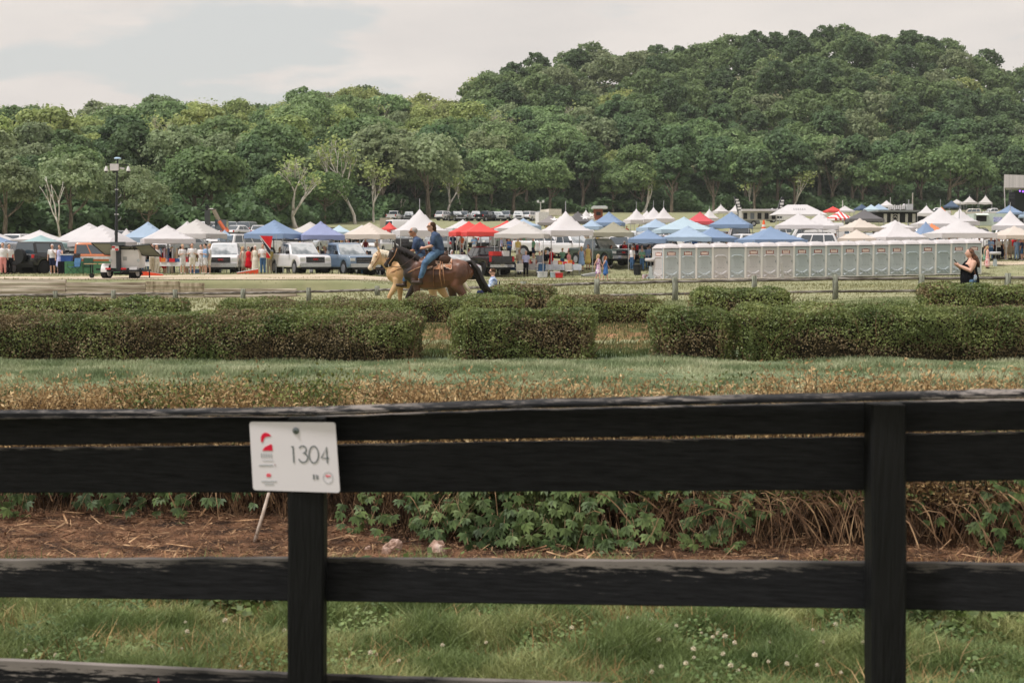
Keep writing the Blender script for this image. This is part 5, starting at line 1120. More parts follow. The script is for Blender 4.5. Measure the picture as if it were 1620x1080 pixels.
# hand wash stations, trash bin
def wash(px, y, row, label, feet=False):
    z = CZ + (HZ - row) * y / F; t = thing('handwash_station', label, 'handwash station', (X(px, y), y, z), R(-10), 'grey handwash stations at the toilet row ends')
    part('base', MB().prism([(-.34, 0), (.34, 0), (.30, .22), (.14, .34), (.11, .95), (-.11, .95), (-.14, .34), (-.30, .22)], -.25, .25, inset=.1), tl_d[0], t)
    part('basin', MB().tube([(0, 0, 1.28), (0, 0, 1.33), (0, 0, 1.46), (0, 0, 1.50)], [.36, .42, .42, .36], 16), tl_d[3], t, True); part('column', MB().tube([(0, 0, .95), (0, 0, 1.28)], .09, 10), tl_d[1], t)
    for s in (-1, 1): part('soap_dispenser', MB().box((s * .12, -.19, 1.13), (.14, .12, .24)), blackc, t)
    part('foot_pump', MB().tube([(-.12, -.33, .09), (-.12, -.25, .2)], .03, 6), blackc, t)
wash(1029.5, 97.5, 443, 'grey handwash station standing beside the trash bin end'); wash(1573, 106, 430, 'grey handwash station beside the child in pink')
def bin_(px, y, row, label, col, h=.82, g=None):
    z = CZ + (HZ - row) * y / F; t = thing('trash_bin', label, 'trash bin', (X(px, y), y, z), 0, g)
    part('barrel', MB().tube([(0, 0, 0), (0, 0, h * .93), (0, 0, h * .93), (0, 0, h)], [.23, .30, .325, .325], 16), col, t); part('bag_rim', MB().tube([(0, 0, h), (0, 0, h + .03)], [.33, .30], 16), paint((20, 20, 22), .3), t)
    for s in (-1, 1): part('handle', MB().box((s * .335, 0, h * .86), (.05, .12, .05)), col, t)
bin_(1008, 101, 437, 'black round trash bin on the grass beside the handwash station', paint((38, 40, 42), .5))
t = thing('box', 'small white and red carton on the grass by the handwash station', 'box', on(1021.5, 98.5)); t.location.z = CZ + (HZ - 442) * 98.5 / F; part('carton', MB().box((0, 0, .17), (.42, .3, .34), rz=.3), mat('carton', RGB(220, 210, 205), .8, col2=(RGB(180, 90, 90), RGB(210, 200, 200)), scale=6, det=1), t); part('flap', MB().box((.02, -.02, .352), (.3, .16, .012), rz=.3), white, t)
t = thing('plank', 'grey plank leaning against the ninth toilet door', 'plank', (X(1237, 96.8), 96.8, -.12)); part('plank', MB().box((0, 0, .52), (.17, .04, 1.05), ry=-.07, rx=-.12), mat('grey_plank', RGB(170, 165, 152), .9, var=.3), t)
# ---------------------------------------------------------------- vehicles
glass = mat('car_glass', RGB(64, 74, 80), .08, var=.2, scale=.8, spec=.8, coat=1); glassl = mat('windscreen_glass', RGB(168, 172, 168), .12, col2=(RGB(96, 104, 104), RGB(190, 190, 184)), scale=1.2, det=2, spec=.8, coat=1)  # glassl: pale mottling puts the sky's reflection into the windscreen colour
tyre = mat('tyre_rubber', RGB(34, 34, 34), .85); rimm = mat('wheel_rim', RGB(170, 170, 170), .3, .6); rimd = mat('dark_wheel_rim', RGB(40, 40, 42), .3, .5); trim = mat('dark_trim', RGB(24, 24, 26), .5); chrome = mat('chrome', RGB(190, 190, 188), .2, .8)
lampw = mat('headlight_glass', RGB(214, 212, 204), .1, spec=.8); lampr = mat('tail_light_red', RGB(190, 24, 28), .25, spec=.6); amber = mat('amber_lamp', RGB(206, 130, 60), .3)
def car_paint(rgb): return mat('car_paint_%d_%d_%d' % rgb, RGB(*rgb), .25, var=.04, spec=.5, coat=.6)
CP = {}
def car_proto(kind):
    t = thing('car', 'car', 'car', (0, 0, -500)); body = car_paint((222, 218, 210))
    if kind == 'pickup': L_, W, wb, wr, gz0, bel, hood, roof = 5.7, 2.0, 1.85, .41, .42, 1.17, 1.20, 1.90; cab = [(1.15, .38), (-1.05, -.98)]
    elif kind == 'suv': L_, W, wb, wr, gz0, bel, hood, roof = 4.9, 1.96, 1.45, .38, .36, 1.10, 1.12, 1.78; cab = [(1.05, .45), (-2.35, -2.05)]
    elif kind == 'van': L_, W, wb, wr, gz0, bel, hood, roof = 5.6, 2.05, 1.75, .36, .36, 1.15, 1.18, 2.4; cab = [(1.9, 1.2), (-2.78, -2.7)]
    elif kind == 'jeep': L_, W, wb, wr, gz0, bel, hood, roof = 4.3, 1.88, 1.3, .42, .52, 1.22, 1.25, 1.92; cab = [(.55, .38), (-1.95, -1.9)]
    else: L_, W, wb, wr, gz0, bel, hood, roof = 4.8, 1.84, 1.42, .34, .30, .92, .92, 1.46; cab = [(1.0, .25), (-1.85, -1.15)]
    h = L_ / 2; ar = wr + .07
    def arch(cx, rev=False):
        a = [(cx + ar * math.cos(R(d)), wr + ar * math.sin(R(d)) * 1.0) for d in range(0, 181, 22)]
        return [(x, max(z, gz0)) for x, z in a]
    tail = bel + (.1 if kind in ('pickup',) else 0)
    prof = [(h - .08, gz0 + .05), (h, gz0 + .22), (h - .02, hood - .28), (h - .12, hood - .08), (h - .5, hood - .01), (cab[0][0], bel + .06), (cab[1][0], bel + .04), (-h + .10, tail), (-h + .02, tail - .12), (-h, gz0 + .2), (-h + .06, gz0 + .05)]
    if kind == 'pickup': prof[6:8] = [(cab[1][0], bel + .08), (-h + .08, tail)]
    prof = prof + [(x, z) for x, z in reversed(arch(-wb))] + [(x, z) for x, z in reversed(arch(wb))]
    b = part('body', MB().prism(prof, -W / 2, W / 2), body, t)
    (f0, f1), (r0_, r1) = cab; wi, wt = W / 2 - .06, W / 2 - .24
    vs = [(f0, -wi, bel), (r0_, -wi, bel), (r0_, wi, bel), (f0, wi, bel), (f1, -wt, roof), (r1, -wt, roof), (r1, wt, roof), (f1, wt, roof)]
    mid = [(f1 - .25, -wt + .1, roof + .045), (r1 + .2, -wt + .1, roof + .045), (r1 + .2, wt - .1, roof + .045), (f1 - .25, wt - .1, roof + .045)]
    part('cabin', MB().add(vs + mid, [(3, 2, 1, 0), (0, 1, 5, 4), (1, 2, 6, 5), (2, 3, 7, 6), (3, 0, 4, 7), (4, 5, 9, 8), (5, 6, 10, 9), (6, 7, 11, 10), (7, 4, 8, 11), (8, 9, 10, 11)]), body, t)
    V = [Vector(v) for v in vs]
    def pane(a, b_, c, d, name, m, u0=.05, u1=.95, v0=.07, v1=.93, off=.014):
        a, b_, c, d = V[a], V[b_], V[c], V[d]; P = [a.lerp(b_, u).lerp(d.lerp(c, u), v) for u, v in ((u0, v0), (u1, v0), (u1, v1), (u0, v1))]
        nn = (P[1] - P[0]).cross(P[3] - P[0]).normalized(); cen = sum(P, Vector()) / 4
        if nn.dot(cen - Vector((-.5, 0, 1.3))) < 0: nn = -nn
        part(name, MB().add([p + nn * off for p in P] + [p - nn * .01 for p in P], [(0, 1, 2, 3), (0, 1, 5, 4), (1, 2, 6, 5), (2, 3, 7, 6), (3, 0, 4, 7)]), m, t)
    pane(0, 3, 7, 4, 'windscreen', glassl); pane(1, 2, 6, 5, 'rear_window', glass)
    n = {'pickup': [(.10, .49), (.53, .93)], 'suv': [(.12, .38), (.41, .68), (.71, .94)], 'van': [(.06, .2)], 'jeep': [(.05, .42), (.5, .94)], 'sedan': [(.12, .48), (.52, .86)]}[kind]
    for u0, u1 in n:
        pane(0, 1, 5, 4, 'side_window', glass, u0, u1, .12, .88); pane(3, 2, 6, 7, 'side_window', glass, u0, u1, .12, .88)
    for x in (wb, -wb):
        for s in (-1, 1):
            w_ = part('wheel', MB().tube([(x, s * (W / 2 - .24), wr), (x, s * (W / 2 - .22), wr), (x, s * (W / 2 - .02), wr), (x, s * (W / 2 - .005), wr)], [wr * .9, wr, wr, wr * .92], 18), tyre, t)
            part('rim', MB().tube([(x, s * (W / 2 - .02), wr), (x, s * (W / 2 + .004), wr), (x, s * (W / 2 + .006), wr)], [wr * .66, wr * .64, wr * .2], 12), rimm, w_)
            part('wheel_arch', MB().tube([(x, s * (W / 2 - .5), wr + .02), (x, s * (W / 2 - .18), wr + .02)], [ar, ar], 14), trim, t)
    part('underbody', MB().box((0, 0, gz0 + .02), (L_ - .3, W - .5, .22)), trim, t)
    hz = hood - .26
    for s in (-1, 1):
        part('headlight', MB().box((h - .05, s * (W / 2 - .20), hz), (.12, .30, .17)), lampw, t); part('tail_light', MB().box((-h + .03, s * (W / 2 - .10), bel - .12), (.1, .16, .36 if kind in ('pickup', 'van') else .2)), lampr, t)
        part('mirror', MB().box((f0 - .12, s * (W / 2 + .09), bel + .16), (.14, .18, .2 if kind == 'pickup' else .13)), trim, t)
    g = part('grille', MB().box((h - .01, 0, hz - .04), (.06, W - .86, .34 if kind != 'sedan' else .2)), trim, t)
    mb = MB()
    for k in range(3): mb.box((h + .025, 0, hz - .14 + k * .1), (.02, W - .92, .012))
    part('grille_bar', mb, chrome if kind != 'pickup' else rimm, g)
    part('bumper', MB().box((h + .005, 0, gz0 + .17), (.14, W - .10, .22)), body if kind in ('suv', 'sedan', 'van') else chrome, t); part('rear_bumper', MB().box((-h - .005, 0, gz0 + .16), (.14, W - .12, .2)), chrome if kind in ('pickup',) else trim, t)
    part('skirt', MB().box((h - .02, 0, gz0 + .02), (.16, W - .3, .14)), trim, t)
    part('number_plate', MB().box((-h - .03, 0, gz0 + (.4 if kind != 'pickup' else .2)), (.12, .32, .16)), white, t)
    if kind == 'pickup':
        part('cargo_bed', MB().box(((cab[1][0] - h) / 2, 0, tail + .0), (h + cab[1][0] - .22, W - .26, .03)), trim, t)
        part('tailgate', MB().box((-h + .02, 0, bel - .18), (.05, W - .42, .5)), body, t)
    if kind == 'suv':
        for s in (-1, 1): part('roof_rail', MB().tube([(f1 - .3, s * (wt - .04), roof + .06), (f1 - .45, s * (wt - .04), roof + .10), (r1 + .4, s * (wt - .04), roof + .10), (r1 + .2, s * (wt - .04), roof + .06)], .02, 6), trim, t)
    if kind == 'jeep': part('spare_wheel', MB().tube([(-h - .05, 0, 1.1), (-h - .30, 0, 1.1)], .42, 16), tyre, t)
    for ch in list(t.children):
        if ch.name.split('.')[0] in ('body', 'cabin'):
            bm = bmesh.new(); bm.from_mesh(ch.data); bmesh.ops.remove_doubles(bm, verts=bm.verts, dist=.001); bm.to_mesh(ch.data); bm.free()
            bv = ch.modifiers.new('b', 'BEVEL'); bv.width = .07; bv.segments = 3; bv.limit_method = 'ANGLE'; bv.angle_limit = R(28); ch.data.polygons.foreach_set('use_smooth', [True] * len(ch.data.polygons))
    return t
for k in ('pickup', 'suv', 'van', 'jeep', 'sedan'): CP[k] = car_proto(k)
CARC = {'white': (226, 221, 214), 'silver': (168, 170, 168), 'blue': (104, 122, 138), 'black': (26, 27, 30), 'grey': (112, 114, 114), 'red': (160, 34, 34), 'dgreen': (40, 56, 50), 'tan': (186, 176, 156), 'orange': (204, 118, 72)}
def car(kind, px, y, rz, col, label, group=None, scale=1, row=None, rims=None):
    p = on(px, y); m = car_paint(CARC[col])
    if row is not None: p.z = CZ + (HZ - row) * y / F
    over = {'body': m, 'cabin': m, 'tailgate': m}
    if kind in ('suv', 'sedan', 'van'): over['bumper'] = m
    if rims: over['rim'] = rims
    return dup(CP[kind], p, R(rz), label, group, scale, over)
# heading: rz -90 faces the camera; front row parked nose or tail towards the track
v = car('pickup', 474, 88.5, -62, 'white', 'white pickup with roof rack facing the track beside the red flag', scale=1.02)
gl = part('badge', text_mesh('GMC', .15, mat('badge_red', RGB(190, 40, 40), .4), .01, True), None, v); gl.location = (2.90, 0, .92); gl.rotation_euler = (R(90), 0, R(90))
rk = part('roof_rack', MB().tube([(.3, -.8, 2.02), (.3, .8, 2.02)], .03, 6).tube([(-.9, -.8, 2.02), (-.9, .8, 2.02)], .03, 6).tube([(-2.5, -.85, 2.1), (.8, -.85, 2.1)], .03, 6).tube([(-2.5, .85, 2.1), (.8, .85, 2.1)], .03, 6).tube([(-2.4, -.8, 1.25), (-2.4, -.8, 2.1)], .03, 6).tube([(-2.4, .8, 1.25), (-2.4, .8, 2.1)], .03, 6).tube([(-2.4, -.8, 2.1), (-2.4, .8, 2.1)], .03, 6), trim, v)
v = car('pickup', 548, 88.5, -60, 'blue', 'blue grey pickup facing the track under the periwinkle canopy', scale=1.02)
v = car('pickup', 357, 90, -84, 'white', 'white pickup facing the track behind the orange bean bag board', scale=1.02)
gl = part('badge', text_mesh('GMC', .15, _m['badge_red'], .01, True), None, v); gl.location = (2.90, 0, .92); gl.rotation_euler = (R(90), 0, R(90))
car('suv', 17, 87, 82, 'silver', 'silver estate car seen from behind at the frame edge', scale=1.06)
v = car('jeep', 80, 86, 62, 'black', 'black open off-road car with big spare wheel seen from behind', scale=1.0, rims=rimd)
v = car('pickup', 150, 88, 6, 'orange', 'old orange and white pickup parked broadside behind the trailer')
part('side_stripe', MB().box((0, -1.012, 1.02), (5.2, .02, .16)), white, v)
v = car('sedan', 722, 97, -72, 'silver', 'silver car facing the track just behind the two riders', scale=1.12)
v = car('pickup', 765, 102, 118, 'black', 'black pickup with open tailgate and red cargo beside the red canopies', scale=1.0, rims=rimd)
part('lowered_tailgate', MB().box((-3.1, 0, .86), (.55, 1.6, .06)), CP and car_paint(CARC['black']), v); part('toolbox', MB().box((-2.4, .3, 1.42), (.6, .7, .34)), paint((206, 52, 44)), v); part('cooler', MB().box((-2.5, -.4, 1.44), (.5, .5, .38)), white, v)
v = car('pickup', 950, 106.5, -58, 'dgreen', 'dark green black pickup with chrome grille parked at the track edge', scale=1.0)
gl = part('badge', text_mesh('GMC', .15, _m['badge_red'], .01, True), None, v); gl.location = (2.90, 0, .92); gl.rotation_euler = (R(90), 0, R(90))
car('suv', 578, 99, -70, 'blue', 'silver blue car parked behind the blue grey pickup'); car('sedan', 655, 100, -110, 'tan', 'pale sedan half hidden behind the palomino rider'); car('pickup', 905, 113, -50, 'white', 'white crew pickup under the white peak canopy by the tables'); car('pickup', 868, 116, -20, 'white', 'white pickup behind the food tables')
car('suv', 990, 112, 70, 'white', 'white car seen from behind with raised tailgate by the blue canopy'); car('pickup', 1036, 110, 40, 'black', 'black pickup tail behind the two men in white shirts'); car('suv', 1270, 113, 178, 'white', 'white van-like car broadside just above the toilet roofs', scale=1.1); car('van', 1282, 125, 176, 'white', 'long white car broadside behind the two white canopies', scale=1.0); car('suv', 1085, 168, 150, 'silver', 'silver car between the red canopy and the four white peaks', scale=1.1)
car('pickup', 1168, 128, 92, 'black', 'black pickup tail with round red lights under the blue canopy'); car('suv', 715, 128, 80, 'white', 'white car behind the red canopies'); car('suv', 1010, 122, -80, 'white', 'white car under the pale blue canopies'); car('sedan', 1120, 115, -70, 'silver', 'silver sedan just above the second toilet roof'); car('suv', 1200, 116, 20, 'white', 'white car above the seventh toilet roof'); car('sedan', 1340, 117, -60, 'white', 'white sedan beneath the low tan canopy'); car('suv', 1430, 119, 70, 'grey', 'grey car beneath the big white canopy behind the toilets'); car('pickup', 1520, 121, -50, 'white', 'white pickup beneath the peaked white canopies'); car('suv', 1605, 121, 60, 'dgreen', 'dark green car behind the crowd at the frame edge')
car('pickup', 1172, 236, 0, 'grey', 'grey truck behind the dark feather flags', scale=1.0); car('suv', 395, 112, 50, 'white', 'white car behind the group in white dresses'); car('pickup', 235, 110, -60, 'white', 'white pickup behind the shirts under the canopy'); car('van', 655, 142, 30, 'white', 'white van roof beneath the white peak canopy'); car('suv', 300, 112, 50, 'silver', 'silver car shaded behind the drinks table')
FC = [(625, 'white'), (648, 'grey'), (705, 'white'), (722, 'black'), (737, 'silver'), (753, 'white'), (770, 'black'), (787, 'silver'), (803, 'silver'), (820, 'white'), (841, 'white'), (858, 'silver')]
for i, (px, c) in enumerate(FC):
    y = ground_at(px, 350, 180) + (i % 3) * 3; car('suv' if i % 3 else 'pickup', px, y, [80, -90, 60, -70][i % 4], c, '%s car in the far parking row below the wood, %s of the row from the left' % (c, ordn[i]), 'cars in the far parking row below the wood')
for i, (px, c) in enumerate([(352, 'white'), (366, 'silver'), (381, 'white'), (396, 'grey'), (410, 'white'), (334, 'white')]):
    car('suv' if i % 2 else 'sedan', px, 165 + (i % 2) * 6, [80, 100, 65][i % 3], c, '%s car far off between the pale and blue canopies, %s there' % (c, ordn[i]), 'cars far off behind the first canopies')
for i, (px, y, c, k, rz) in enumerate([(1479, 300, 'white', 'pickup', 170), (1533, 296, 'tan', 'suv', 150), (1566, 296, 'white', 'pickup', 190), (1588, 262, 'silver', 'suv', 160), (1445, 268, 'tan', 'suv', 180), (1236, 262, 'white', 'van', 180)]):
    car(k, px, y, rz, c, ['white pickup on the rise beside the navy canopy', 'tan car on the rise beneath the first small white canopy', 'white pickup on the rise beneath the second small white canopy', 'silver car on the rise toward the stage', 'tan car beyond the black food stall', 'white van between the feather flag and the marquee'][i])
for i, (px, y_, c, k) in enumerate([(45, 112, 'white', 'suv'), (128, 116, 'silver', 'sedan'), (205, 122, 'grey', 'suv'), (330, 128, 'white', 'sedan'), (448, 118, 'white', 'suv'), (500, 124, 'silver', 'sedan'), (535, 132, 'black', 'suv'), (600, 118, 'white', 'sedan'), (632, 126, 'black', 'suv'), (690, 118, 'silver', 'suv'), (752, 134, 'white', 'pickup'), (800, 128, 'silver', 'suv'), (838, 138, 'white', 'sedan'), (925, 132, 'white', 'suv'), (968, 142, 'silver', 'suv'), (1000, 136, 'black', 'sedan'), (1052, 134, 'white', 'suv'), (1096, 128, 'white', 'suv'), (1140, 136, 'grey', 'sedan'), (1215, 132, 'silver', 'suv'), (1242, 150, 'white', 'sedan'), (1330, 138, 'white', 'suv'), (1375, 130, 'black', 'sedan'), (1402, 142, 'silver', 'suv'), (1450, 136, 'white', 'suv'), (1545, 132, 'black', 'suv'), (1586, 138, 'white', 'suv')]):
    car(k, px, y_, [75, -80, 100, -60, 40, -100, 20][i % 7], c, '%s car parked deep behind the front canopies, %s from the left' % (c, (ordn + ['twenty-second', 'twenty-third', 'twenty-fourth', 'twenty-fifth', 'twenty-sixth', 'twenty-seventh'])[i]), 'cars parked deep behind the front canopies')
# ---------------------------------------------------------------- canopies
TC = {'white': (220, 213, 206), 'cream': (208, 201, 190), 'blue': (138, 158, 182), 'peri': (158, 164, 194), 'lblue': (172, 190, 204), 'red': (236, 88, 80), 'olive': (166, 160, 136), 'tan': (220, 206, 188), 'dgrey': (112, 108, 106), 'grey': (150, 142, 136), 'aqua': (190, 208, 212), 'navy': (82, 98, 118), 'orange': (240, 146, 96), 'teal': (166, 192, 186), 'crim': (214, 92, 96)}
def tmat(c): return mat('canopy_' + c, RGB(*TC[c]), .75, var=.07, scale=.9, trans=.22, bump=.3, bscale=1.6, det=5)
polem = mat('canopy_pole', RGB(176, 176, 172), .4, .5)
def solveY(px, row, dz, lo=98, hi=330):
    for y in np.arange(lo, hi, .5):
        if row_of(gz(X(px, y), y) + dz, y) <= row: return float(y)
    return hi
TENTS = []
def canopy(px0, px1, pk, ev, c, label, y=None, style='pop', val=.26, rz=None, extra=None, seed=None):
    pc = (px0 + px1) / 2; y = y or solveY(pc, ev, 1.95); seed = seed or int(px0 * 7 + pk); r = random.Random(seed)
    wv = (px1 - px0) / F * y; rz = R(r.uniform(4, 22) * r.choice([-1, 1])) if rz is None else R(rz); w_ = wv / (abs(math.cos(rz)) + abs(math.sin(rz))); h = w_ / 2
    g = gz(X(pc, y), y); ye = y - h; ze = CZ + (HZ - ev) * ye / F; zt = CZ + (HZ - pk) * y / F
    if zt - ze < .35: zt = ze + .35
    t = thing('canopy', label, 'canopy tent', (X(pc, y), y, g), rz, 'canopy tents standing in the field'); ze -= g; zt -= g; ze = max(ze, 1.2)
    n = 10; vs = []; fs = []; m = tmat(c)
    for j in range(n + 1):
        for i in range(n + 1):
            u = i / n * 2 - 1; v_ = j / n * 2 - 1; d = max(abs(u), abs(v_)); k = 1 - d
            f = k ** (1.45 if style == 'peak' else (.82 if style == 'dome' else 1.06)); sag = -.05 * (1 - (2 * k - 1) ** 2) * (1 - abs(abs(u) - abs(v_))) if style != 'peak' else 0
            z = ze + val * .15 + (zt - ze) * f + sag + .02 * mnoise.noise(Vector((u * 3, v_ * 3, seed))); vs.append((u * h, v_ * h, z))
    fs = [(j * (n + 1) + i, j * (n + 1) + i + 1, (j + 1) * (n + 1) + i + 1, (j + 1) * (n + 1) + i) for j in range(n) for i in range(n)]
    cp = part('canopy_roof', MB().add(vs, fs), m, t, style == 'peak')
    vv = []; vf = []; q = 0; rim = []
    for a, b in (((-1, -1), (1, -1)), ((1, -1), (1, 1)), ((1, 1), (-1, 1)), ((-1, 1), (-1, -1))):
        for i in range(n): u = a[0] + (b[0] - a[0]) * i / n; v_ = a[1] + (b[1] - a[1]) * i / n; rim.append((u, v_, i / n))
    for u, v_, e in rim:
        zz_ = ze + val * .15 + .02 * mnoise.noise(Vector((u * 3, v_ * 3, seed))); bow = .05 * math.sin(e * math.pi * 3) if style == 'peak' else .03 * math.sin(e * math.pi * 4)
        vv += [(u * h, v_ * h, zz_), (u * h * 1.004, v_ * h * 1.004, zz_ - val + bow)]
    k = len(rim); vf = [(2 * i, 2 * ((i + 1) % k), 2 * ((i + 1) % k) + 1, 2 * i + 1) for i in range(k)]
    part('valance', MB().add(vv, vf), m if not extra else extra, t)
    for sx_, sy_ in ((-1, -1), (1, -1), (1, 1), (-1, 1)): part('leg', MB().box((sx_ * (h - .04), sy_ * (h - .04), ze / 2), (.045, .045, ze)), polem, t)
    mb = MB()
    for s in (-1, 1): mb.tube([(-h + .05, s * (h - .05), ze - .3), (0, s * (h - .05), ze - .02), (h - .05, s * (h - .05), ze - .3)], .018, 4).tube([(s * (h - .05), -h + .05, ze - .3), (s * (h - .05), 0, ze - .02), (s * (h - .05), h - .05, ze - .3)], .018, 4)
    part('truss', mb, polem, t)
    if style == 'peak': part('finial', MB().tube([(0, 0, zt - .1), (0, 0, zt + (.35 if y > 150 else .75))], .03, 6), polem, t)
    TENTS.append((pc, y, px0, px1, label)); return t
CL = [(-40, 28, 367, 383, 'white', 'white canopy cut by the frame edge behind the blue one', 97), (-30, 30, 375, 385, 'blue', 'small pale blue canopy cut by the frame edge', 90),
 (26, 104, 365, 380, 'white', 'white canopy behind the green topped one', 96), (30, 104, 373, 386, 'teal', 'pale green canopy above the black off-road car', 90), (98, 188, 354, 382, 'white', 'big domed white canopy at the mast trailer', 94, 'dome'), (118, 210, 357, 384, 'white', 'domed white canopy overlapping the big one behind the mast', 91, 'dome'),
 (188, 216, 362, 376, 'white', 'small white canopy between the domed one and the pale blue one', 108), (196, 276, 352, 377, 'lblue', 'pale blue canopy right of the mast', 97), (217, 316, 357, 379, 'white', 'white canopy over the shirt rail behind the solar panel', 91, 'pop'),
 (266, 330, 351, 372, 'white', 'white canopy peeping over the one with two peaks', 100), (270, 356, 348, 371, 'cream', 'cream canopy with drooping skirt above the group in white', 93), (344, 370, 364, 374, 'lblue', 'small blue canopy corner above the white pickup', 96),
 (391, 480, 349, 371, 'blue', 'blue canopy above the red flag and roof rack', 90), (456, 528, 352, 369, 'cream', 'grey cream canopy between the two blue ones', 102), (468, 549, 351, 373, 'peri', 'periwinkle blue canopy over the blue grey pickup', 91), (515, 560, 357, 368, 'aqua', 'pale green canopy behind the periwinkle one', 108),
 (545, 602, 357, 369, 'white', 'white canopy behind the tan one', 106), (546, 625, 353, 372, 'tan', 'tan canopy with vented peak left of the riders', 96), (604, 630, 352, 363, 'red', 'small red canopy behind the white peak canopy', 128), (618, 711, 332, 366, 'white', 'tall white peak canopy behind the riders', 99, 'peak'),
 (703, 762, 348, 362, 'white', 'white and blue canopy behind the red pair', 118), (708, 776, 351, 368, 'red', 'red canopy right behind the riders', 103), (727, 792, 352, 368, 'red', 'red canopy above the black pickup', 101), (776, 828, 350, 362, 'red', 'red canopy mostly hidden behind the white ones', 122),
 (781, 850, 346, 362, 'white', 'white canopy behind the wide cream one', 112), (800, 856, 346, 358, 'lblue', 'pale blue canopy behind the wide cream one', 124), (782, 874, 351, 371, 'cream', 'wide cream canopy over the tables and chairs', 101), (852, 937, 335, 366, 'white', 'tall white peak canopy above the food tables', 103, 'peak'),
 (850, 892, 341, 353, 'grey', 'dark grey canopy with white star behind the peak canopy', 168), (890, 938, 335, 351, 'dgrey', 'dark grey canopy with white star beside the red kiosk', 172), (913, 940, 333, 346, 'white', 'small white peak beside the dark grey star canopy', 185, 'peak'), (936, 990, 336, 353, 'blue', 'blue canopy before the red brick kiosk', 140),
 (917, 955, 348, 359, 'lblue', 'small pale blue canopy left of the olive one', 128), (935, 1005, 352, 369, 'olive', 'olive green canopy behind the dark green pickup', 106), (986, 1026, 331, 349, 'white', 'leftmost of the four white peak canopies', 150, 'peak'), (1003, 1042, 334, 349, 'white', 'second white peak canopy, lower than its neighbours', 156, 'peak'), (1012, 1054, 329, 348, 'white', 'third white peak canopy from the left of the four', 150, 'peak'), (1032, 1066, 329, 347, 'white', 'rightmost of the four white peak canopies', 148, 'peak'),
 (1007, 1066, 347, 361, 'lblue', 'pale blue canopy before the four white peaks', 120), (991, 1059, 364, 379, 'blue', 'blue canopy above two men in white shirts', 104), (1034, 1128, 344, 364, 'aqua', 'wide aqua canopy behind the toilets end', 113), (1045, 1130, 358, 376, 'lblue', 'pale blue canopy right above the first toilets', 105), (1088, 1163, 360, 377, 'blue', 'dusty blue canopy just over the fourth toilet', 107),
 (1081, 1132, 336, 351, 'crim', 'crimson canopy between aqua and blue ones', 142), (1106, 1136, 331, 346, 'white', 'small white peak behind the crimson canopy', 170, 'peak'), (1126, 1152, 324, 335, 'white', 'far white canopy alone on the grass before the wood', 262, 'peak'), (1150, 1178, 322, 335, 'white', 'far white canopy beside the first feather flag', 258, 'peak'),
 (1118, 1194, 336, 356, 'blue', 'blue canopy over the black pickup tail', 120), (1166, 1270, 359, 380, 'blue', 'wide dusty blue canopy above the middle toilets', 104), (1200, 1240, 330, 339, 'white', 'flat white awning between the two feather flags', 232), (1222, 1242, 327, 334, 'white', 'tiny white canopy behind the second feather flag', 262),
 (1224, 1300, 338, 357, 'white', 'white canopy before the long marquee', 116), (1262, 1330, 337, 358, 'white', 'white canopy above the long broadside car', 118), (1302, 1330, 327, 334, 'red', 'far red canopy above the striped one', 250), (1321, 1348, 326, 334, 'white', 'far white canopy with flag behind the striped one', 250),
 (1304, 1348, 334, 346, 'stripe', 'red and white striped canopy by the grey one', 200), (1336, 1395, 332, 347, 'dgrey', 'charcoal grey canopy before the black food stall', 152), (1325, 1392, 346, 361, 'tan', 'upper tan canopy behind the toilets', 120), (1319, 1388, 364, 378, 'tan', 'lower tan canopy right above the toilet roofs', 106),
 (1349, 1373, 323, 331, 'navy', 'far slate blue canopy behind the grey one', 250), (1361, 1391, 324, 332, 'aqua', 'far pale canopy left of the highest white one', 246), (1374, 1402, 323, 332, 'lblue', 'far light blue canopy beneath the highest white one', 248), (1386, 1414, 318, 326, 'white', 'far highest white canopy with a small flag', 262),
 (1386, 1442, 349, 361, 'white', 'white canopy behind the biggest white one at the toilets', 122), (1371, 1460, 352, 376, 'white', 'biggest white canopy right above the toilet roofs', 106), (1446, 1480, 326, 338, 'white', 'white peak canopy right of the black food stall', 190, 'peak'), (1474, 1500, 328, 339, 'orange', 'orange canopy behind the white twin peaks', 200),
 (1440, 1530, 329, 355, 'white', 'left one of the white twin peaks', 126, 'peak'), (1490, 1542, 331, 351, 'white', 'right one of the white twin peaks', 132, 'peak'), (1440, 1485, 351, 374, 'blue', 'blue canopy edge between two big white ones', 115), (1452, 1492, 354, 366, 'orange', 'orange canopy strip between two big white ones', 118), (1468, 1562, 347, 370, 'white', 'broad white canopy above the toilets right end', 112, 'peak'),
 (1562, 1642, 358, 373, 'tan', 'tan canopy over the crowd at the frame edge', 112), (1562, 1628, 334, 358, 'white', 'pointed white canopy before the stage', 124, 'peak'), (1618, 1680, 340, 358, 'white', 'white canopy cut by the frame edge before the stage', 126, 'peak'), (1574, 1614, 325, 337, 'blue', 'slate blue canopy left of the stage', 215), (1606, 1640, 330, 342, 'lblue', 'pale blue canopy at the foot of the stage', 220),
 (1487, 1518, 318, 327, 'navy', 'navy canopy on the rise below the wood', 290), (1520, 1541, 311, 321, 'cream', 'smaller cream peak canopy on the rise below the wood', 300, 'peak'), (1543, 1569, 310, 321, 'cream', 'larger cream peak canopy on the rise by the white pickup', 298, 'peak'), (1497, 1524, 316, 322, 'cream', 'cream canopy behind the navy one on the rise', 305)]
m = bpy.data.materials.new('canopy_stripe'); m.use_nodes = True; N = m.node_tree.nodes; L = m.node_tree.links; wv = N.new('ShaderNodeTexWave'); tc = N.new('ShaderNodeTexCoord'); wv.inputs['Scale'].default_value = .45; wv.inputs['Distortion'].default_value = 0; L.new(tc.outputs['Object'], wv.inputs[0])
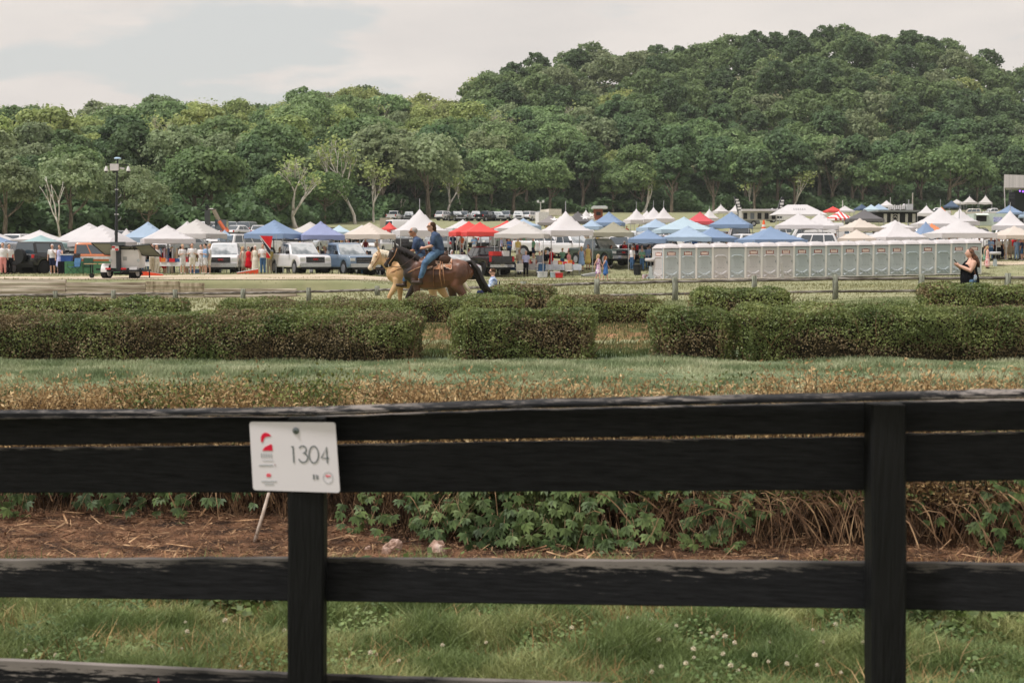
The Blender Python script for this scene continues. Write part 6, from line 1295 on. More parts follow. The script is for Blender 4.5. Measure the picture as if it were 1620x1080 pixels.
rp = N.new('ShaderNodeValToRGB'); rp.color_ramp.interpolation = 'CONSTANT'; rp.color_ramp.elements[0].color = (*RGB(222, 60, 54), 1); rp.color_ramp.elements[1].position = .5; rp.color_ramp.elements[1].color = (*RGB(232, 224, 216), 1); L.new(wv.outputs[0], rp.inputs[0]); L.new(rp.outputs[0], N['Principled BSDF'].inputs['Base Color']); _m['canopy_stripe'] = m; TC['stripe'] = (1, 1, 1)
for a in CL:
    px0, px1, pk, ev, c, lab = a[:6]; y = a[6] if len(a) > 6 else None; st = a[7] if len(a) > 7 else 'pop'
    t = canopy(px0, px1, pk, ev, c, lab, y, st, val=.3 if st != 'peak' else .4, extra=tmat('blue') if (px0, px1) == (391, 480) else None)
    if 'star' in lab:
        mb = MB(); pts = []
        for k in range(10): rr = .55 if k % 2 == 0 else .23; pts.append((rr * math.sin(k * math.pi / 5), rr * math.cos(k * math.pi / 5)))
        mb.add([(x, 0, z) for x, z in pts], [tuple(range(10))]); s = part('star_emblem', mb, white, t); w_ = (px1 - px0) / F * y / 2 / 1.2; s.location = (.5, -w_ * .58, row_of(0, 1) * 0 + (CZ + (HZ - (pk * .45 + ev * .55)) * (y - w_ * .5) / F - t.location.z)); s.rotation_euler = (R(-48), 0, 0)
# marquee
y = 215; t = thing('marquee', 'long white marquee with flat ridge before the wood', 'marquee tent', on(1262, y), 0); zg = t.location.z
def lx(px): return X(px, y) - X(1262, y)
zr1, ze1 = CZ + (HZ - 324) * y / F - zg, CZ + (HZ - 340) * y / F - zg
part('roof', MB().add([(lx(1224), -3, ze1), (lx(1300), -3, ze1), (lx(1300), 5, ze1), (lx(1224), 5, ze1), (lx(1246), 1, zr1), (lx(1277), 1, zr1)], [(0, 1, 5, 4), (1, 2, 5), (2, 3, 4, 5), (3, 0, 4)]), tmat('white'), t)
part('valance', MB().box((lx(1262), -3, ze1 - .15), (lx(1300) - lx(1224), .04, .3)), tmat('white'), t)
for px in (1226, 1250, 1275, 1298): part('leg', MB().box((lx(px), -2.95, ze1 / 2), (.08, .08, ze1)), polem, t)
mb = MB()
for k in range(6): mb.box((lx(1252 + k * 3.4), -1.15, (zr1 * .53 + ze1 * .47)), (.2, .05, .3), rx=-.6)
part('lettering', mb, mat('pale_letters', RGB(186, 182, 176), .8), t)
# ---------------------------------------------------------------- mast trailer with cameras and solar panels
y = 70.2; TX = X(199, y); TG = gz(TX, y); tr = thing('camera_trailer', 'white surveillance trailer with black mast, cameras and tilted solar panels', 'trailer', (TX, y, TG))
def tp(px, row, d=0): p = at(px, row, y + d); return Vector((p.x - TX, p.y - y, p.z - TG))
tw_ = mat('trailer_white', RGB(222, 216, 206), .5, var=.08, scale=2); gm = mat('panel_back', RGB(136, 138, 118), .6, col2=RGB(112, 114, 98), scale=1)
a, b = tp(177, 395), tp(221, 424); part('housing', MB().box(((a.x + b.x) / 2, .4, (a.z + b.z) / 2), (b.x - a.x, 1.3, a.z - b.z)), tw_, tr)
a, b = tp(197, 406), tp(203, 412); part('vent_grille', MB().box(((a.x + b.x) / 2, -.26, (a.z + b.z) / 2), (b.x - a.x, .03, a.z - b.z)), paint((170, 168, 160)), tr)
part('housing_door', MB().box((tp(201, 0).x, -.257, tp(0, 410).z), (.9, .016, .62)), tw_, tr)
for px in (174.5, 219): part('round_lamp', MB().tube([tp(px, 412, -.3), tp(px, 412, -.24)], .075, 10), paint((190, 196, 190), .3), tr)
part('chassis', MB().box((tp(195, 0).x, .2, tp(0, 428).z), (1.75, 1.7, .10)), trim, tr); part('tow_bar', MB().box((tp(158, 0).x, .2, tp(0, 426).z), (.95, .1, .09)), trim, tr)
part('axle', MB().box((tp(193, 0).x, .3, tp(0, 433).z), (1.4, .1, .1)), trim, tr)
for px, s in ((214, -1), (169, -1)):
    c = tp(px, 433); zc = .33; w1 = part('wheel', MB().tube([(c.x - .16, .1, zc), (c.x + .10, .02, zc), (c.x + .14, .0, zc)], [.33, .33, .28], 18), tyre, tr); part('rim', MB().tube([(c.x + .12, .01, zc), (c.x + .16, 0, zc)], [.22, .2], 14), white, w1)
    mb = MB(); pr = [(math.cos(R(d)) * .42, math.sin(R(d)) * .42) for d in range(0, 181, 15)] + [(math.cos(R(d)) * .38, math.sin(R(d)) * .38) for d in range(180, -1, -15)]
    vs = [(c.x - .2, .05 + a_, zc + b_) for a_, b_ in pr] + [(c.x + .17, .05 + a_, zc + b_) for a_, b_ in pr]; n = len(pr); part('mudguard', MB().add(vs, [(i, (i + 1) % n, n + (i + 1) % n, n + i) for i in range(n)] + [tuple(range(n)), tuple(range(2 * n - 1, n - 1, -1))]), tw_, tr)
part('jockey_wheel', MB().tube([tp(145, 436), tp(145, 436) + Vector((0, .08, 0))], .12, 10), tyre, tr)
part('jack_leg', MB().tube([tp(146, 432), tp(146.5, 419)], .03, 6), trim, tr); part('jack_leg', MB().tube([tp(205, 443), tp(205, 418)], .035, 6), trim, tr)
for px in (171, 195.5): part('tail_light', MB().box(tp(px, 425, -.72), (.25, .05, .09)), lampr, tr)
part('mast', MB().box(((tp(184, 0).x), -.4, (tp(0, 388).z + tp(0, 427).z) / 2), (.2, .2, tp(0, 388).z - tp(0, 427).z)).tube([tp(184, 388, -.4), tp(184.2, 340, -.4)], .075, 10).tube([tp(184.2, 340, -.4), tp(184.4, 300, -.4)], .058, 10).tube([tp(184.4, 300, -.4), tp(186, 252, -.4)], .042, 10), paint((46, 48, 50), .5), tr)
part('mast_head', MB().box(((tp(183.5, 0).x), -.42, tp(0, 385.5).z), (.66, .3, .17)), paint((84, 88, 88), .5), tr)
# panels: back sides seen, with dark frames
def slab(pts, m, name, par, th=.04):
    P = [Vector(p) for p in pts]; n = (P[1] - P[0]).cross(P[3] - P[0]).normalized() * th
    return part(name, MB().add(P + [p + n for p in P], [(0, 1, 2, 3), (7, 6, 5, 4)] + [(i, (i + 1) % 4, 4 + (i + 1) % 4, 4 + i) for i in range(4)]), m, par)
for P in ([(144.5, 384.5, -.5), (177, 384.5, -.5), (177, 402.5, .5), (165.5, 402.5, .5)], [(187, 389, -.5), (213, 390, -.5), (223, 402, .5), (192, 402, .5)], [(209, 389, -.5), (236.5, 386.8, -.5), (255.5, 405.5, .5), (226, 404, .5)]):
    pp = [tp(*q) for q in P]; s = slab(pp, gm, 'solar_panel', tr)
    mb = MB()
    for i in range(4): mb.tube([pp[i], pp[(i + 1) % 4]], .032, 4)
    part('panel_frame', mb, trim, s)
part('strut', MB().tube([tp(200, 401, 0), tp(208, 390, -.4)], .02, 5).tube([tp(217, 403), tp(211, 391, -.4)], .02, 5), trim, tr)
a, b = tp(176.7, 389, -.52), tp(188, 396.5, -.52); sg2 = part('checker_sign', MB().box(((a.x + b.x) / 2, -.52, (a.z + b.z) / 2), (b.x - a.x, .02, a.z - b.z)), white, tr)
for q, (u, v_) in enumerate(((.25, .25), (.72, .75))): part('red_field', MB().box((a.x + (b.x - a.x) * u, -.535, b.z + (a.z - b.z) * (1 - v_)), ((b.x - a.x) * .44, .008, (a.z - b.z) * .40)), paint((206, 40, 44)), sg2)
part('crossarm', MB().tube([tp(167, 260.5, -.4), tp(204, 260.5, -.4)], .022, 6), trim, tr); a, b = tp(175, 259.5, -.5), tp(188, 270, -.5); part('control_box', MB().box(((a.x + b.x) / 2, -.56, (a.z + b.z) / 2), (b.x - a.x, .16, a.z - b.z)), paint((214, 206, 200)), tr)
for px in (168, 203): cc = part('dome_camera', MB().tube([tp(px, 263, -.4), tp(px, 265, -.4), tp(px, 269.5, -.4), tp(px, 271, -.4)], [.03, .06, .105, .1], 12), paint((222, 216, 208)), tr); part('lens_dome', MB().ball(tp(px, 271.3, -.4), .078, 10, 6), paint((30, 30, 34), .1), cc)
part('side_camera', MB().box(tp(193, 266.5, -.4), (.2, .14, .09), ry=.15), paint((214, 208, 200)), tr); part('beacon', MB().tube([tp(186, 252, -.4), tp(186, 250.5, -.4), tp(186, 249, -.4)], [.16, .18, .1], 12), paint((180, 206, 224), .3), tr)
mb = MB()
for row in (275, 289, 318, 333, 352, 364): mb.tube([tp(184, row, -.4), tp(180.8, row + 4, -.4), tp(182, row + 9, -.4), tp(184, row + 10, -.4)], .010, 4)
part('mast_cable', mb, trim, tr); part('bracket', MB().box(tp(184.5, 300, -.4), (.16, .1, .05)).box(tp(184.5, 339, -.4), (.2, .1, .05)), paint((200, 196, 190)), tr)
part('whip_aerial', MB().tube([tp(167.5, 260, -.4), tp(168, 236, -.4)], .008, 4), trim, tr)
for row in (310, 322, 346): part('side_rung', MB().tube([tp(184.5, row + 5, -.4), tp(191, row, -.4), tp(191.5, row - 3, -.4)], .012, 4), paint((190, 188, 184)), tr)
t = thing('marker_post', 'short thin black marker post in the dirt right of the trailer', 'post', on(237, 71.5)); part('post', MB().tube([(0, 0, -.05), (0, 0, .36)], .03, 8), blackc, t); part('cap', MB().ball((0, 0, .36), .034, 8, 5), paint((40, 90, 60)), t)
# ---------------------------------------------------------------- games, tables, chairs
def cornhole(px, y, col, rz, label):
    t = thing('bean_bag_board', label, 'bean bag board', on(px, y), R(rz), 'bean bag boards on the grass'); m = paint(col, .6)
    a = math.atan(.22 / 1.2)
    fr = MB()
    for s in (-1, 1): fr.add([(-.62, s * .3 - .015, 0), (.60, s * .3 - .015, .0), (.60, s * .3 - .015, .30), (-.62, s * .3 - .015, .09), (-.62, s * .3 + .015, 0), (.60, s * .3 + .015, .0), (.60, s * .3 + .015, .30), (-.62, s * .3 + .015, .09)], [(0, 1, 2, 3), (7, 6, 5, 4), (0, 1, 5, 4), (1, 2, 6, 5), (2, 3, 7, 6), (3, 0, 4, 7)])
    part('frame', fr, m, t); part('deck', MB().box((-.01, 0, .205), (1.24, .63, .02), ry=-math.atan(.21 / 1.22)), paint((224, 214, 206)) if col[0] > 180 else paint((190, 190, 184)), t); part('hole', MB().tube([(.38, 0, .28), (.38, 0, .287)], .08, 12), blackc, t)
    for s in (-1, 1): part('leg', MB().box((.52, s * .25, .12), (.06, .03, .24)), m, t)
cornhole(392, 82.5, (232, 84, 48), 14, 'orange edged bean bag board on the grass before the white pickup'); cornhole(239, 76, (232, 84, 48), 200, 'orange bean bag board lying behind the mast trailer'); cornhole(934, 100, (150, 150, 144), 10, 'grey bean bag board on the grass before the dark green pickup')
def table(px, y, w_, col, rz=0, label='', things=0, low=False, seed=1, cloth_to=.0):
    t = thing('table', label, 'table', on(px, y), R(rz)); tm = cloth(col)
    part('tabletop', MB().box((0, 0, .735), (w_, .75, .03)), tm, t)
    mb = MB(); n = 24
    for i in range(n): pass
    vs = []; 
    for i in range(n + 1):
        u = -w_ / 2 + w_ * i / n; d = .02 * math.sin(i * 1.7); vs += [(u, -.378 + d * .3, .72), (u, -.385 - abs(d), cloth_to)]
    mb.add(vs, [(2 * i, 2 * i + 2, 2 * i + 3, 2 * i + 1) for i in range(n)]); part('cloth_skirt', mb, tm, t)
    for sx_ in (-1, 1):
        for sy_ in (-1, 1): part('leg', MB().tube([(sx_ * (w_ / 2 - .1), sy_ * .3, 0), (sx_ * (w_ / 2 - .1), sy_ * .3, .72)], .015, 6), polem, t)
    return t
def camp_chair(px, y, rz, col, label):
    t = thing('camp_chair', label, 'folding chair', on(px, y), R(rz), 'folding camp chairs under the canopies'); m = cloth(col); mf = trim
    part('seat', MB().add([(-.26, -.24, .44), (.26, -.24, .44), (.24, .2, .40), (-.24, .2, .40), (-.26, -.24, .42), (.26, -.24, .42), (.24, .2, .38), (-.24, .2, .38)], [(0, 1, 2, 3), (7, 6, 5, 4), (0, 1, 5, 4), (1, 2, 6, 5), (2, 3, 7, 6), (3, 0, 4, 7)]), m, t)
    part('backrest', MB().box((0, .26, .68), (.5, .02, .5), rx=-.2), m, t)
    for s in (-1, 1):
        part('leg', MB().tube([(s * .28, -.26, 0), (s * .26, .22, .45), (s * .27, .32, .92)], .012, 5), mf, t); part('leg', MB().tube([(s * .28, .28, 0), (s * .27, -.25, .45), (s * .27, -.25, .62)], .012, 5), mf, t); part('armrest', MB().box((s * .28, 0, .63), (.07, .5, .02)), m, t)
def cooler(px, y, rz, col, lid, label, z=None, s=1):
    p = on(px, y); 
    if z is not None: p.z += z
    t = thing('cooler', label, 'cooler', p, R(rz), None, s); part('box', MB().prism([(-.3, 0), (.3, 0), (.33, .36), (-.33, .36)], -.19, .19, inset=.05), paint(col), t); part('lid', MB().box((0, 0, .39), (.68, .42, .06)), paint(lid), t); part('handle', MB().tube([(-.36, -.0, .2), (-.38, 0, .34), (.38, 0, .34), (.36, 0, .2)][:2], .015, 5), blackc, t)
t1 = table(270, 88, 4.6, (222, 216, 208), 0, 'long white table with red and white cups under the white canopy', cloth_to=.50)
t2 = table(150, 82.5, 3.2, (86, 128, 90), 0, 'long table with green cloth in front of the orange pickup')
table(112, 83, 1.2, (30, 30, 34), 0, 'small table with black cloth beside the woman in the lavender dress'); table(890, 101, 2.6, (206, 208, 210), 4, 'folding table with food under the white peak canopy', cloth_to=.35); table(836, 101.5, 2.2, (214, 208, 202), -6, 'white table with snacks beneath the cream canopy', cloth_to=.3); table(1405, 112, 3.0, (222, 216, 208), 0, 'white table behind the toilets under the biggest canopy')
camp_chair(118, 81.5, -30, (84, 120, 150), 'light blue folding chair before the green cloth table'); camp_chair(140, 81.2, 10, (60, 88, 70), 'dark green folding chair against the green cloth'); camp_chair(812, 100.5, 160, (44, 66, 100), 'navy folding chair beside the black pickup'); camp_chair(855, 99.6, 200, (60, 90, 120), 'blue folding chair by the white snack table'); camp_chair(822, 99.5, 180, (206, 200, 192), 'chair draped with a pale blanket by the black pickup'); camp_chair(900, 99.8, 170, (220, 214, 206), 'white folding chair before the food table'); camp_chair(604, 93, 30, (40, 44, 56), 'dark folding chair behind the palomino head')
cooler(107, 83, 0, (48, 84, 150), (226, 222, 216), 'blue drinks cooler with white lid on the black table', .75); cooler(878, 99.2, 5, (176, 196, 196), (224, 220, 214), 'pale green cooler on the grass by the food table'); cooler(884.5, 98.9, 0, (196, 44, 40), (210, 60, 54), 'red cooler on the grass by the food table', s=.8); cooler(858, 99.2, 20, (214, 214, 210), (226, 222, 216), 'white cooler behind the chairs of the cream canopy'); cooler(308, 84.5, 30, (66, 92, 130), (200, 200, 200), 'small blue cooler by the group in white shorts', s=.8)
# small stools and picnic bench beside the trailer
for px, y_, lab in ((144, 78, 'small wooden stool table before the green cloth'), (167, 78, 'small wooden stool left of the trailer box')):
    t = thing('stool', lab, 'stool', on(px, y_)); part('seat', MB().box((0, 0, .62), (.62, .4, .04)), mat('pine', RGB(206, 168, 122), .7, var=.15), t); part('column', MB().tube([(0, 0, .03), (0, 0, .6)], .025, 6), blackc, t); part('foot', MB().box((0, 0, .02), (.4, .3, .03)), blackc, t)
# cups and bottles on the tables
r = random.Random(4); cols_ = [(212, 40, 46), (226, 220, 214), (60, 90, 140), (232, 130, 60), (120, 60, 60), (70, 110, 80), (236, 200, 90)]; nm = {0: 'red', 1: 'white', 2: 'blue', 3: 'orange', 4: 'brown', 5: 'green', 6: 'yellow'}
for base, y_, n_, where in (((244, 300), 87.8, 20, 'long white table'), ((872, 908), 100.8, 14, 'folding food table'), ((822, 850), 101.3, 8, 'white snack table')):
    for k in range(n_):
        px = base[0] + (base[1] - base[0]) * (k + .5) / n_; ci = r.choice([0, 0, 1, 1, 2, 3, 4, 5, 6]); p = on(px, y_ + r.uniform(-.15, .25)); hh = r.uniform(.12, .34); s_ = r.uniform(.07, .16)
        kind = 'cup' if hh < .2 else 'box'; t = thing(kind, '%s %s standing on the %s, %s item from the left' % (nm[ci], 'party cup' if kind == 'cup' else 'food carton', where, ordn[min(k, 20)]), kind, (p.x, p.y, p.z + .752), 0, 'party things on the tables'); part('shell', MB().tube([(0, 0, 0), (0, 0, hh)], [s_ * .8, s_], 8) if kind == 'cup' else MB().box((0, 0, hh / 2), (s_ * 2.2, s_ * 1.6, hh), rz=r.uniform(-.4, .4)), paint(cols_[ci]), t)
# clothes rail of shirts
t = thing('clothes_rail', 'rail of pale shirts hanging beneath the white canopy', 'clothes rail', on(262, 90)); part('rail', MB().tube([(-.9, 0, 0), (-.9, 0, 1.75), (.9, 0, 1.75), (.9, 0, 0)], .02, 6), polem, t)
for k in range(7): part('shirt', blob([('t', [(-.8 + k * .26, 0, 1.62), (-.8 + k * .26, .02, 1.2), (-.8 + k * .26, 0, .9)], [(.2, .05), (.24, .06), (.25, .05)], (1, 0, 0))], .04, 1, 'shirt', cloth([(200, 206, 216), (220, 214, 208), (150, 176, 200), (230, 190, 190), (90, 100, 120), (214, 210, 204), (196, 170, 140)][k])), None, t)
# ---------------------------------------------------------------- flags, poles, buildings
t = thing('flag', 'red flag crossed by a white edged black diagonal beside the white pickup', 'flag', on(421, 84)); g = t.location.z
def fp(px, row): p = at(px, row, 84); return Vector((p.x - t.location.x, .03 * math.sin(px * .8), p.z - g))
c4 = [(410.5, 372.5), (433, 373), (429, 408), (427.5, 407)]
def fl_(name, pts, m, off=0): part(name, MB().add([fp(*p) + Vector((0, -off, 0)) for p in pts], [tuple(range(len(pts)))]), m, t)
fl_('red_field', [(411.5, 373), (431.5, 373.5), (428, 394)], paint((214, 36, 42), .8)); fl_('white_edge', [(410, 372.6), (411.5, 373), (428, 394), (428, 396), (425.5, 392.5)], white, .002); fl_('black_band', [(413, 377), (425.5, 392.5), (428, 396), (427.6, 403.5), (422.4, 396)], mat('flag_black', RGB(44, 46, 56), .8), .004)
fl_('white_edge', [(420.5, 394), (422.4, 396), (427.6, 403.5), (427.6, 406)], white, .006); fl_('red_field', [(421.5, 398), (427.4, 406), (427, 408.5), (421.5, 408)], paint((214, 36, 42), .8), .008)
part('pole', MB().tube([(fp(432, 0).x, 0, 0), (fp(433, 0).x, 0, fp(0, 371).z)], .015, 6), polem, t)
def feather(px, row0, row1, lean, label, seed):
    y_ = 235; p = on(px, y_); t = thing('feather_flag', label, 'feather flag', p, 0, 'tall dark feather flags'); g = p.z; pts = []; h0 = CZ + (HZ - row1) * y_ / F - g; h1 = CZ + (HZ - row0) * y_ / F - g; W_ = .95
    L1 = []; L2 = []
    for k in range(9):
        u = k / 8; z = h0 + (h1 - h0) * u; xx = lean * (1 - u) ** 1 * -0.0 + lean * u ** 1.3; L1.append((xx - W_ / 2 * (1 - .75 * max(0, u - .75) * 4 * .5), 0, z)); L2.append((xx + W_ / 2 * (1 - u ** 5 * .9), .0, z - .15 * u))
    ring = L1 + L2[::-1]; n = len(ring); part('banner', MB().add([(a, -.02, c) for a, b, c in ring] + [(a, .02, c) for a, b, c in ring], [tuple(range(n)), tuple(range(2 * n - 1, n - 1, -1))]), paint((44, 44, 46), .8), t)
    part('pole', MB().tube([(L1[0][0], 0, 0)] + [v for v in L1], .03, 5), polem, t)
    mb = MB()
    for k, wd in enumerate((.5, .62, .42, .6, .5)):
        u = .26 + k * .14; z = h0 + (h1 - h0) * u; xx = lean * u ** 1.3; mb.box((xx, -.03, z), (wd, .01, .34 if k % 2 else .26)); 
    part('lettering', mb, white, t)
feather(1171, 311, 343, -.9, 'dark feather flag with white letters leaning left by the blue canopy', 1); feather(1231, 312, 346, .7, 'dark feather flag with white letters leaning right by the marquee', 2)
def pole(px, row0, y_, rad, label, col=(168, 160, 146), lamps=False, cat='pole'):
    p = on(px, y_); h_ = CZ + (HZ - row0) * y_ / F - p.z; t = thing('pole' if not lamps else 'light_pole', label, cat, p); part('shaft', MB().tube([(0, 0, 0), (0, 0, h_)], [rad, rad * .7], 8), paint(col), t)
    if lamps:
        part('crossarm', MB().tube([(-.5, 0, h_ - .1), (.5, 0, h_ - .1)], .05, 6), paint(col), t)
        for s in (-1, 1): part('floodlight', MB().box((s * .45, -.1, h_ + .1), (.4, .3, .4)), paint((206, 206, 198)), t)
    else: part('cap', MB().ball((0, 0, h_), rad * .9, 8, 5), paint(col), t)
pole(855, 320, 250, .12, 'pale light pole with two floodlights beside the cream box truck', (200, 198, 188), True, 'light pole'); pole(1441, 307, 210, .13, 'bare wooden pole behind the black food stall'); pole(1331, 318, 250, .08, 'short pale flag pole above the striped canopy', (220, 214, 204)); pole(1406, 313, 262, .06, 'thin pole with tiny white flag above the highest canopy', (220, 214, 204)); pole(1435, 318, 225, .14, 'short grey vent pipe on the black food stall', (150, 150, 146))
def boxb(name, label, cat, px0, px1, row0, row1, y_, dep, m, rz=0):
    pc = (px0 + px1) / 2; p = Vector((X(pc, y_), y_, 0)); g = gz(p.x, y_); zt = CZ + (HZ - row0) * y_ / F; zb = CZ + (HZ - row1) * y_ / F; p.z = min(zb, max(g, zb - 9)); t = thing(name, label, cat, (p.x, y_, g), R(rz)); w_ = (px1 - px0) / F * y_
    part('wall', MB().box((0, dep / 2, (zt + zb) / 2 - g), (w_, dep, zt - zb)), m, t); return t, w_, zt - g, zb - g
t, w_, zt, zb = boxb('box_truck', 'cream box truck body behind the white peak canopy', 'truck', 868, 888.5, 331, 341, 215, 5, paint((214, 204, 184)), 14); part('cab', MB().box((-w_ / 2 - .8, 1, zb / 2 + .6), (1.6, 2, max(1.8, zb - .2))), white, t); part('chassis', MB().box((0, 2, .7), (w_, 1.8, .4)), trim, t)
for s in (-1, 1): part('wheel', MB().tube([(s * w_ * .3, .2, .45), (s * w_ * .3, .5, .45)], .45, 12), tyre, t)
t, w_, zt, zb = boxb('box_trailer', 'tan box trailer at the wood edge beside the small red canopy', 'trailer', 601.5, 619, 345, 360, 150, 3, mat('tan_box', RGB(170, 158, 136), .8, var=.1, scale=1)); part('wheel', MB().tube([(.4, -.05, .3), (.4, .25, .3)], .32, 12), tyre, t); part('door_seam', MB().box((.3, -.012, (zt + zb) / 2), (.03, .02, (zt - zb) * .9)), trim, t)
t, w_, zt, zb = boxb('kiosk', 'small red brick kiosk with pale flat roof at the wood edge', 'kiosk', 939.5, 953, 331, 348, 250, 2, mat('red_brick', RGB(160, 92, 72), .9, var=.3, scale=4)); part('roof', MB().box((.2, .6, zt + .2), (w_ * 1.75, 4, .38)).box((.2, .6, zt + .45), (w_ * 1.5, 3.4, .14)), paint((200, 200, 192)), t); part('window', MB().box((0, -.03, zt - .8), (w_ * .5, .05, .6)), trim, t)
# black food stall with white door frames and round emblem
t, w_, zt, zb = boxb('food_stall', 'black food stall container with white signs and round emblem', 'food stall', 1378, 1470, 336, 352, 195, 3, paint((34, 34, 36), .6)); s_ = 195 / F
def bx_(px): return (px - 1424) * s_
part('flat_roof', MB().box((bx_(1430), .9, zt + .12), (w_ * 1.03, 5, .22)), paint((120, 122, 116)), t)
for a, b in ((1396, 1401), (1407, 1410), (1418, 1421), (1430, 1434), (1441, 1446)): part('white_panel', MB().box((bx_((a + b) / 2), -.03, (zt + zb) / 2 - .1), ((b - a) * s_, .06, (zt - zb) * .82)), white, t)
mb = MB(); cx_, cz_ = bx_(1414), (zt + zb) / 2; mb.tube([(cx_ + math.cos(k * math.pi / 12) * .42, -.05, cz_ + math.sin(k * math.pi / 12) * .42) for k in range(25)], .045, 5).tube([(cx_ - .25, -.05, cz_ - .2), (cx_, -.05, cz_ + .25), (cx_ + .25, -.05, cz_ - .2)], .04, 5).tube([(cx_ - .3, -.05, cz_ + .1), (cx_ + .3, -.05, cz_ - .02)], .04, 5); part('round_emblem', mb, white, t)
mb = MB()
for k in range(9): mb.box((bx_(1402 + k * 3), -.6, zt + .65), (.19, .06, .55 if k % 3 else .7))
part('roof_lettering', mb, white, t); part('roof_box', MB().box((bx_(1436), 0, zt + .7), (.8, .8, .8)), paint((190, 188, 182)), t); part('roof_globe', MB().ball((bx_(1427.5), 0, zt + .95), .2, 10, 7), white, t)
# pale green food trailer near the stage
t, w_, zt, zb = boxb('food_trailer', 'pale green food trailer with serving hatch beside the twin peaks', 'food trailer', 1538, 1592, 338, 357, 150, 2.4, paint((196, 206, 192))); part('hatch', MB().box((-w_ * .28, -.03, (zt + zb) / 2 + .1), (w_ * .3, .05, .6)), trim, t); part('awning', MB().box((-w_ * .28, -.3, zt - .1), (w_ * .36, .6, .05), rx=.3), paint((214, 220, 206)), t); part('painted_sign', MB().box((w_ * .2, -.02, (zt + zb) / 2), (w_ * .25, .03, .5)), mat('lilac_sign', RGB(190, 190, 214), .7, col2=RGB(140, 144, 190), scale=6, det=1), t); part('wheel', MB().tube([(w_ * .2, -.05, .35), (w_ * .2, .25, .35)], .35, 12), tyre, t)
# long awning stall between the feather flags
t, w_, zt, zb = boxb('food_stall', 'stall with scalloped white awning and dark openings between the feather flags', 'food stall', 1172, 1228, 334, 348, 222, 3, paint((196, 190, 180))); part('awning', MB().box((0, -.4, zt + .1), (w_ * 1.02, 2.0, .3)), tmat('white'), t)
for k in range(5): part('opening', MB().box((-w_ * .4 + k * w_ * .2, -.03, (zt + zb) / 2 - .1), (w_ * .11, .06, (zt - zb) * .7)), trim if k != 1 else paint((120, 126, 134)), t)
t = thing('traffic_cone', 'tall orange cone-like barrel before the awning stall', 'cone', on(1207, 190)); part('cone', MB().tube([(0, 0, 0), (0, 0, .06), (0, 0, .06), (0, 0, .9)], [.3, .3, .2, .05], 12), paint((240, 100, 50)), t); part('reflective_band', MB().tube([(0, 0, .45), (0, 0, .6)], [.135, .11], 12), white, t); t.scale = (2, 2, 2)
# stage at the frame edge
y_ = 255; p = on(1612, y_); t = thing('stage', 'tall white roofed concert stage with hanging black loudspeakers', 'stage', p); g = p.z
def st(px, row): q = at(px, row, y_); return q.x - p.x, q.z - g
x0, z0 = st(1588.5, 276); x1, _ = st(1680, 276); _, z1 = st(0, 297); xl, _ = st(1596, 0); _, zb = st(0, 338)
sw_ = mat('stage_sheeting', RGB(206, 198, 192), .8, col2=RGB(184, 178, 172), scale=.5, stretch=(6, 1, .2)); part('roof', MB().add([(x0, 0, z0), (x1, 0, z0 - .4), (x1, 0, z1), (x0, 0, z1), (x0 + 3.6, 9, z0), (x1 + 3.6, 9, z0 - .4), (x1 + 3.6, 9, z1), (x0 + 3.6, 9, z1)], [(0, 1, 2, 3), (7, 6, 5, 4), (0, 1, 5, 4), (1, 2, 6, 5), (2, 3, 7, 6), (3, 0, 4, 7)]), sw_, t)
part('side_wall', MB().add([(x0, 0, z1 - .003), (xl, 0, z1 - .003), (x0 + .62, 0, 0), (x0 + .42, 0, 0), (x0 + .1, .3, z1 - .003), (xl + .1, .3, z1 - .003), (x0 + .7, .3, 0), (x0 + .5, .3, 0)], [(0, 1, 2, 3), (7, 6, 5, 4), (0, 1, 5, 4), (1, 2, 6, 5), (2, 3, 7, 6), (3, 0, 4, 7)]), sw_, t)
a, zt_ = st(1596, 304); b, zb_ = st(1604, 337)
for k in range(7): part('loudspeaker', MB().box(((a + b) / 2 - .02 * k, -.3, zt_ - (zt_ - zb_) * (k + .5) / 7), (b - a, .6, (zt_ - zb_) / 7 - .04), rx=.05 * k), paint((34, 36, 42), .6), t)
a, _ = st(1607.5, 0); mb = MB()
for s in (-.18, .18):
    for d in (0, .4): mb.tube([(a + s, d + .5, 0), (a + s, d + .5, z1)], .03, 5)
for k in range(14): mb.tube([(a - .18, .5, z1 * k / 14), (a + .18, .5, z1 * (k + 1) / 14)], .02, 4)
part('truss_tower', mb, polem, t); a0, zz0 = st(1611, 302)
for k in range(3): part('stage_lamp', MB().ball((a0 + .5 + k * .55, .6, zz0 - .1 * k), .16, 8, 6), mat('violet_lamp', (.35, .12, .9), .5, emit=2.2), t)
part('stage_floor', MB().box(((x0 + x1) / 2, 4, .7), (x1 - x0 - 1.2, 8, 1.4)), trim, t); part('backdrop', MB().box(((x0 + x1) / 2 + 3.8, 8.5, z1 / 2), (x1 - x0 - 2, .1, z1 - .4)), paint((30, 44, 34)), t)
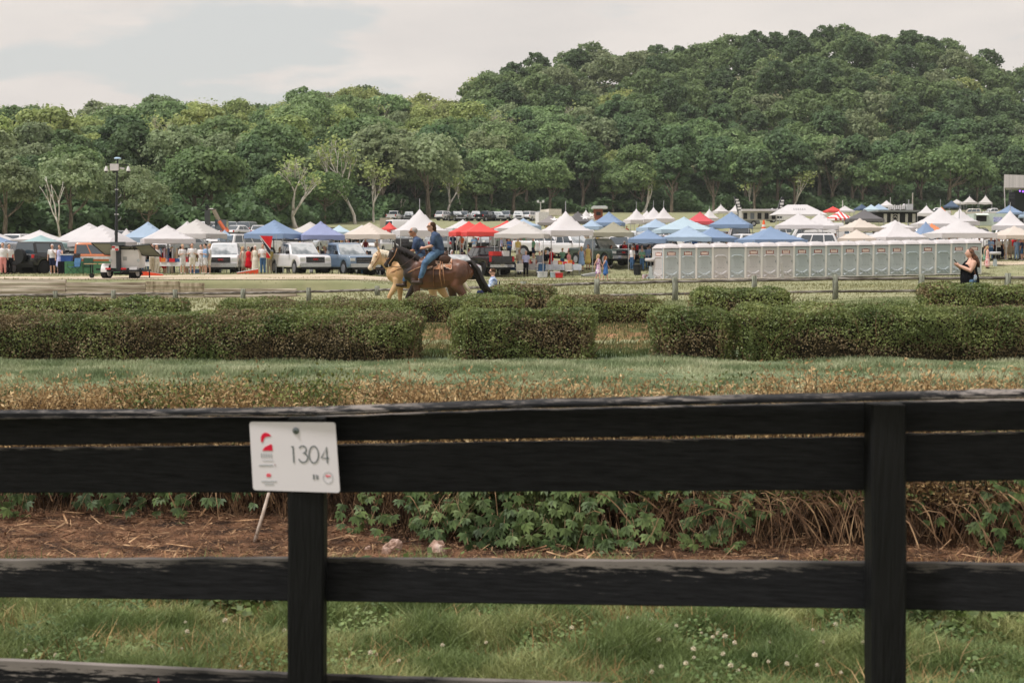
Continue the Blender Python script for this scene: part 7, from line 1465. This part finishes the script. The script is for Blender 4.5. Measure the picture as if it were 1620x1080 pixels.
# orange telehandler boom and dark speaker tower at the left
y_ = 150; p = on(342, y_); t = thing('telehandler', 'orange telescopic lift boom rising behind the cream canopy', 'lift', p); g = p.z
def q_(px, row): a = at(px, row, y_); return Vector((a.x - p.x, 0, a.z - g))
part('boom', MB().tube([q_(359, 368), q_(347, 350)], .34, 4), paint((236, 120, 78)), t); part('boom_extension', MB().tube([q_(347, 350), q_(337.5, 331)], .22, 4), paint((150, 136, 116)), t); part('jib', MB().tube([q_(337.5, 331), q_(330, 331.5), q_(328, 335)], .1, 5), paint((200, 190, 176)), t)
part('chassis', MB().box((1.4, .4, .75), (3.6, 1.8, .6)), paint((96, 96, 92)), t); part('cab', MB().box((.6, .4, 1.8), (1.2, 1.1, 1.1)), glass, t)
for s in (-1, 1): part('wheel', MB().tube([(1.4 + s * 1.2, -.6, .5), (1.4 + s * 1.2, -.3, .5)], .5, 12), tyre, t)
p = on(330, 148); t = thing('speaker_tower', 'dark hanging speaker tower with thin arm beside the orange boom', 'speaker', p); g = p.z; y_ = 148; z0, z1 = q_(0, 356).z, q_(0, 333).z
part('tower', MB().box((0, 0, (z0 + z1) / 2), (.5, .5, z1 - z0)), paint((66, 68, 66)), t); part('mast', MB().tube([(0, 0, 0), (0, 0, z1 + .6)], .06, 6), trim, t); part('arm', MB().tube([(-1.1, 0, z1 + .2), (-.4, 0, z1), (.9, 0, z1 + .15)], .05, 5), trim, t); part('cap', MB().box((0, 0, z1 + .3), (.36, .36, .3)), trim, t)
# ---------------------------------------------------------------- people
W_ = white; PK = cloth((226, 150, 140)); LAV = cloth((184, 184, 214)); RED = cloth((206, 34, 44)); CRM = cloth((226, 214, 192)); BLU = cloth((78, 118, 176)); ORG = cloth((232, 116, 66)); KH = tanc; LB = cloth((150, 178, 208)); GRN = cloth((120, 160, 130)); MAR = cloth((110, 40, 48)); GRY = cloth((130, 132, 136)); YEL = cloth((226, 200, 120))
flo = mat('floral_dress', RGB(226, 210, 214), .9, col2=(RGB(110, 90, 150), RGB(206, 150, 176), RGB(230, 214, 214)), scale=9, det=1); flp = mat('pink_floral_dress', RGB(232, 196, 186), .9, col2=(RGB(206, 120, 120), RGB(232, 190, 180)), scale=9, det=1)
def G(px, row, lo=68, hi=112): return ground_at(px, row, lo, hi)
person('stand', 6, 80, 10, 'man in salmon pink trousers and white shirt at the frame edge', W_, PK, 'brown', 1.0); person('stand', 16, 81, 35, 'woman in white shirt and dark trousers behind the silver estate car', W_, blackc, 'dark', .98)
person('shorts_up', 84, 84, 0, 'man in white t-shirt and navy shorts raising his hand by the black off-road car', W_, navy, 'cap'); person('f_dress_up', 95.5, 83, 0, 'woman in lavender dress and white boots lifting her hand', LAV, None, 'brown', .97, shoes=white)
person('f_hold', 241, 83.5, 60, 'woman in cream top and khaki trousers right of the solar panel', CRM, KH, 'brown', 1.0); person('hold', 249, 83.8, 50, 'man in white shirt and pale trousers beside the long table', W_, CRM, 'red', .98)
person('shorts_hold', 290, 83.6, 40, 'man in white shirt and white shorts standing first in the group of five', W_, W_, 'blond'); person('shorts_hold', 305, 83.4, 10, 'man in white shirt and white socks standing second in the group of five', W_, CRM, 'dark', 1.03); person('shorts_hold', 319, 84.6, -20, 'man seen side on behind the middle of the group of five', W_, W_, 'brown'); person('shorts_hold', 325.5, 84, -60, 'man in pale blue shirt and white shorts fourth in the group of five', LB, W_, 'dark', 1.02); person('shorts', 332, 84.2, -80, 'man in white shirt and tan shorts last in the group of five', W_, CRM, 'blond', 1.02)
person('f_dress', 385, 88.5, 60, 'woman in short white dress left of the red dress', CRM, None, 'blond', .97); person('f_dress', 394, 88.3, 10, 'woman in short red dress before the blue canopy', RED, None, 'brown', .97); person('f_dress', 400, 88.8, 120, 'woman in white dress right behind the red dress', W_, None, 'dark', .95); person('f_dress_long', 404.5, 85.5, 0, 'woman in long cream dress and white hat by the red flag', CRM, None, 'cap', .98); person('hold', 416.5, 84.6, 0, 'man in white shirt and blue jeans before the red flag', W_, jeans, 'brown', 1.02)
person('f_dress_walk', 946.5, 80.5, 60, 'girl in floral dress skipping over the grass strip', flo, None, 'blond', .86); person('f_dress_walk', 958, 81, 70, 'girl in blue dress skipping behind the floral dress', BLU, None, 'red', .80)
person('stand', 1015, 104, 40, 'man in white shirt and navy trousers left under the blue canopy', W_, navy, 'brown', 1.02); person('stand', 1027, 104.5, 60, 'man in white shirt and blue jeans right under the blue canopy', W_, jeans, 'dark', 1.0)
person('f_dress_long', 1561, 104.6, 80, 'child in pink floral dress at the last toilet', flp, None, 'blond', .93); person('f_dress', 1557, 106.5, 60, 'child in mint top behind the last toilet', GRN, None, 'brown', .8)
cr = [(1566, 111.5, 'f_hold', LB, jeans, 'brown', 'woman in light blue top near the second handwash station'), (1572, 112.5, 'stand', MAR, blackc, 'dark', 'man in maroon shirt and black trousers in the crowd'), (1578, 112, 'hold', W_, blackc, 'grey', 'man in grey white shirt and black trousers in the crowd'), (1584, 113, 'stand', blackc, navy, 'brown', 'man all in dark clothes in the crowd'), (1590, 112, 'shorts', W_, KH, 'brown', 'man in white shirt and khaki shorts in the crowd'), (1596, 112.5, 'f_dress', tanc, None, 'brown', 'woman in tan dress in the crowd'), (1607, 111.5, 'stand', LB, LB, 'dark', 'man in pale blue shirt and trousers in the crowd'), (1613, 112.5, 'stand', PK, GRY, 'blond', 'man in pink shirt at the crowd end'), (1619, 113, 'f_dress', YEL, None, 'brown', 'woman in yellow dress at the crowd end'), (1601, 114, 'stand', RED, KH, 'dark', 'man in red shirt behind the tan dress')]
for px, y_, po, a, b, h_, lab in cr: person(po, px, y_, rng.uniform(-60, 60), lab, a, b, h_, rng.uniform(.95, 1.03), 'people in the crowd by the stage side')
tops = {'white': W_, 'pink': PK, 'lavender': LAV, 'red': RED, 'cream': CRM, 'blue': BLU, 'orange': ORG, 'khaki': KH, 'light blue': LB, 'mint': GRN, 'maroon': MAR, 'grey': GRY, 'yellow': YEL, 'black': blackc, 'navy': navy}; bots = {'navy trousers': navy, 'khaki trousers': KH, 'blue jeans': jeans, 'white trousers': W_, 'black trousers': blackc}
seen = set(); rp_ = random.Random(12)
near = [t_ for t_ in TENTS if t_[1] < 135 or (t_[1] < 210 and rp_.random() < .6)]
np_ = 0
for pc, y_, a, b, lab in near:
    n_ = max(1, int((b - a) / 17)) + (1 if y_ < 112 else 0)
    tops_l = list(tops); rp_.shuffle(tops_l)
    for k in range(min(n_, 7)):
        px = a + (b - a) * (k + .5 + rp_.uniform(-.3, .3)) / n_
        if not -10 < px < 1630: continue
        d = rp_.uniform(-1.2, 1.6); tn = tops_l[k]; bn = rp_.choice(list(bots)); fem = rp_.random() < .45; po = rp_.choice(['f_dress', 'f_dress_up', 'f_hold'] if fem else ['stand', 'hold', 'shorts', 'up'])
        short = lab.replace(' canopy', ' one') if 0 else lab
        words = ('%s in %s %s under the %s' % ('woman' if fem else 'man', tn, 'dress' if 'dress' in po else 'top', short)).split()
        label = ' '.join(words[:16])
        person(po, px, y_ + d, rp_.uniform(0, 360), label, tops[tn], bots[bn], rp_.choice(['brown', 'dark', 'blond', 'cap', 'grey']), rp_.uniform(.92, 1.04), 'people under the canopies', z=None); np_ += 1
print('PEOPLE', np_)
# prototypes that were only sources are taken out again
for t in list(PP.values()) + list(CP.values()):
    for ch in list(t.children_recursive): bpy.data.objects.remove(ch)
    bpy.data.objects.remove(t)
# ---------------------------------------------------------------- air
def haze(density=.00013):
    m = bpy.data.materials.new('thin_haze'); m.use_nodes = True; N = m.node_tree.nodes; N.clear(); o = N.new('ShaderNodeOutputMaterial'); v = N.new('ShaderNodeVolumePrincipled')
    v.inputs['Color'].default_value = (.86, .88, .9, 1); v.inputs['Density'].default_value = density; m.node_tree.links.new(v.outputs[0], o.inputs['Volume'])
    mb = MB().box((0, 330, 70), (1900, 780, 260)); h = part('haze', mb, m); tag(h, kind='stuff')
haze()
